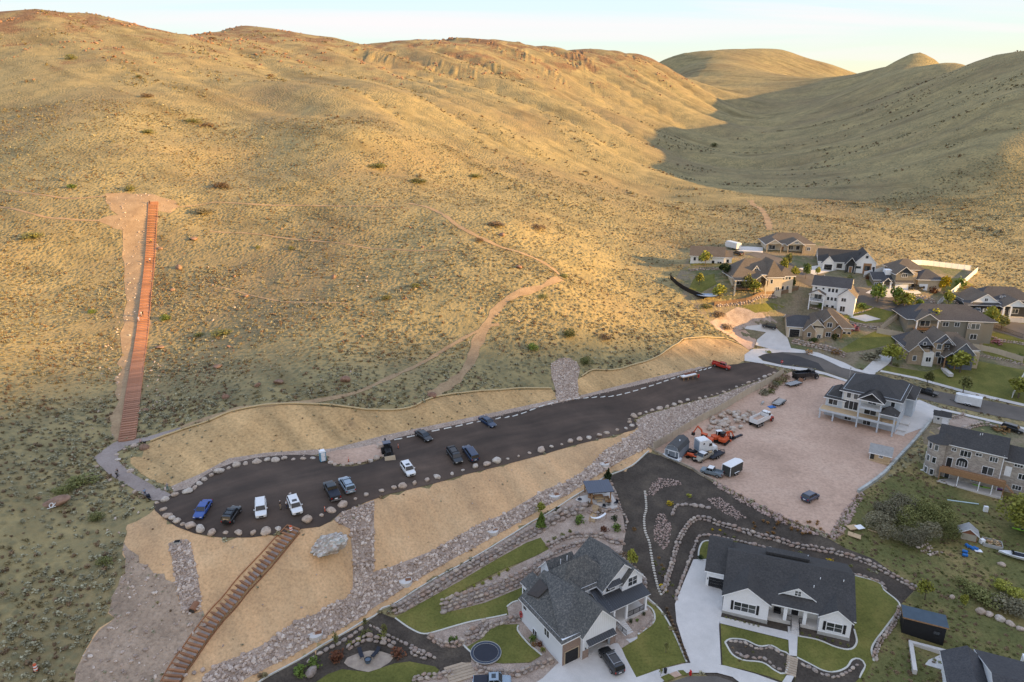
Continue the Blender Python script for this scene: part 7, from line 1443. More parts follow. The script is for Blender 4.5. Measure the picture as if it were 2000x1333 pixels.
M_CARGL = mat('car_glass', (0.015, 0.018, 0.022), (0.012, 0.014, 0.017), 2, 0.08, spec=0.7); M_LAMP = mat('lamp_lens', (0.70, 0.70, 0.66), None, 5, 0.2); M_TAIL = mat('tail_lens', (0.35, 0.02, 0.015), None, 5, 0.25)
def loft(secs, close=True):
    """sections: lists of points with equal count, joined in order"""
    mb = MB(); n_ = len(secs[0]); vs = [p for s_ in secs for p in s_]; fs = []
    for i in range(len(secs) - 1):
        for k in range(n_): fs.append((i * n_ + k, i * n_ + (k + 1) % n_, (i + 1) * n_ + (k + 1) % n_, (i + 1) * n_ + k))
    fs += [tuple(range(n_)), tuple(range(len(vs) - 1, len(vs) - n_ - 1, -1))]
    return mb.add(vs, fs)
def sec(x, hw, z0, z1, rb=0.12, rt=0.14):
    return [(x, -hw + rb, z0), (x, -hw, z0 + rb), (x, -hw, z1 - rt * 0.7), (x, -hw + rt, z1), (x, hw - rt, z1), (x, hw, z1 - rt * 0.7), (x, hw, z0 + rb), (x, hw - rb, z0)]
def wheels(root, L, W, r, xs, tw=0.24, dual=()):
    for x in xs:
        for s in (-1, 1):
            y = s * (W / 2 - tw * 0.4)
            t = MB().cyl((x, y - tw / 2, r), (x, y + tw / 2, r), r, n=18).build('wheel', M_TYRE, root); yo = y + s * (tw / 2 + 0.005)
            MB().cyl((x, yo - s * 0.03, r), (x, yo + s * 0.012, r), r * 0.62, n=12).build('rim', M_RIM, t)
KIND = {  # length, width, sill, bonnet, belt, roof, wheel r, stations of bonnet end, screen top, roof end, tail base (fractions of length from the front)
 'sedan': (4.75, 1.84, 0.24, 0.82, 0.96, 1.45, 0.33, 0.28, 0.42, 0.72, 0.87),
 'suv': (4.75, 1.92, 0.30, 1.02, 1.12, 1.74, 0.37, 0.24, 0.36, 0.90, 0.97),
 'bigsuv': (5.1, 2.0, 0.32, 1.05, 1.16, 1.80, 0.39, 0.23, 0.34, 0.92, 0.98),
 'pickup': (5.8, 2.0, 0.42, 1.15, 1.28, 1.92, 0.41, 0.23, 0.33, 0.56, 0.60)}
def vehicle(name, label, kind, front, rear, col, cat='car', roof_col=None, sunroof=False, rack=False, cover=None, lift=0.1, L=None, z=None, bed_load=None, glassy=True):
    A, B = G(*front), G(*rear); c = (A + B) / 2; d = A - B; rz = math.atan2(d.y, d.x)
    L0, W, zs, zb, zw, zr, r, f1, f2, f3, f4 = KIND[kind]; L = L or L0
    slope = math.atan2(gz(c.x + math.cos(rz) * 2, c.y + math.sin(rz) * 2) - gz(c.x - math.cos(rz) * 2, c.y - math.sin(rz) * 2), 4)
    root = empty(name, (c.x, c.y, gz(c.x, c.y) + lift), rz, label, cat); root.rotation_euler = (0, -slope, rz)
    X = lambda f: L / 2 - f * L; w = W / 2
    if kind == 'pickup':
        s_ = [sec(X(0), w * 0.86, zs + 0.12, zb * 0.86), sec(X(0.03), w * 0.96, zs, zb * 0.94), sec(X(0.10), w, zs, zb * 0.98), sec(X(f1), w, zs, zb + 0.02), sec(X(f1 + 0.02), w, zs, zw), sec(X(f4), w, zs, zw)]
        body = loft(s_); body.box(X(0.985), X(f4) + 0.002, -w, -w + 0.1, zs + 0.1, zw - 0.02).box(X(0.985), X(f4) + 0.002, w - 0.1, w, zs + 0.1, zw - 0.02).box(X(0.985), X(0.965), -w + 0.1, w - 0.1, zs + 0.1, zw - 0.02).box(X(0.96), X(f4), -w + 0.1, w - 0.1, zs + 0.1, zs + 0.42)
        body.build('body', col, root, bevel=0.03)
        MB().box(X(1.0), X(0.986), -w * 0.95, w * 0.95, zs, zs + 0.22).build('rear_bumper', M_RIM, root)
        if cover: MB().box(X(0.963), X(f4) - 0.01, -w + 0.06, w - 0.06, zw - 0.015, zw + 0.03).build('bed_cover', cover, root)
    else:
        s_ = [sec(X(0), w * 0.82, zs + 0.1, zb * 0.80), sec(X(0.03), w * 0.95, zs, zb * 0.90), sec(X(0.12), w, zs, zb * 0.97), sec(X(f1), w, zs, zb + 0.03), sec(X(f1 + 0.02), w, zs, zw), sec(X(0.8), w, zs, zw), sec(X(0.95), w * 0.97, zs, zw * 0.99), sec(X(1.0), w * 0.88, zs + 0.12, zw * 0.90)]
        loft(s_).build('body', col, root, bevel=0.03)
    wr = w - 0.20
    gl = loft([[(X(f1), -w + 0.10, zw - 0.02), (X(f1), w - 0.10, zw - 0.02), (X(f2), wr, zr - 0.05), (X(f2), -wr, zr - 0.05)], [(X(f4), -w + 0.10, zw - 0.02), (X(f4), w - 0.10, zw - 0.02), (X(f3), wr, zr - 0.05), (X(f3), -wr, zr - 0.05)]])
    gl.build('window_glass', M_CARGL, root)
    rc = roof_col or col
    rf = MB().hexa([(X(f2) + 0.05, -wr - 0.02, zr - 0.06), (X(f2) + 0.05, wr + 0.02, zr - 0.06), (X(f3) - 0.05, wr + 0.02, zr - 0.06), (X(f3) - 0.05, -wr - 0.02, zr - 0.06)][::-1], [(X(f2) - 0.12, -wr + 0.12, zr), (X(f2) - 0.12, wr - 0.12, zr), (X(f3) + 0.10, wr - 0.12, zr), (X(f3) + 0.10, -wr + 0.12, zr)][::-1]).build('roof', rc, root)
    if sunroof: MB().box(X(f2) - 1.0, X(f2) - 0.35, -0.42, 0.42, zr + 0.002, zr + 0.02).build('sunroof', M_CARGL, rf)
    if rack:
        MB().box(X(f3) + 0.3, X(f2) - 0.3, -wr + 0.05, -wr + 0.12, zr + 0.03, zr + 0.1).box(X(f3) + 0.3, X(f2) - 0.3, wr - 0.12, wr - 0.05, zr + 0.03, zr + 0.1).box(X(f3) + 0.5, X(f3) + 0.58, -wr + 0.121, wr - 0.121, zr + 0.05, zr + 0.1).box(X(f2) - 0.7, X(f2) - 0.62, -wr + 0.121, wr - 0.121, zr + 0.05, zr + 0.1).build('roof_rack', M_RIM if rack == 2 else M_BLACK, rf)
    pb = MB()
    for s in (-1, 1):
        pb.bar((X(f1), s * (w - 0.10), zw - 0.02), (X(f2), s * wr, zr - 0.04), 0.07); pb.bar((X(f4), s * (w - 0.10), zw - 0.02), (X(f3), s * wr, zr - 0.04), 0.09)
        m_ = (f2 + f3) / 2; pb.bar((X(m_), s * (w - 0.09), zw - 0.02), (X(m_), s * (wr + 0.01), zr - 0.04), 0.08)
    pb.build('pillars', col, root)
    for s in (-1, 1):
        MB().box(X(0.035), X(0.0) + 0.01, s * w * 0.62 - 0.18, s * w * 0.62 + 0.18, zb * 0.70, zb * 0.82).build('headlight', M_LAMP, root)
        MB().box(X(1.0) - 0.012, X(0.975), s * w * 0.80 - 0.10, s * w * 0.80 + 0.10, zw * 0.68, zw * 0.90).build('tail_light', M_TAIL, root)
        MB().box(X(f1) - 0.30, X(f1) - 0.16, s * (w + 0.10) - 0.10, s * (w + 0.10) + 0.10, zw, zw + 0.17).build('mirror', col, root)
    MB().box(X(0.02), X(0.0) + 0.012, -w * 0.4, w * 0.4, zb * 0.45, zb * 0.72).build('grille', M_BLACK, root)
    MB().box(X(1.0) - 0.015, X(0.99), -0.26, 0.26, zs + 0.35, zs + 0.50).build('number_plate', W_TRIM, root)
    wheels(root, L, W, r, (X(0.17), X(0.80)))
    return root
vehicle('parked_sedan', 'bright blue sedan parked nearest the blunt end of the lot', 'sedan', (390,1013), (405,989), P_BLUE)
vehicle('parked_jeep', 'small black off roader with tan load parked beside the blue sedan', 'suv', (461,1002), (447,1023), P_BLACK, L=4.1, rack=1)
o = bpy.data.objects['parked_jeep']; MB().box(-1.9, -1.2, -0.5, 0.5, 1.10, 1.35).build('tan_load', W_PLY, o); MB().cyl((-2.15, 0, 1.0), (-2.32, 0, 1.0), 0.36, n=16).build('spare_wheel', M_TYRE, o)
vehicle('parked_suv', 'plain white SUV facing the near boulders without sunroof', 'suv', (511,1016), (510,985), P_WHITE)
vehicle('parked_crossover', 'white crossover with dark sunroof beside three standing people', 'suv', (582,1008), (571,981), P_WHITE, sunroof=True)
vehicle('parked_pickup', 'black pickup with bed cover parked next to the silver SUV', 'pickup', (642,953), (656,980), P_BLACK, cover=M_MAT, cat='pickup')
vehicle('parked_suv', 'silver blue SUV parked beside the black pickup', 'bigsuv', (670,942), (686,968), P_SILV, rack=1)
vehicle('parked_suv', 'white SUV with black roof glass parked alone mid lot', 'suv', (805,935), (789,912), P_WHITE, sunroof=True, L=4.5)
vehicle('parked_suv', 'black SUV with roof rack parked left of the navy one', 'bigsuv', (895,907), (880,886), P_BLACK, rack=1)
vehicle('parked_suv', 'navy blue SUV parked right of the black one with rack', 'bigsuv', (911,881), (926,902), P_NAVY)
vehicle('parked_sedan', 'black sedan at the wheel stops next to the backhoe', 'sedan', (836,862), (819,850), P_BLACK)
vehicle('parked_sedan', 'black sedan at the wheel stops farther up the lot', 'sedan', (960,834), (943,823), P_NAVY)
vehicle('parked_pickup', 'red pickup at the far end of the lot', 'pickup', (1423,723), (1391,713), P_RED, 'pickup')
vehicle('parked_suv', 'black SUV parked in front of the open garage', 'bigsuv', (1178,1275), (1209,1320), P_BLACK, rack=2)
vehicle('parked_pickup', 'pale blue grey pickup cut off by the bottom of the frame', 'pickup', (1002,1340), (920,1344), P_SILV, 'pickup', sunroof=True, cover=M_MAT)
vehicle('parked_suv', 'old black SUV standing alone in the dirt lot', 'suv', (1597,969), (1565,985), P_NAVY, L=4.6)
vehicle('parked_pickup', 'black pickup parked on the street behind the unfinished house', 'pickup', (1828,776), (1790,765), P_BLACK, 'pickup')
vehicle('parked_suv', 'dark SUV on the gravel at the right edge above the stone house', 'bigsuv', (1998,849), (1955,836), P_BLACK)
vehicle('parked_suv', 'black SUV on the driveway of the tan stucco house', 'suv', (1493,640), (1509,643), P_BLACK)
vehicle('parked_pickup', 'black pickup by the garage of the taupe house', 'pickup', (1776,567), (1800,566), P_BLACK, 'pickup')
vehicle('parked_suv', 'white car in front of the garages at the far right house', 'suv', (1908,613), (1906,604), P_WHITE)
vehicle('parked_pickup', 'old white topped pickup by the near timber wall of the dirt lot', 'pickup', (1360,904), (1386,890), mat('faded_tan_paint', (0.36, 0.33, 0.27), None, 2, 0.4), 'pickup', roof_col=P_WHITE, lift=0.05)
vehicle('parked_pickup', 'white roofed small pickup squeezed beside the black cargo trailer', 'pickup', (1378,925), (1402,931), mat('faded_grey_paint', (0.20, 0.24, 0.27), None, 2, 0.4), 'pickup', roof_col=P_WHITE, L=4.9, lift=0.05)
def rig(name, label, cat, front, rear, lift=0.06):
    A, B = G(*front), G(*rear); c = (A + B) / 2; d = A - B; rz = math.atan2(d.y, d.x); return empty(name, (c.x, c.y, gz(c.x, c.y) + lift), rz, label, cat)
def cargo(label, front, rear, L, W, Hh, m, mr):
    r = rig('cargo_trailer', label, 'trailer', front, rear); z0 = 0.5
    pr = [(-L / 2, -W / 2), (L / 2 - 0.5, -W / 2), (L / 2, -0.3), (L / 2, 0.3), (L / 2 - 0.5, W / 2), (-L / 2, W / 2)]
    MB().prism(pr, z0, z0 + Hh).build('box', m, r); MB().prism([(x * 1.01, y * 1.03) for x, y in pr], z0 + Hh + 0.003, z0 + Hh + 0.08).build('roof', mr, r)
    MB().box(-L / 2 - 0.03, -L / 2 - 0.003, -W / 2 + 0.1, W / 2 - 0.1, z0 + 0.1, z0 + Hh - 0.1).build('rear_door', m, r)
    for s in (-1, 1): MB().box(-L / 2 - 0.02, -L / 2 + 0.06, s * W / 2 - 0.05, s * W / 2 + 0.05, z0, z0 + Hh + 0.002).build('corner_trim', W_TRIM, r); MB().box(-0.95, 0.75, s * (W / 2 + 0.09) - 0.09, s * (W / 2 + 0.09) + 0.09, z0 + 0.28, z0 + 0.36).build('mudguard', W_TRIM, r)
    MB().bar((L / 2, 0, 0.5), (L / 2 + 1.2, 0, 0.5), 0.1).build('drawbar', M_BLACK, r); wheels(r, L, W + 0.2, 0.36, (-0.5, 0.35)); return r
cargo('black enclosed cargo trailer with white roof in the dirt lot', (1447,917), (1413,934), 5.2, 2.2, 2.2, mat('charcoal_trailer_skin', (0.055, 0.058, 0.055), None, 1, 0.5), P_WHITE)
cargo('white enclosed cargo trailer parked on the street', (1868,786), (1910,797), 6.4, 2.3, 2.3, P_WHITE, P_WHITE)
def flat(label, front, rear, L, W, m, rails=True):
    r = rig('flat_trailer', label, 'trailer', front, rear); n_ = 6
    for k in range(n_): MB().box(-L / 2, L / 2, -W / 2 + W * k / n_ + 0.01, -W / 2 + W * (k + 1) / n_ - 0.01, 0.55, 0.63).build('deck_plank', m, r)
    fb = MB().box(-L / 2, L / 2, -W / 2 - 0.08, -W / 2 - 0.003, 0.4, 0.66).box(-L / 2, L / 2, W / 2 + 0.003, W / 2 + 0.08, 0.4, 0.66).bar((L / 2, -W / 3, 0.5), (L / 2 + 1.3, 0, 0.5), 0.1).bar((L / 2, W / 3, 0.5), (L / 2 + 1.3, 0, 0.5), 0.1)
    if rails: fb.bar((-L / 2, -W / 2, 0.95), (L / 2, -W / 2, 0.95), 0.06).bar((-L / 2, W / 2, 0.95), (L / 2, W / 2, 0.95), 0.06).bar((L / 2, -W / 2, 0.95), (L / 2, W / 2, 0.95), 0.06)
    fb.build('frame', M_BLACK, r); wheels(r, L, W + 0.3, 0.36, (-0.8, 0.1)); return r
flat('empty grey plank flatbed trailer beside the black dump truck', (1533,757), (1566,748), 5.0, 2.2, M_PALER, False)
r = bpy.data.objects['flat_trailer']; MB().hexa([(-2.9, -0.7, 0.5), (-2.6, -0.7, 0.5), (-2.6, 0.7, 0.5), (-2.9, 0.7, 0.5)], [(-3.2, -0.7, 1.5), (-3.1, -0.7, 1.5), (-3.1, 0.7, 1.5), (-3.2, 0.7, 1.5)]).build('rusty_ramp', M_RUSTY, r)
flat('black framed utility trailer with rails and plank bed', (1509,797), (1533,781), 5.0, 2.1, W_CONC); flat('dark utility trailer full of junk near the semi tractor', (1408,886), (1384,898), 5.0, 2.1, M_MAT)
for px, py, lb, m_, w in ((1387, 891, 'tan cardboard box on the junk trailer', W_PLY, 0.9), (1373, 889, 'pale blue tool box on the junk trailer', P_SILV, 0.8)): slabthing('box', px, py, lb, 'box', w, w * 0.7, 0.5, m_, 0.4, lift=0.75)
# dump trucks
def dump(label, front, rear, cab, bed, fender, load=None):
    r = rig('dump_truck', label, 'truck', front, rear)
    MB().box(-3.9, 3.6, -0.45, 0.45, 0.65, 0.95).build('chassis', M_BLACK, r)
    b = MB().hexa([(-3.9, -1.1, 1.0), (0.9, -1.1, 1.0), (0.9, 1.1, 1.0), (-3.9, 1.1, 1.0)], [(-4.0, -1.2, 1.12), (0.95, -1.2, 1.12), (0.95, 1.2, 1.12), (-4.0, 1.2, 1.12)])
    b.box(-4.0, 0.95, -1.24, -1.14, 1.12, 2.35).box(-4.0, 0.95, 1.14, 1.24, 1.12, 2.35).box(0.85, 0.95, -1.139, 1.139, 1.12, 2.6).build('dump_bed', bed, r); MB().box(-4.06, -3.98, -1.139, 1.139, 1.12, 2.25).build('tailgate', bed, r)
    rib = MB()
    for x in np.linspace(-3.6, 0.5, 6): rib.box(x, x + 0.1, -1.30, -1.243, 1.1, 2.33).box(x, x + 0.1, 1.243, 1.30, 1.1, 2.33)
    rib.build('bed_ribs', bed, r)
    if load: MB().hexa([(-3.9, -1.13, 1.13), (0.84, -1.13, 1.13), (0.84, 1.13, 1.13), (-3.9, 1.13, 1.13)], [(-3.7, -1.1, 1.5), (0.7, -1.1, 1.5), (0.7, 1.1, 1.7), (-3.7, 1.1, 1.6)]).build('load', load, r)
    loft([sec(1.05, 1.05, 0.95, 2.0, 0.1, 0.1), sec(2.35, 1.05, 0.95, 2.0, 0.1, 0.1)]).build('cab', cab, r); loft([[(1.1, -1.0, 1.98), (1.1, 1.0, 1.98), (1.15, 0.9, 2.75), (1.15, -0.9, 2.75)], [(2.4, -1.0, 1.98), (2.4, 1.0, 1.98), (2.1, 0.9, 2.75), (2.1, -0.9, 2.75)]]).build('window_glass', M_CARGL, r)
    MB().box(1.0, 2.25, -0.98, 0.98, 2.72, 2.88).build('cab_roof', cab, r); loft([sec(2.36, 0.85, 0.9, 1.95, 0.1, 0.2), sec(3.6, 0.75, 0.9, 1.65, 0.1, 0.2), sec(3.8, 0.6, 0.95, 1.5, 0.1, 0.2)]).build('bonnet', cab, r)
    for s in (-1, 1): MB().cyl((3.0, s * 0.86, 0.75), (3.0, s * 1.2, 0.75), 0.72, n=16).build('fender', fender, r); MB().cyl((1.0, s * 0.8, 0.9), (1.0, s * 0.8, 3.2), 0.08, n=8).build('exhaust_stack', M_RIM, r); MB().box(3.72, 3.86, s * 0.75 - 0.12, s * 0.75 + 0.12, 1.05, 1.3).build('headlight', M_LAMP, r)
    MB().box(3.80, 3.86, -0.5, 0.5, 0.95, 1.45).build('grille', M_RIM, r); wheels(r, 7, 2.5, 0.52, (3.0, -1.4, -2.5, -3.4), 0.34); return r
dump('white dump truck with red front fenders in the dirt lot', (1510,816), (1464,838), P_WHITE, P_WHITE, P_RED, M_DIRT)
dump('black dump truck parked by the street end of the tan fence', (1598,738), (1548,742), P_BLACK, P_BLACK, P_BLACK, M_MAT)
# semi tractor with sleeper
r = rig('semi_tractor', 'white semi tractor with tall sleeper cab beside the barn shed', 'truck', (1388,883), (1347,889))
loft([sec(-1.2, 1.2, 1.0, 3.9, 0.1, 0.25), sec(1.2, 1.2, 1.0, 4.0, 0.1, 0.3), sec(2.2, 1.2, 1.0, 3.3, 0.1, 0.4), sec(2.5, 1.18, 1.0, 2.2, 0.1, 0.2)]).build('sleeper_cab', P_WHITE, r); loft([sec(2.5, 1.05, 0.8, 2.15, 0.1, 0.25), sec(3.7, 0.95, 0.8, 1.85, 0.1, 0.3), sec(4.1, 0.8, 0.85, 1.6, 0.1, 0.3)]).build('bonnet', P_WHITE, r)
loft([[(2.12, -1.0, 2.3), (2.12, 1.0, 2.3), (1.72, 0.9, 3.2), (1.72, -0.9, 3.2)], [(2.56, -1.0, 2.22), (2.56, 1.0, 2.22), (2.24, 0.9, 3.2), (2.24, -0.9, 3.2)]]).build('windscreen', M_CARGL, r)
for s in (-1, 1): MB().box(1.4, 2.2, s * 1.2 - 0.03, s * 1.2 + 0.03, 2.2, 2.9).build('side_window', M_CARGL, r); MB().cyl((0.0, s * 1.18, 3.0), (0.0, s * 1.23, 3.0), 0.22, n=12).build('sleeper_window', M_CARGL, r); MB().cyl((3.2, s * 0.9, 0.7), (3.2, s * 1.22, 0.7), 0.72, n=16).build('fender', P_WHITE, r); MB().box(-1.0, 1.5, s * 1.1 - 0.2, s * 1.1 + 0.2, 0.5, 1.05).build('fuel_tank', M_RIM, r); MB().box(4.0, 4.12, s * 0.7 - 0.12, s * 0.7 + 0.12, 1.1, 1.35).build('headlight', M_LAMP, r)
MB().box(-1.24, -1.2, -1.0, 1.0, 1.2, 3.6).build('back_panel', P_SILV, r); MB().box(-4.0, 4.0, -0.45, 0.45, 0.6, 0.95).build('chassis', M_BLACK, r); MB().cyl((-2.8, 0, 0.95), (-2.8, 0, 1.15), 0.55, n=14).build('fifth_wheel', M_BLACK, r); wheels(r, 8, 2.5, 0.52, (3.2, -2.2, -3.4), 0.34)
# excavators, tractor, backhoe
M_EXO = mat('excavator_orange', (0.60, 0.11, 0.035), (0.50, 0.085, 0.03), 2, 0.5)
def track(mb, y, L, r, w=0.45):
    prof = [(L / 2 * math.cos(t) if abs(math.cos(t)) < .01 else (L / 2 - r) * (1 if math.cos(t) > 0 else -1) + r * math.cos(t), r + r * math.sin(t)) for t in [2 * math.pi * k / 16 + 0.05 for k in range(16)]]
    return mb.ext(prof, y - w / 2, y + w / 2)
def excavator(label, px, py, rz, cabm, boom):
    g = G(px, py); r = empty('excavator', g + Vector((0, 0, 0.05)), rz, label, 'excavator'); tb = MB(); track(tb, -0.8, 2.9, 0.38); track(tb, 0.8, 2.9, 0.38); tb.build('tracks', M_TYRE, r)
    MB().cyl((0, 0, 0.6), (0, 0, 0.9), 0.5, n=16).build('turntable', M_BLACK, r); MB().prism([(-1.7, -0.6), (-1.4, -0.95), (1.0, -0.95), (1.0, 0.95), (-1.4, 0.95), (-1.7, 0.6)], 0.9, 1.55).build('body', M_EXO, r)
    cb = MB().box(-0.3, 0.95, 0.05, 0.9, 1.55, 2.5).build('cab', M_CARGL, r); MB().box(-0.4, 1.05, -0.02, 0.97, 2.5, 2.62).build('cab_roof', cabm, cb); MB().box(-0.34, -0.25, 0.03, 0.13, 1.55, 2.49).box(0.9, 0.99, 0.03, 0.13, 1.55, 2.49).box(-0.34, -0.25, 0.82, 0.92, 1.55, 2.49).box(0.9, 0.99, 0.82, 0.92, 1.55, 2.49).build('cab_frame', cabm, cb)
    a, b, c, d = boom; MB().bar(a, b, 0.28, 0.38).bar(b, c, 0.25, 0.32).build('boom', M_EXO, r); MB().bar(c, d, 0.2, 0.26).build('arm', M_EXO, r)
    dx = Vector(d); MB().hexa([dx + Vector(v) for v in ((-0.35, -0.4, -0.7), (0.35, -0.4, -0.6), (0.35, 0.4, -0.6), (-0.35, 0.4, -0.7))], [dx + Vector(v) for v in ((-0.2, -0.4, 0), (0.3, -0.4, 0.05), (0.3, 0.4, 0.05), (-0.2, 0.4, 0))]).build('bucket', M_BLACK, r); MB().box(-0.2, 0.2, -1.25, 1.25, 0.12, 0.5).build('blade', M_EXO, r).location = (1.75, 0, 0)
excavator('orange excavator with raised boom at the back of the machines', 1378, 866, 2.4, M_EXO, ((0.9, -0.3, 1.3), (1.6, -0.3, 3.0), (2.6, -0.3, 3.6), (3.6, -0.3, 1.6)))
excavator('orange excavator with low boom beside the boulder pile', 1402, 862, 0.2, P_WHITE, ((0.9, -0.3, 1.3), (1.9, -0.3, 2.3), (3.2, -0.3, 2.5), (4.0, -0.3, 1.0)))
excavator('mini excavator with black cab right of the other machines', 1413, 866, 0.9, M_BLACK, ((0.9, -0.3, 1.2), (1.5, -0.3, 2.2), (2.3, -0.3, 2.2), (2.7, -0.3, 0.9)))
g = G(1352, 897); r = empty('tractor', g + Vector((0, 0, 0.05)), 2.4, 'small orange tractor behind the semi cab', 'tractor'); loft([sec(-0.2, 0.45, 0.7, 1.3, 0.1, 0.15), sec(1.4, 0.38, 0.7, 1.2, 0.1, 0.15)]).build('bonnet', M_EXO, r); MB().box(-1.3, -0.2, -0.55, 0.55, 0.6, 0.95).build('body', M_BLACK, r); MB().box(-0.9, -0.45, -0.25, 0.25, 0.95, 1.25).build('seat', M_MAT, r)
for s in (-1, 1): MB().cyl((-0.9, s * 0.75 - 0.2, 0.62), (-0.9, s * 0.75 + 0.2, 0.62), 0.62, n=16).build('wheel', M_TYRE, r); MB().cyl((1.0, s * 0.6 - 0.12, 0.38), (1.0, s * 0.6 + 0.12, 0.38), 0.38, n=14).build('wheel', M_TYRE, r); MB().bar((-1.2, s * 0.5, 0.9), (-1.2, s * 0.5, 2.1), 0.07).build('roll_bar', M_BLACK, r); MB().box(-1.35, -0.4, s * 0.75 - 0.2, s * 0.75 + 0.2, 1.26, 1.34).build('fender', M_EXO, r)
MB().bar((0.4, -0.45, 1.0), (2.0, -0.45, 0.5), 0.1).bar((0.4, 0.45, 1.0), (2.0, 0.45, 0.5), 0.1).box(1.95, 2.3, -0.8, 0.8, 0.15, 0.65).build('loader_bucket', M_EXO, r)
g = G(757, 889); r = empty('backhoe', g + Vector((0, 0, 0.1)), -1.2, 'dark backhoe parked at the end of the dirt island', 'backhoe')
loft([sec(0.3, 0.6, 0.8, 1.7, 0.1, 0.15), sec(2.0, 0.5, 0.8, 1.5, 0.1, 0.15)]).build('bonnet', M_BLACK, r); MB().box(-1.2, 0.3, -0.8, 0.8, 0.7, 1.2).build('body', M_BLACK, r); cb = loft([[(-1.1, -0.75, 1.2), (-1.1, 0.75, 1.2), (-1.0, 0.7, 2.6), (-1.0, -0.7, 2.6)], [(0.3, -0.75, 1.2), (0.3, 0.75, 1.2), (0.15, 0.7, 2.6), (0.15, -0.7, 2.6)]]).build('cab', M_CARGL, r); MB().box(-1.15, 0.3, -0.82, 0.82, 2.6, 2.75).build('cab_roof', P_NAVY, cb)
for s in (-1, 1): MB().cyl((-0.6, s * 0.9 - 0.22, 0.75), (-0.6, s * 0.9 + 0.22, 0.75), 0.75, n=16).build('wheel', M_TYRE, r); MB().cyl((1.5, s * 0.8 - 0.17, 0.5), (1.5, s * 0.8 + 0.17, 0.5), 0.5, n=14).build('wheel', M_TYRE, r); MB().bar((0.2, s * 0.6, 1.4), (2.6, s * 0.6, 0.6), 0.15).build('loader_arm', M_BLACK, r)
MB().hexa([(2.5, -1.1, 0.1), (3.2, -1.1, 0.05), (3.2, 1.1, 0.05), (2.5, 1.1, 0.1)], [(2.5, -1.1, 0.9), (2.7, -1.1, 0.9), (2.7, 1.1, 0.9), (2.5, 1.1, 0.9)]).build('front_bucket', W_TAN, r); MB().bar((-1.2, 0, 1.0), (-1.9, 0, 2.9), 0.25, 0.3).build('boom', M_BLACK, r); MB().bar((-1.9, 0, 2.9), (-2.7, 0, 1.4), 0.2, 0.25).build('arm', M_BLACK, r); MB().box(-2.95, -2.5, -0.35, 0.35, 0.9, 1.4).build('bucket', M_RUSTY, r)
# travel trailer up the valley
r = rig('travel_trailer', 'white travel trailer parked beside the cottage', 'caravan', (1418,484), (1444,490)); loft([sec(-3.6, 1.2, 0.6, 3.1, 0.1, 0.25), sec(3.0, 1.2, 0.6, 3.1, 0.1, 0.25), sec(3.6, 1.15, 0.8, 2.5, 0.1, 0.3)]).build('body', P_WHITE, r)
for x in (-2.2, 0.2, 2.0): MB().box(x, x + 0.9, -1.23, -1.195, 1.7, 2.3).build('window', M_CARGL, r)
MB().box(-0.9, -0.2, -1.23, -1.195, 0.8, 2.6).build('door', W_TRIM, r); MB().box(-3.4, 2.8, -1.24, -1.2, 1.2, 1.45).build('stripe', P_SILV, r); wheels(r, 7, 2.4, 0.36, (-0.9, 0.0)); MB().bar((3.6, 0, 0.6), (4.8, 0, 0.6), 0.12).build('drawbar', M_BLACK, r)
vehicle('parked_suv', 'dark SUV just below the travel trailer', 'suv', (1437,497), (1446,500), P_BLACK)
# white boat hull at right edge, canvas boat in the fence corner
def boat(label, front, rear, L, W, m, Hh=0.9):
    r = rig('boat', label, 'boat', front, rear); secs = []
    for i in range(7):
        t = i / 6; w = W / 2 * (1 - max(0, (t - 0.45) / 0.55) ** 2.2) + 0.03; x = -L / 2 + L * t
        secs.append([(x, -w, Hh), (x, -w * 0.7, 0.3 + 0.3 * t * t), (x, 0, 0.12 + 0.4 * t ** 3), (x, w * 0.7, 0.3 + 0.3 * t * t), (x, w, Hh), (x, 0, Hh + 0.04)])
    loft(secs).build('hull', m, r); MB().box(-L * 0.35, L * 0.1, -W * 0.32, W * 0.32, Hh + 0.05, Hh + 0.12).build('cockpit', M_MAT, r); MB().box(L * 0.1, L * 0.16, -W * 0.3, W * 0.3, Hh + 0.05, Hh + 0.45).build('windscreen', M_CARGL, r)
boat('white boat hull lying in the yard at the right edge', (1960,1085), (2010,1098), 6.0, 1.9, P_WHITE); boat('white covered boat in front of the barn shed', (1300,893), (1322,903), 4.6, 1.8, P_WHITE, 0.8)
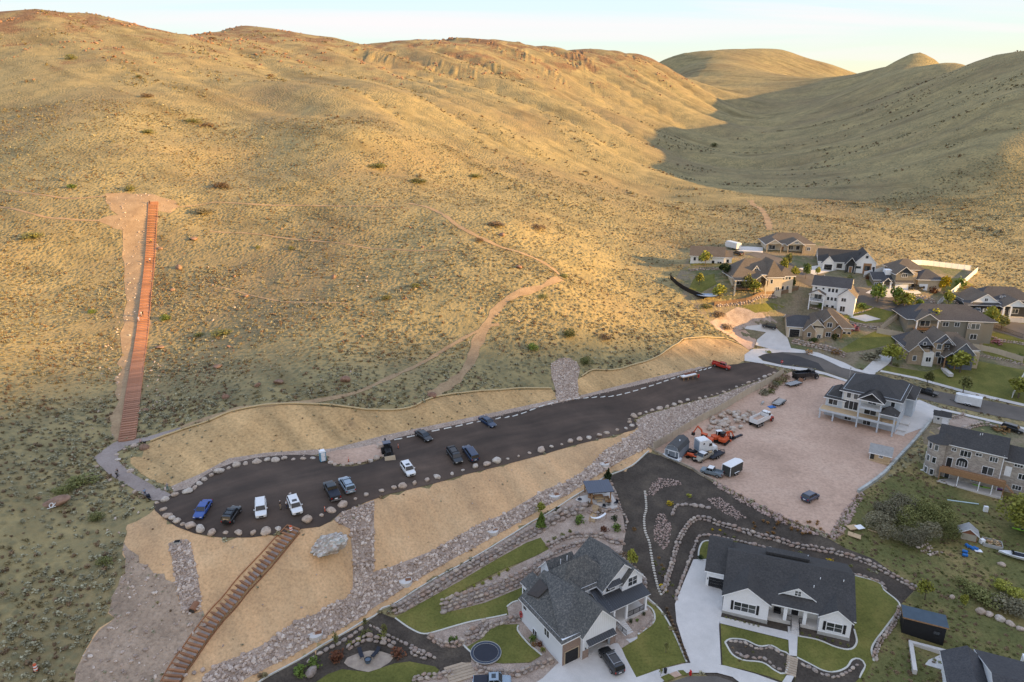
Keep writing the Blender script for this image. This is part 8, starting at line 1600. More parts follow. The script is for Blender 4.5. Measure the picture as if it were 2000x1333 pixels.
# ------------------------------------------------------------------ plants
def leaf_mat(name, a, b, c):
    m, n, l, bs = new_mat(name); v = coords(n, l); oi = n.new('ShaderNodeObjectInfo')
    f = noise_out(n, l, v, 2.6, 4, 0.7); col = ramp(n, l, f, [(0.28, a), (0.5, b), (0.74, c)])
    hs = n.new('ShaderNodeMapRange'); hs.inputs['To Min'].default_value = 0.72; hs.inputs['To Max'].default_value = 1.28; l.new(oi.outputs['Random'], hs.inputs[0])
    mm = n.new('ShaderNodeVectorMath'); mm.operation = 'SCALE'; l.new(col, mm.inputs[0]); l.new(hs.outputs[0], mm.inputs['Scale'])
    l.new(mm.outputs[0], bs.inputs['Base Color']); bs.inputs['Roughness'].default_value = 0.75; bs.inputs['Specular IOR Level'].default_value = 0.15
    return m
LM = {'green': leaf_mat('spring_green_leaves', (0.070, 0.105, 0.020), (0.125, 0.180, 0.038), (0.210, 0.260, 0.068)), 'dark': leaf_mat('dark_evergreen_leaves', (0.016, 0.030, 0.010), (0.032, 0.052, 0.018), (0.060, 0.085, 0.030)),
      'lime': leaf_mat('yellow_green_leaves', (0.150, 0.160, 0.024), (0.270, 0.270, 0.048), (0.390, 0.370, 0.095)), 'rust': leaf_mat('rust_brown_leaves', (0.090, 0.035, 0.020), (0.150, 0.062, 0.034), (0.210, 0.105, 0.055)),
      'tan': leaf_mat('dormant_tan_twigs', (0.130, 0.085, 0.050), (0.220, 0.150, 0.090), (0.310, 0.230, 0.140)), 'yellow': leaf_mat('yellow_blossom', (0.300, 0.200, 0.012), (0.560, 0.400, 0.020), (0.680, 0.520, 0.050)),
      'orange': leaf_mat('orange_grass_blades', (0.200, 0.110, 0.040), (0.330, 0.190, 0.075), (0.420, 0.270, 0.120)), 'pink': leaf_mat('pink_blossom', (0.180, 0.075, 0.080), (0.330, 0.140, 0.170), (0.420, 0.220, 0.240)),
      'grey': leaf_mat('bare_grey_twigs', (0.120, 0.108, 0.066), (0.205, 0.185, 0.118), (0.300, 0.272, 0.180)), 'sage': leaf_mat('sage_leaves', (0.230, 0.215, 0.140), (0.330, 0.310, 0.205), (0.430, 0.400, 0.275)), 'dry': leaf_mat('dry_bunch_grass', (0.170, 0.140, 0.070), (0.260, 0.215, 0.110), (0.340, 0.280, 0.150)), 'olive': leaf_mat('olive_scrub_leaves', (0.095, 0.105, 0.032), (0.165, 0.168, 0.058), (0.240, 0.228, 0.090))}
M_BARK = mat('tree_bark', (0.16, 0.12, 0.09), (0.10, 0.075, 0.055), 6, bmp=0.4)
def crown_mesh(name, n_, seed, m, shape='round', leaf=0.09, lumps=10):
    """leaf-sized faces spread through an uneven crown of unit height and width, base at z = 0"""
    r_ = np.random.RandomState(seed); P_, tries = [], 0
    lc = r_.normal(size=(lumps, 3)); lc /= np.linalg.norm(lc, axis=1)[:, None]; lc = lc * 0.27; lc[:, 2] = np.abs(lc[:, 2]) * 0.9 - 0.05; lr = 0.17 + 0.13 * r_.rand(lumps)
    while len(P_) < n_:
        if shape == 'cone':
            h_ = 1 - math.sqrt(r_.rand()); t = r_.rand() * 6.283; rr = 0.5 * (1 - h_) ** 0.85 * (0.72 + 0.28 * math.sin(3 * t + 9 * h_)) * math.sqrt(0.35 + 0.65 * r_.rand()); P_.append((rr * math.cos(t), rr * math.sin(t), h_)); continue
        if shape == 'tuft':
            t = r_.rand() * 6.283; h_ = r_.rand(); rr = 0.5 * h_ ** 0.7 * r_.rand() ** 0.5; P_.append((rr * math.cos(t), rr * math.sin(t), h_ * (1 - rr))); continue
        k = r_.randint(lumps); d = r_.normal(size=3); d /= np.linalg.norm(d); p = lc[k] + d * lr[k] * (0.55 + 0.45 * r_.rand() ** 0.4)
        z = (p[2] + 0.33) / 0.82 if shape != 'low' else max(0.02, (p[2] + 0.12) * 1.6)
        if shape == 'column': p = p * [0.9, 0.9, 1]
        if z > 0: P_.append((p[0], p[1], z))
    P_ = np.array(P_); vs, fs = [], []
    for i, p in enumerate(P_):
        u = r_.normal(size=3); u /= np.linalg.norm(u); w = np.cross(u, r_.normal(size=3)); w /= np.linalg.norm(w); s_ = leaf * (0.6 + 0.8 * r_.rand())
        if shape == 'tuft': u = np.array([p[0], p[1], 0.7]) ; u /= np.linalg.norm(u); w = np.cross(u, [0, 0, 1.0]) + 1e-3; w = w / np.linalg.norm(w) * 0.35
        vs += [p - u * s_ * 0.5, p + w * s_ * 0.42, p + u * s_ * 0.5, p - w * s_ * 0.42]; fs.append((4 * i, 4 * i + 1, 4 * i + 2, 4 * i + 3))
    me = bpy.data.meshes.new(name); me.from_pydata([tuple(v) for v in vs], [], fs); me.materials.append(m); me.update(); return me
_CR = {}
def crown(col, shape, n_, leaf, var=0):
    k = (col, shape, n_, leaf, var)
    if k not in _CR: _CR[k] = crown_mesh('foliage', n_, hash((shape, n_, var)) % 1000 + len(_CR), LM[col], shape, leaf)
    return _CR[k]
def trunk_mesh(seed):
    r_ = random.Random(seed); mb = MB(); mb.cyl((0, 0, -0.05), (0.01, 0.01, 0.5), 0.035, 0.022, 7); 
    for k in range(6):
        a_ = k * 1.05 + r_.random(); z = 0.28 + 0.07 * k; mb.cyl((0.005, 0.005, z), (0.26 * math.cos(a_), 0.26 * math.sin(a_), z + 0.26), 0.015, 0.005, 5)
    mb.cyl((0.01, 0.01, 0.5), (0.0, 0.02, 0.9), 0.02, 0.006, 6); return mb
_TR = [trunk_mesh(k) for k in range(3)]; _TM = []
def plant(name, px, py, h, w, col, label, cat, shape='round', n_=420, leaf=0.10, trunk=True, group=None, base=0.2):
    g = G(px, py); root = empty(name, g, rnd.uniform(0, 6.28), label, cat, group); v = rnd.randint(0, 2)
    f = bpy.data.objects.new('crown' if trunk else 'foliage', crown(col, shape, n_, leaf, v)); link(f); f.parent = root
    b = h * base if trunk else -0.02; f.location = (0, 0, b); f.scale = (w, w, h - b)
    if trunk:
        if not _TM: _TM.extend([t.build('trunk', M_BARK, root) for t in _TR][:3]); t = _TM[0]; [bpy.data.objects.remove(x) for x in _TM[1:]]; _TM[:] = [t]
        else: t = _TM[0].copy(); link(t); t.parent = root
        t.scale = (max(w, h * 0.5) * 0.9, max(w, h * 0.5) * 0.9, h)
    else:
        s_ = MB()
        for k in range(4): a_ = k * 1.6; s_.cyl((0, 0, -0.1), (0.25 * w * math.cos(a_), 0.25 * w * math.sin(a_), h * 0.55), 0.03, 0.012, 4)
        s_.build('stems', M_BARK, root)
    return root
def shrub(px, py, h, w, col, label, shape='low', n_=170, leaf=0.16, name='shrub', cat='shrub', group=None): return plant(name, px, py, h, w, col, label, cat, shape, n_, leaf, False, group)
T = lambda px, py, h, w, col, lb, shape='round', n_=620, leaf=0.12: plant('tree', px, py, h * 1.12, w * 1.25, col, lb, 'tree', shape, n_, leaf)
# street and garden trees up the valley
for a in ((1377,520,5.5,4.2,'lime','yellow green tree in front of the small cottage'),(1365,558,4.5,3,'lime','small yellow tree by the mesh fence'),(1538,520,5,2.6,'olive','slim tree by the upper street, left of the pair'),(1529,536,6,3,'lime','slim yellow tree beside the hip roofed house'),(1551,547,5,3,'lime','yellow green street tree at the bend'),(1573,545,6,2.6,'green','upright green street tree below the black and white house'),(1596,540,3.5,2,'lime','small street tree on the round verge'),
          (1713,592,7,4.6,'green','round dark green tree right of the white hillside house'),(1748,592,6,4,'green','green tree at the street corner above the dark olive house'),(1764,606,6,6.5,'lime','broad yellow green tree on the street verge'),(1843,574,6.5,3.6,'yellow','bright yellow tree at the end of the white fence'),(1850,602,6,4,'lime','yellow green tree at the foot of the white fence'),(1794,606,4,2.5,'green','small green tree beside the upper street'),
          (1818,646,7.5,6,'lime','feathery tree in front of the dark olive house'),(1930,655,10,5,'lime','tall yellow green tree at the right end of the dark olive house'),(1955,644,5,4,'olive','small tree below the grey bungalow'),(1740,712,6.5,6,'lime','leafy tree left of the slate blue house'),(1874,728,6.5,6.5,'lime','leafy tree in front of the slate blue house gable'),(1810,754,4.6,3,'olive','left young tree on the big lawn verge'),(1880,770,5.6,3.6,'olive','right young tree on the big lawn verge'),
          (1472,576,5.5,5,'lime','yellow green tree behind the brown fence, right one'),(1405,584,5,4.4,'lime','yellow green tree behind the brown fence, left one'),(1456,573,7,3,'olive','blue green tree against the covered deck'),(1415,537,4.5,4,'dark','dark green tree left of the hip roofed house'),(1490,570,5.5,2.4,'tan','bare tan tree against the hip roofed house'),(1988,778,6,6,'lime','big leafy bush at the right end of the big lawn')): T(*a)
T(1546,563,5.5,2.6,'dark','dark conifer beside the hip roofed house','cone',600,0.12)
for a in ((1822,572,3,3.2,'rust','red brown shrub beside the taupe house'),(1892,570,3,4.5,'orange','orange shrub left of the grey bungalow'),(1668,645,2.6,4,'pink','pink blossoming shrub on the rock bank'),(1633,692,2.4,3.4,'orange','orange brown shrub at the pavement bend'),(1629,663,2.4,3,'dark','dark shrub at the right of the tan stucco house'),(1590,668,1.8,4,'dark','dark clipped hedge in front of the tan stucco house'),(1600,600,2,3,'green','green shrubs by the white hillside house'),(1683,600,1.8,4,'green','low green hedge right of the white hillside house'),(1660,548,2.4,3,'olive','olive shrub by the black and white house drive'),(1695,545,2,2.2,'rust','dark red shrub left of the taupe house'),(1875,560,4.5,5,'green','green tree clump in the white fence corner'),(1925,575,2.4,6,'orange','long orange shrub behind the grey bungalow'),(1990,700,2,3,'green','shrub by the tan fence at the right edge'),(1945,672,2,4,'pink','mauve shrub behind the rail fence'),(1580,690,1.4,3,'orange','rusty shrub on the boulder bank'),(1700,700,2.0,7,'grey','grey bare brush on the bank above the pavement'),(1720,690,1.6,4,'grey','grey brush beside the slate house drive'),(1955,842,1.6,5,'orange','tan ornamental grass by the dark SUV'),(1750,715,1.2,2.2,'olive','low shrub under the slate house window'),(1500,690,1.2,2.4,'lime','tiny island shrub in the tan house driveway')): shrub(*a)
# gardens near the camera
T(1057,1034,3.6,1.9,'green','dense green conifer beside the long kerb','cone',900,0.13); T(1056,1004,2.4,1.8,'lime','pale young tree behind the conifer'); T(1187,938,2.6,1.8,'dark','dark conifer behind the pergola','cone',700,0.13)
for a in ((1133,1022,2.3,2.6,'green','bright round shrub left of the garden steps'),(1090,1000,1.4,1.7,'dark','dark round shrub on the gravel terrace'),(1200,1016,1.6,1.5,'dark','dark shrub right of the hammock'),(1203,1034,1.8,2.4,'green','spreading green shrub right of the hammock'),(1182,1036,1.3,1.9,'rust','red brown shrub below the hammock'),(1147,988,1.1,1.6,'tan','tan ornamental grass at the top of the garden steps'),(1172,1003,1.3,1.4,'tan','tan shrub between steps and terrace'),(1113,1040,0.8,1.0,'olive','small shrub on the curved tier, right'),(1098,1046,0.8,1.0,'olive','small shrub on the curved tier, middle'),(1083,1052,0.8,1.0,'olive','small shrub on the curved tier, left'),(1072,1062,0.8,1.2,'olive','small shrub at the end of the lawn strip'),(1216,1090,1.6,2.0,'tan','tan shrub at the back corner of the board sided house'),(885,1256,1.5,1.9,'green','round green shrub on the gravel by the winding wall'),(1040,1250,1.3,1.6,'green','green shrub against the board sided wall'),(1052,1262,1.2,1.2,'rust','dark red shrub against the board sided wall'),(1060,1272,0.9,1.0,'lime','small lime shrub against the board sided wall'),(1043,1262,0.9,1.0,'orange','tan tuft in the wall bed'),(1232,1216,1.1,0.7,'dark','small dark conifer by the porch'),(1257,1202,0.9,0.7,'dark','small dark conifer at the porch corner'),(1245,1213,0.5,0.8,'green','low plant in the porch bed'),
          (658,1284,2.0,2.6,'rust','large red brown shrub left of the flagstone patio'),(778,1280,1.7,2.6,'rust','red brown shrub right of the flagstone patio'),(615,1300,2.0,2.4,'green','green shrub by the kerb in the corner garden, upper'),(588,1316,1.9,2.6,'green','green shrub by the kerb in the corner garden, lower'),(715,1240,1.3,2.0,'olive','olive shrub inside the corner garden'),(740,1246,0.7,1.2,'lime','light green clump in the corner garden, right'),(700,1250,0.7,1.2,'lime','light green clump in the corner garden, middle'),(682,1258,0.7,1.2,'lime','light green clump in the corner garden, left'),(1368,1092,1.0,1.4,'dark','dark shrub at the top of the wide driveway'),(1309,985,0.9,1.8,'yellow','yellow flowering shrub on the mulch slope'),(1345,970,0.7,1.5,'lime','lime yellow clump above the mulch walls'),(1292,1148,0.8,1.4,'yellow','yellow flowering clump beside the stepping stones'),(1620,1098,0.8,1.8,'yellow','yellow flowering shrub behind the white brick house'),(1391,1035,0.4,0.7,'yellow','small yellow flower clump on the upper wall, left'),(1406,1037,0.4,0.7,'yellow','small yellow flower clump on the upper wall, right'),(1238,1006 + 30,0.9,1.0,'orange','rusty tuft on the mulch near the terrace')): shrub(*a)
T(1233,1108,3.4,1.9,'lime','staked young tree on the mulch behind the board sided house'); T(752,1252,3.2,1.2,'olive','slim columnar tree by the dark path','column',360); T(712,1226,1.8,1.0,'olive','slim sapling by the kerb bend','column',200); T(655,1262,2.6,1.1,'olive','slim sapling behind the red brown shrub','column',260)
T(1806,1172,3.8,2.6,'lime','young green tree beside the weedy bank','round',420); T(1788,1208,2.6,1.2,'olive','thin sapling left of the black studio lawn'); T(1880,1186,2.6,1.3,'lime','thin sapling on the pale yard grass'); T(1300,1276,2.2,1.0,'olive','thin sapling on the front lawn','column',160); T(1290,1322,2.0,0.8,'lime','thin sapling in the pavement verge','column',140)
for k, (px, py) in enumerate(((864,1182),(878,1172),(893,1164),(909,1155),(926,1146),(942,1140),(958,1131),(975,1123),(991,1114))): shrub(px, py, 0.6, 0.9, 'lime', f'{nth(k + 1)} small lime shrub from the left in the lawn strip row', group='row of lime shrubs')
for k in range(13): shrub(1302 + 3.2 * k, 1192 + 8.0 * k, 0.6, 0.9, 'tan', f'{nth(k + 1)} tan grass tuft from the top in the strip beside the wide driveway', 'tuft', 150, 0.30, 'grass_tuft', 'ornamental grass', 'tufts beside the driveway')
for k in range(8): shrub(1418 + 9 * k, 1208 + 2.4 * k, 0.5, 0.6, 'olive', f'{nth(k + 1)} foundation shrub from the driveway under the left white brick gable', group='foundation shrubs, left')
for k in range(7): shrub(1566 + 15 * k, 1238 + 4.0 * k, 0.5, 0.6, 'olive', f'{nth(k + 1)} foundation shrub from the front walk along the right white brick wing', group='foundation shrubs, right')
r3 = random.Random(5)
for k in range(26): shrub(r3.uniform(1470, 1610), r3.uniform(1018, 1045) + 0, 0.6, 0.9, 'orange', 'tan orange grass tuft on the mulch below the rubble bank', 'tuft', 150, 0.3, 'grass_tuft', 'ornamental grass', 'tufts above the white brick house')
for k in range(22):
    t = r3.random(); shrub(1400 + 320 * t + r3.uniform(-5, 5), 1040 + 75 * t + r3.uniform(0, 14), 0.4, 0.8, r3.choice(('tan', 'olive', 'sage')), 'low planting between the two boulder walls of the white brick house', 'low', 120, 0.2, 'garden_plant', 'plant', 'plants between the walls')
for k in range(18):
    t = r3.random(); shrub(1262 + 40 * t + r3.uniform(0, 24), 1080 + 90 * t, 0.4, 0.7, r3.choice(('tan', 'olive', 'orange')), 'low planting on the mulch right of the stepping stones', 'low', 120, 0.2, 'garden_plant', 'plant', 'plants by the stepping stones')
for k in range(10): shrub(r3.uniform(1425, 1535), r3.uniform(1262, 1300), 0.35, 0.6, r3.choice(('olive', 'tan')), 'low plant in the kidney shaped bed', 'low', 100, 0.22, 'garden_plant', 'plant', 'plants in the kidney bed')
# big thicket, willow and brush in the weedy yard
for k, (px, py, h, w, c_) in enumerate(((1715,1015,4,6,'grey'),(1745,1000,5,7,'grey'),(1775,1015,5,7,'olive'),(1760,975,4,6,'grey'),(1800,995,5,7,'olive'),(1835,1010,5,7,'olive'),(1850,1035,4,5,'olive'),(1810,1040,4.5,6,'grey'),(1770,1045,4.0,6,'grey'),(1735,1035,3.6,5,'grey'),(1715,985,3,4.5,'grey'),(1845,985,3.5,4.5,'olive'))):
    plant('thicket_bush', px, py + 18, h, w, c_, 'tangled grey and olive bush in the big thicket beside the stone house yard', 'bush', 'round', 2200, 0.042, False, 'bushes of the big thicket')
plant('willow_tree', 2005, 1040, 8.5, 11, 'lime', 'big yellow green willow at the right edge of the yard', 'tree', 'round', 2600, 0.055, True, None, 0.12)
for k, (px, py, h, w, c_) in enumerate(((1900,1160,2.2,4,'olive'),(1930,1180,2.6,5,'olive'),(1960,1190,2.8,5,'grey'),(1985,1200,3,5,'grey'),(1950,1150,2.2,4,'lime'),(1985,1170,2.4,4,'lime'),(1875,1140,1.6,3,'olive'))):
    plant('scrub_bush', px, py, h, w, c_, 'loose scrub bush behind the row of pale boulders', 'bush', 'round', 700, 0.08, False, 'scrub behind the boulder row')
for k in range(9): shrub(1490 + 5.5 * k + r3.uniform(-3, 3), 772 - 4.2 * k + r3.uniform(-3, 5), 1.8, 3.2, r3.choice(('tan', 'grey', 'olive')), 'dry scrub along the dirt lot side of the tan fence', 'low', 300, 0.11, 'scrub_bush', 'bush', 'scrub along the tan fence')
# shrubs that stand out on the hills
for px, py, h, w, c_, lb in ((65,462,2.6,7.5,'olive','green bush clump left of the bare slope'),(140,366,2.2,5,'green','green bush left above the stair head'),(256,370,2.6,5.5,'olive','green bush just above the stair head'),(180,609,1.4,3,'green','small bright bush left of the stairs'),(326,624,2.2,4.4,'green','bright bush right of the climbing people'),(435,650,1.8,7,'olive','wide olive bush patch on the lower slope'),(390,655,1.2,4,'olive','low olive bush beside the wide patch'),(1040,683,2.4,4.4,'green','bright green bush left of the riprap chute'),(1146,710,2.6,4.4,'olive','olive bush right of the riprap chute'),(1115,655,2.6,5.5,'olive','olive thicket above the riprap chute'),(1180,660,1.8,5,'tan','tan brush above the chute'),(160,945,2.2,6.5,'olive','olive thicket above the painted flat boulder'),(120,960,1.6,4,'olive','low olive bush beside the painted flat boulder'),(430,365,3,9,'tan','brown bush patch above the level trail'),(395,412,2.6,9,'grey','grey brown brush patch right of the stair head'),(378,238,3,10,'olive','dark bush streak high on the left hill'),(288,188,2.6,9,'tan','brown bush patch high on the left hill'),(140,114,4,8,'olive','dark bush below the left crags'),(292,259,2.4,8,'olive','olive bush patch mid left hill'),(405,245,2.4,7,'tan','brown bush at the end of the dark streak'),(755,582,1.6,3.4,'olive','small olive bush mid slope'),(810,560,1.6,4,'olive','olive bush near red stones'),(570,485,1.4,3.2,'olive','small bush on the terrace trail'),(505,483,1.4,2.6,'olive','small bush left of the terrace trail'),(935,560 - 90,1.6,4,'tan','brown bush beside the shoulder trail'),(1100,540,1.6,4,'olive','bush at the trail bend'),(1060,580,1.4,4,'olive','bush below the trail bend'),(270,150,2,5,'olive','bush under the left crag'),(530,148,2.5,7,'tan','brown bush on the second hill'),(415,75,2.5,9,'tan','dark bush on the far left crest'),(820,355,2.4,12,'olive','long bush streak in the gully'),(735,325,2.4,10,'olive','bush streak in the left gully'),(930,345,2.2,9,'olive','bush patch on the far rib'),(1050,445,2.2,8,'tan','brown brush in the lower gully'),(970,440,2,9,'tan','brown brush beside the lower gully'),(1395,284,4,9,'olive','green bush in the canyon bottom'),(1420,640,2.0,6,'tan','tan brush at the nose of the hill'),(1400,615,2.0,7,'tan','tan brush on the hill nose'),(1380,600,1.8,5,'olive','olive brush above the mesh fence'),(190,1010,1.4,3.4,'olive','olive bush beside the graded dirt, upper'),(205,1100,1.4,3.2,'olive','olive bush beside the graded dirt, lower')):
    plant('hill_bush', px, py + 2, h, w, c_, lb, 'bush', 'low', 700, 0.075, False)

# ------------------------------------------------------------------ sagebrush and grass that nobody could count
SRC_SAGE = []
for k, (px, py, c_) in enumerate(((120,1120,'sage'),(150,1150,'sage'),(95,1165,'dry'),(170,1110,'tan'),(60,1100,'sage'))):
    g = G(px, py); o = bpy.data.objects.new('sagebrush', crown_mesh('sagebrush', 46, 900 + k, LM[c_], 'low', 0.30, 5)); link(o); o.location = g; o.scale = (1.2, 1.2, 0.8)
    tag(o, ['grey sagebrush clump in the lower left sage, middle', 'grey sagebrush clump nearest the rough dirt', 'olive sagebrush clump in the lower left sage', 'dry tan clump right of the lower left sage', 'grey sagebrush clump left in the lower left sage'][k], 'shrub'); SRC_SAGE.append(o)
EX = []
for nm, polys in ZONES.items():
    if nm in ('trail',): polys = polys
    for pz in polys: xs = [p[0] for p in pz]; ys = [p[1] for p in pz]; EX.append((min(xs), max(xs), min(ys), max(ys), pz))
def free(X, Y, margin=0.0):
    ok = np.ones(len(X), bool)
    for x0, x1, y0, y1, pz in EX:
        k = np.where(ok & (X >= x0) & (X <= x1) & (Y >= y0) & (Y <= y1))[0]
        if len(k): ok[k[inside(pz, X[k], Y[k])]] = False
    return ok
def sage(y0, y1, dens_, smin, smax, seed, name, label, side=0.80, patch=False):
    r_ = np.random.RandomState(seed); A = (y1 - y0) * (side * (y1 + y0)); n_ = int(A * dens_); Y = np.sqrt(r_.uniform(y0 ** 2, y1 ** 2, n_)); X = r_.uniform(-1, 1, n_) * Y * side
    k = free(X, Y); k &= r_.rand(n_) < np.clip(0.62 + 1.1 * fbm(X / 23, Y / 23, 3), 0.12, 1); k &= (fbm((0.62 * X + 0.78 * Y) / 26, (0.62 * Y - 0.78 * X) / 85, 3) > 0.20) if patch else True; X, Y = X[k], Y[k]; n_ = len(X)
    s = smin + (smax - smin) * r_.rand(n_) ** 2; scatter(name, np.stack([X, Y, H(X, Y) + CZ - 0.02], 1), np.stack([s, s, s * (0.45 + 0.3 * r_.rand(n_))], 1), r_.rand(n_, 3) * [0.15, 0.15, 6.28], SRC_SAGE, label); return n_
sage(66, 150, 1.9, 0.5, 1.35, 1, 'sagebrush_cover', 'grey green sagebrush covering the lower slopes', 1.02); sage(150, 235, 1.35, 0.4, 1.2, 2, 'sagebrush_cover', 'grey green sagebrush covering the middle slopes'); sage(235, 400, 0.5, 0.45, 1.25, 3, 'sagebrush_cover', 'sagebrush and bunch grass covering the upper slopes'); sage(330, 760, 0.10, 0.8, 2.6, 4, 'scrub_cover', 'scrub patches streaking the far slopes', 0.80, True)
def yard_tufts():
    pz = ZONES['yard'][0]; X, Y = pts_in(pz, 2.2); k = rs.rand(len(X)) < np.clip(0.45 + 1.2 * fbm(X / 9, Y / 9, 3), 0.05, 1); X, Y = X[k], Y[k]; n_ = len(X); s = 0.3 + 0.6 * rs.rand(n_) ** 2
    src = [o for o in bpy.data.objects if o.type == 'MESH' and o.name.startswith('foliage') and o.data.materials[0] in (LM['olive'], LM['sage'], LM['tan'])][:4]
    scatter('yard_weeds', np.stack([X, Y, H(X, Y) + CZ], 1), np.stack([s, s, s * 0.5], 1), rs.rand(n_, 3) * [0.1, 0.1, 6.28], src, 'weeds and rough grass in the yard')
yard_tufts()

def bank_weeds():
    P_ = [pts_in(pz, d_) for pz, d_ in ((ZONES['upper_bank'][0], 0.16), (ZONES['upper_bank'][1], 0.12), (ZONES['graded_bank'][0], 0.035), (ZONES['rough_ground'][0], 0.2))]
    X, Y = np.concatenate([p[0] for p in P_]), np.concatenate([p[1] for p in P_]); n_ = len(X); s = 0.2 + 0.5 * rs.rand(n_) ** 2
    scatter('bank_weeds', np.stack([X, Y, H(X, Y) + CZ + 0.03], 1), np.stack([s, s, s * 0.5], 1), rs.rand(n_, 3) * [0.1, 0.1, 6.28], SRC_SAGE, 'sparse dry weeds on the graded banks')
bank_weeds()
# ------------------------------------------------------------------ people
def skin_part(name, verts, edges, radii, m, parent, root_i=0, sub=2):
    me = bpy.data.meshes.new(name); me.from_pydata(verts, edges, []); o = bpy.data.objects.new(name, me); link(o); o.parent = parent
    md = o.modifiers.new('skin', 'SKIN'); md.use_smooth_shade = True
    for i, r_ in enumerate(radii): me.skin_vertices[0].data[i].radius = (r_, r_)
    me.skin_vertices[0].data[root_i].use_root = True
    s = o.modifiers.new('sub', 'SUBSURF'); s.levels = s.render_levels = sub; me.materials.append(m); return o
M_SKIN = mat('skin', (0.52, 0.33, 0.24), (0.46, 0.28, 0.20), 8, 0.6)
def person(label, px, py, rz, top, legs, hair, pose='walk', h=1.74, lift=0.08):
    g = G(px, py); root = empty('person', g + Vector((0, 0, lift)), rz, label, 'person'); k = h / 1.74; st = {'walk': 0.24, 'stand': 0.02, 'climb': 0.20}[pose]; up = 0.22 if pose == 'climb' else 0.0
    V_ = lambda *p: tuple(c_ * k for c_ in p)
    hip, ch, nk = V_(0, 0, 0.92), V_(0.03, 0, 1.30), V_(0.05, 0, 1.48)
    vs = [hip, V_(0.02, 0, 1.10), ch, nk, V_(0.07, 0, 1.56), V_(0.085, 0, 1.66), V_(0, 0.10, 0.88), V_(0.10 + st * 0.5, 0.11, 0.50 + up), V_(st, 0.11, 0.08 + up), V_(st + 0.17, 0.115, 0.04 + up), V_(0, -0.10, 0.88), V_(0.04 - st * 0.2, -0.11, 0.48), V_(-st, -0.11, 0.09), V_(-st + 0.17, -0.115, 0.04),
          V_(0.02, 0.19, 1.40), V_(-0.04, 0.25, 1.13), V_(0.10 - st * 0.5, 0.26, 0.90), V_(0.15 - st * 0.5, 0.25, 0.81), V_(0.02, -0.19, 1.40), V_(0.0, -0.25, 1.13), V_(0.12 + st * 0.4, -0.24, 0.92), V_(0.18 + st * 0.4, -0.23, 0.84)]
    ed = [(0, 1), (1, 2), (2, 3), (3, 4), (4, 5), (0, 6), (6, 7), (7, 8), (8, 9), (0, 10), (10, 11), (11, 12), (12, 13), (2, 14), (14, 15), (15, 16), (16, 17), (2, 18), (18, 19), (19, 20), (20, 21)]
    ra = [0.12, 0.105, 0.13, 0.052, 0.075, 0.092, 0.085, 0.055, 0.036, 0.034, 0.085, 0.055, 0.036, 0.034, 0.055, 0.040, 0.030, 0.034, 0.055, 0.040, 0.030, 0.034]
    skin_part('body', vs, ed, [r_ * k for r_ in ra], M_SKIN, root)
    skin_part('shirt', [vs[0], vs[1], vs[2], V_(0.045, 0, 1.42), vs[14], vs[15], vs[18], vs[19]], [(0, 1), (1, 2), (2, 3), (2, 4), (4, 5), (2, 6), (6, 7)], [r_ * k for r_ in (0.15, 0.135, 0.155, 0.08, 0.075, 0.06, 0.075, 0.06)], top, root)
    skin_part('trousers', [vs[0], vs[6], vs[7], vs[8], vs[10], vs[11], vs[12]], [(0, 1), (1, 2), (2, 3), (0, 4), (4, 5), (5, 6)], [r_ * k for r_ in (0.145, 0.105, 0.078, 0.055, 0.105, 0.078, 0.055)], legs, root)
    skin_part('hair', [V_(0.05, 0, 1.60), V_(0.06, 0, 1.69)], [(0, 1)], [0.075 * k, 0.088 * k], hair, root)
    fb = MB().box(*[c_ * k for c_ in (0.165, 0.185, -0.015, 0.015, 1.585, 1.635)]); fb.build('nose', M_SKIN, root)
    for s in (-1, 1): MB().box(0.05 * k, 0.08 * k, s * 0.09 * k - 0.012, s * 0.09 * k + 0.012, 1.58 * k, 1.64 * k).build('ear', M_SKIN, root); MB().box(0.16 * k, 0.176 * k, s * 0.032 * k - 0.012, s * 0.032 * k + 0.012, 1.63 * k, 1.648 * k).build('eye', M_BLACK, root)
    for sx, sy, dz in ((st, 0.112, up), (-st, -0.112, 0)): MB().box((sx - 0.09) * k, (sx + 0.20) * k, (sy - 0.05) * k, (sy + 0.05) * k, dz * k - 0.01, (dz + 0.09) * k).build('shoe', M_BLACK, root, bevel=0.02)
    return root
C_ = lambda nm, c_: mat(nm, c_, None, 6, 0.85)
c_blk, c_wht, c_gry, c_blu, c_yel, c_lav, c_nvy, c_tan, c_teal, c_hair, c_dhair = C_('black_cloth', (0.02, 0.02, 0.022)), C_('white_cloth', (0.70, 0.70, 0.70)), C_('grey_cloth', (0.30, 0.30, 0.31)), C_('light_blue_cloth', (0.28, 0.40, 0.58)), C_('yellow_cloth', (0.62, 0.42, 0.08)), C_('lavender_cloth', (0.50, 0.47, 0.58)), C_('navy_cloth', (0.03, 0.04, 0.08)), C_('khaki_cloth', (0.30, 0.24, 0.16)), C_('teal_cloth', (0.06, 0.17, 0.16)), C_('brown_hair', (0.06, 0.035, 0.02)), C_('fair_hair', (0.34, 0.25, 0.14))
person('person in dark clothes standing at the very top of the stairs', 293, 400, -1.2, c_blk, c_blk, c_hair, 'stand'); person('person in a yellow top high on the stairs', 296, 478, 1.6, c_yel, c_blk, c_hair, 'climb', lift=0.45); person('person in a white top on the upper stairs', 294, 516, 1.6, c_wht, c_nvy, c_hair, 'climb', lift=0.45)
person('person in black on the middle of the stairs', 280, 620, 1.6, c_blk, c_blk, c_hair, 'climb', 1.8, 0.45); person('person in white close to the one in black on the stairs', 277, 621, 1.6, c_wht, c_gry, c_dhair, 'climb', 1.65, 0.45); person('person in pale lavender lowest of the three climbers', 272, 631, 1.6, c_lav, c_lav, c_dhair, 'climb', 1.7, 0.45)
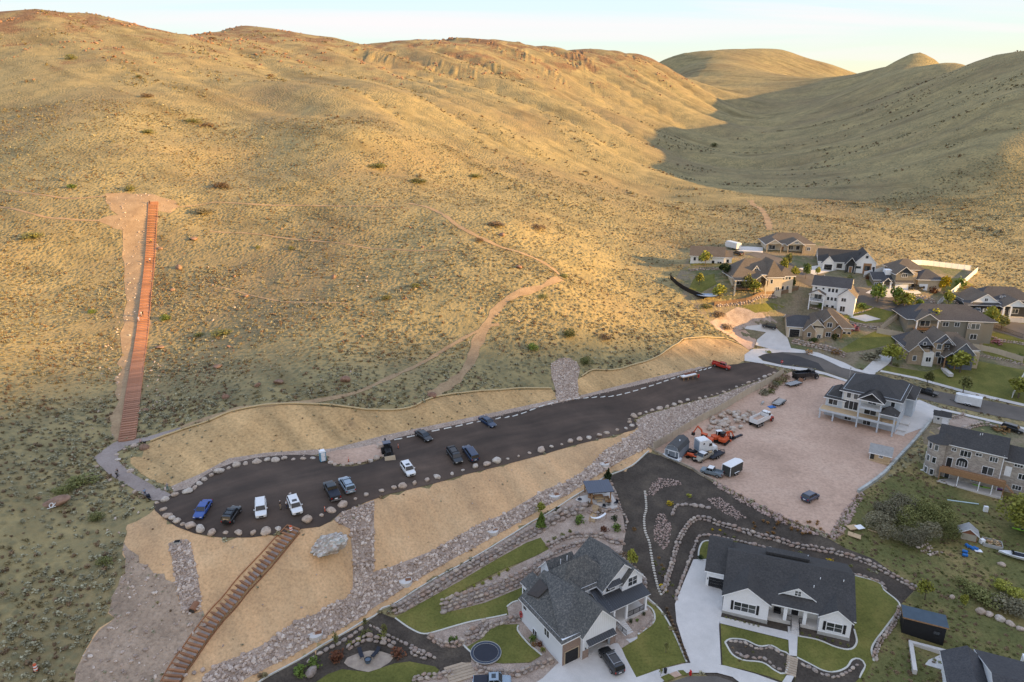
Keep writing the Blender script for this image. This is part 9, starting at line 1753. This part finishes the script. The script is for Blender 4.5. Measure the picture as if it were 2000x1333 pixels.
person('person in pink top and black trousers by the footpath junction', 276, 872, -0.6, C_('pale_pink_cloth', (0.55, 0.42, 0.44)), c_blk, c_hair, 'walk', lift=0.12)
person('person in grey and black walking along the footpath', 229, 934, 1.2, c_gry, c_blk, c_hair, 'walk', lift=0.12); person('person close beside the walker in grey', 231, 931, 1.2, c_blk, c_gry, c_hair, 'walk', 1.65, 0.12)
person('person in teal trousers and white cap at the end of the path', 328, 960, -0.8, c_gry, c_teal, c_wht, 'stand', lift=0.1); person('person in light blue pushing a dark stroller', 284, 971, -0.7, c_blu, c_nvy, c_hair, 'walk', lift=0.12)
person('person in black with a pale cap between the white cars', 548, 996, 0.3, c_blk, c_tan, c_wht, 'stand', 1.85, 0.1); person('person in white leaning at the white crossover', 560, 994, 0.3, c_wht, c_nvy, c_hair, 'stand', 1.65, 0.1); person('person standing behind the white crossover', 568, 977, -0.6, c_wht, c_gry, c_hair, 'stand', 1.7, 0.1)
# stroller and dog
g = G(291, 977); r_ = empty('stroller', g + Vector((0, 0, 0.12)), -0.7, 'dark stroller on the footpath beside the boulder', 'stroller'); MB().hexa([(-.3, -.25, .45), (.4, -.25, .4), (.4, .25, .4), (-.3, .25, .45)], [(-.35, -.28, .75), (.45, -.28, .6), (.45, .28, .6), (-.35, .28, .75)]).build('seat', M_MAT, r_); MB().cyl((-0.1, -0.28, 0.8), (-0.1, 0.28, 0.8), 0.3, n=12).build('hood', M_MAT, r_)
MB().bar((-0.4, -0.22, 0.6), (-0.75, -0.22, 1.05), 0.04).bar((-0.4, 0.22, 0.6), (-0.75, 0.22, 1.05), 0.04).bar((-0.75, -0.22, 1.05), (-0.75, 0.22, 1.05), 0.04).bar((-0.3, 0, 0.45), (0.5, 0, 0.2), 0.05).build('frame', M_RIM, r_)
for x, y in ((-0.3, -0.27), (-0.3, 0.27), (0.5, 0.0)): MB().cyl((x, y - 0.03, 0.16), (x, y + 0.03, 0.16), 0.16, n=12).build('wheel', M_TYRE, r_)
g = G(283, 869); r_ = empty('dog', g + Vector((0, 0, 0.1)), -0.5, 'black dog beside the person in the pink top', 'dog')
skin_part('body', [(0, 0, 0.50), (-0.28, 0, 0.52), (0.26, 0, 0.54), (0.40, 0, 0.66), (0.52, 0, 0.70), (0.66, 0, 0.66), (0.28, 0.09, 0.40), (0.26, 0.09, 0.22), (0.29, 0.09, 0.03), (0.28, -0.09, 0.40), (0.22, -0.09, 0.22), (0.25, -0.09, 0.03), (-0.28, 0.09, 0.40), (-0.22, 0.09, 0.30), (-0.34, 0.09, 0.20), (-0.31, 0.09, 0.03), (-0.28, -0.09, 0.40), (-0.24, -0.09, 0.30), (-0.38, -0.09, 0.20), (-0.35, -0.09, 0.03), (-0.40, 0, 0.56), (-0.62, 0, 0.66)],
          [(0, 1), (0, 2), (2, 3), (3, 4), (4, 5), (2, 6), (6, 7), (7, 8), (2, 9), (9, 10), (10, 11), (1, 12), (12, 13), (13, 14), (14, 15), (1, 16), (16, 17), (17, 18), (18, 19), (1, 20), (20, 21)], [0.12, 0.12, 0.14, 0.09, 0.09, 0.05, 0.06, 0.04, 0.035, 0.06, 0.04, 0.035, 0.08, 0.055, 0.035, 0.035, 0.08, 0.055, 0.035, 0.035, 0.05, 0.025], c_blk, r_)
for s in (-1, 1): MB().hexa([(0.46, s * 0.07 - 0.02, 0.76), (0.52, s * 0.07 - 0.02, 0.76), (0.52, s * 0.07 + 0.02, 0.76), (0.46, s * 0.07 + 0.02, 0.76)], [(0.47, s * 0.09 - 0.01, 0.86), (0.49, s * 0.09 - 0.01, 0.86), (0.49, s * 0.09 + 0.01, 0.86), (0.47, s * 0.09 + 0.01, 0.86)]).build('ear', c_blk, r_)
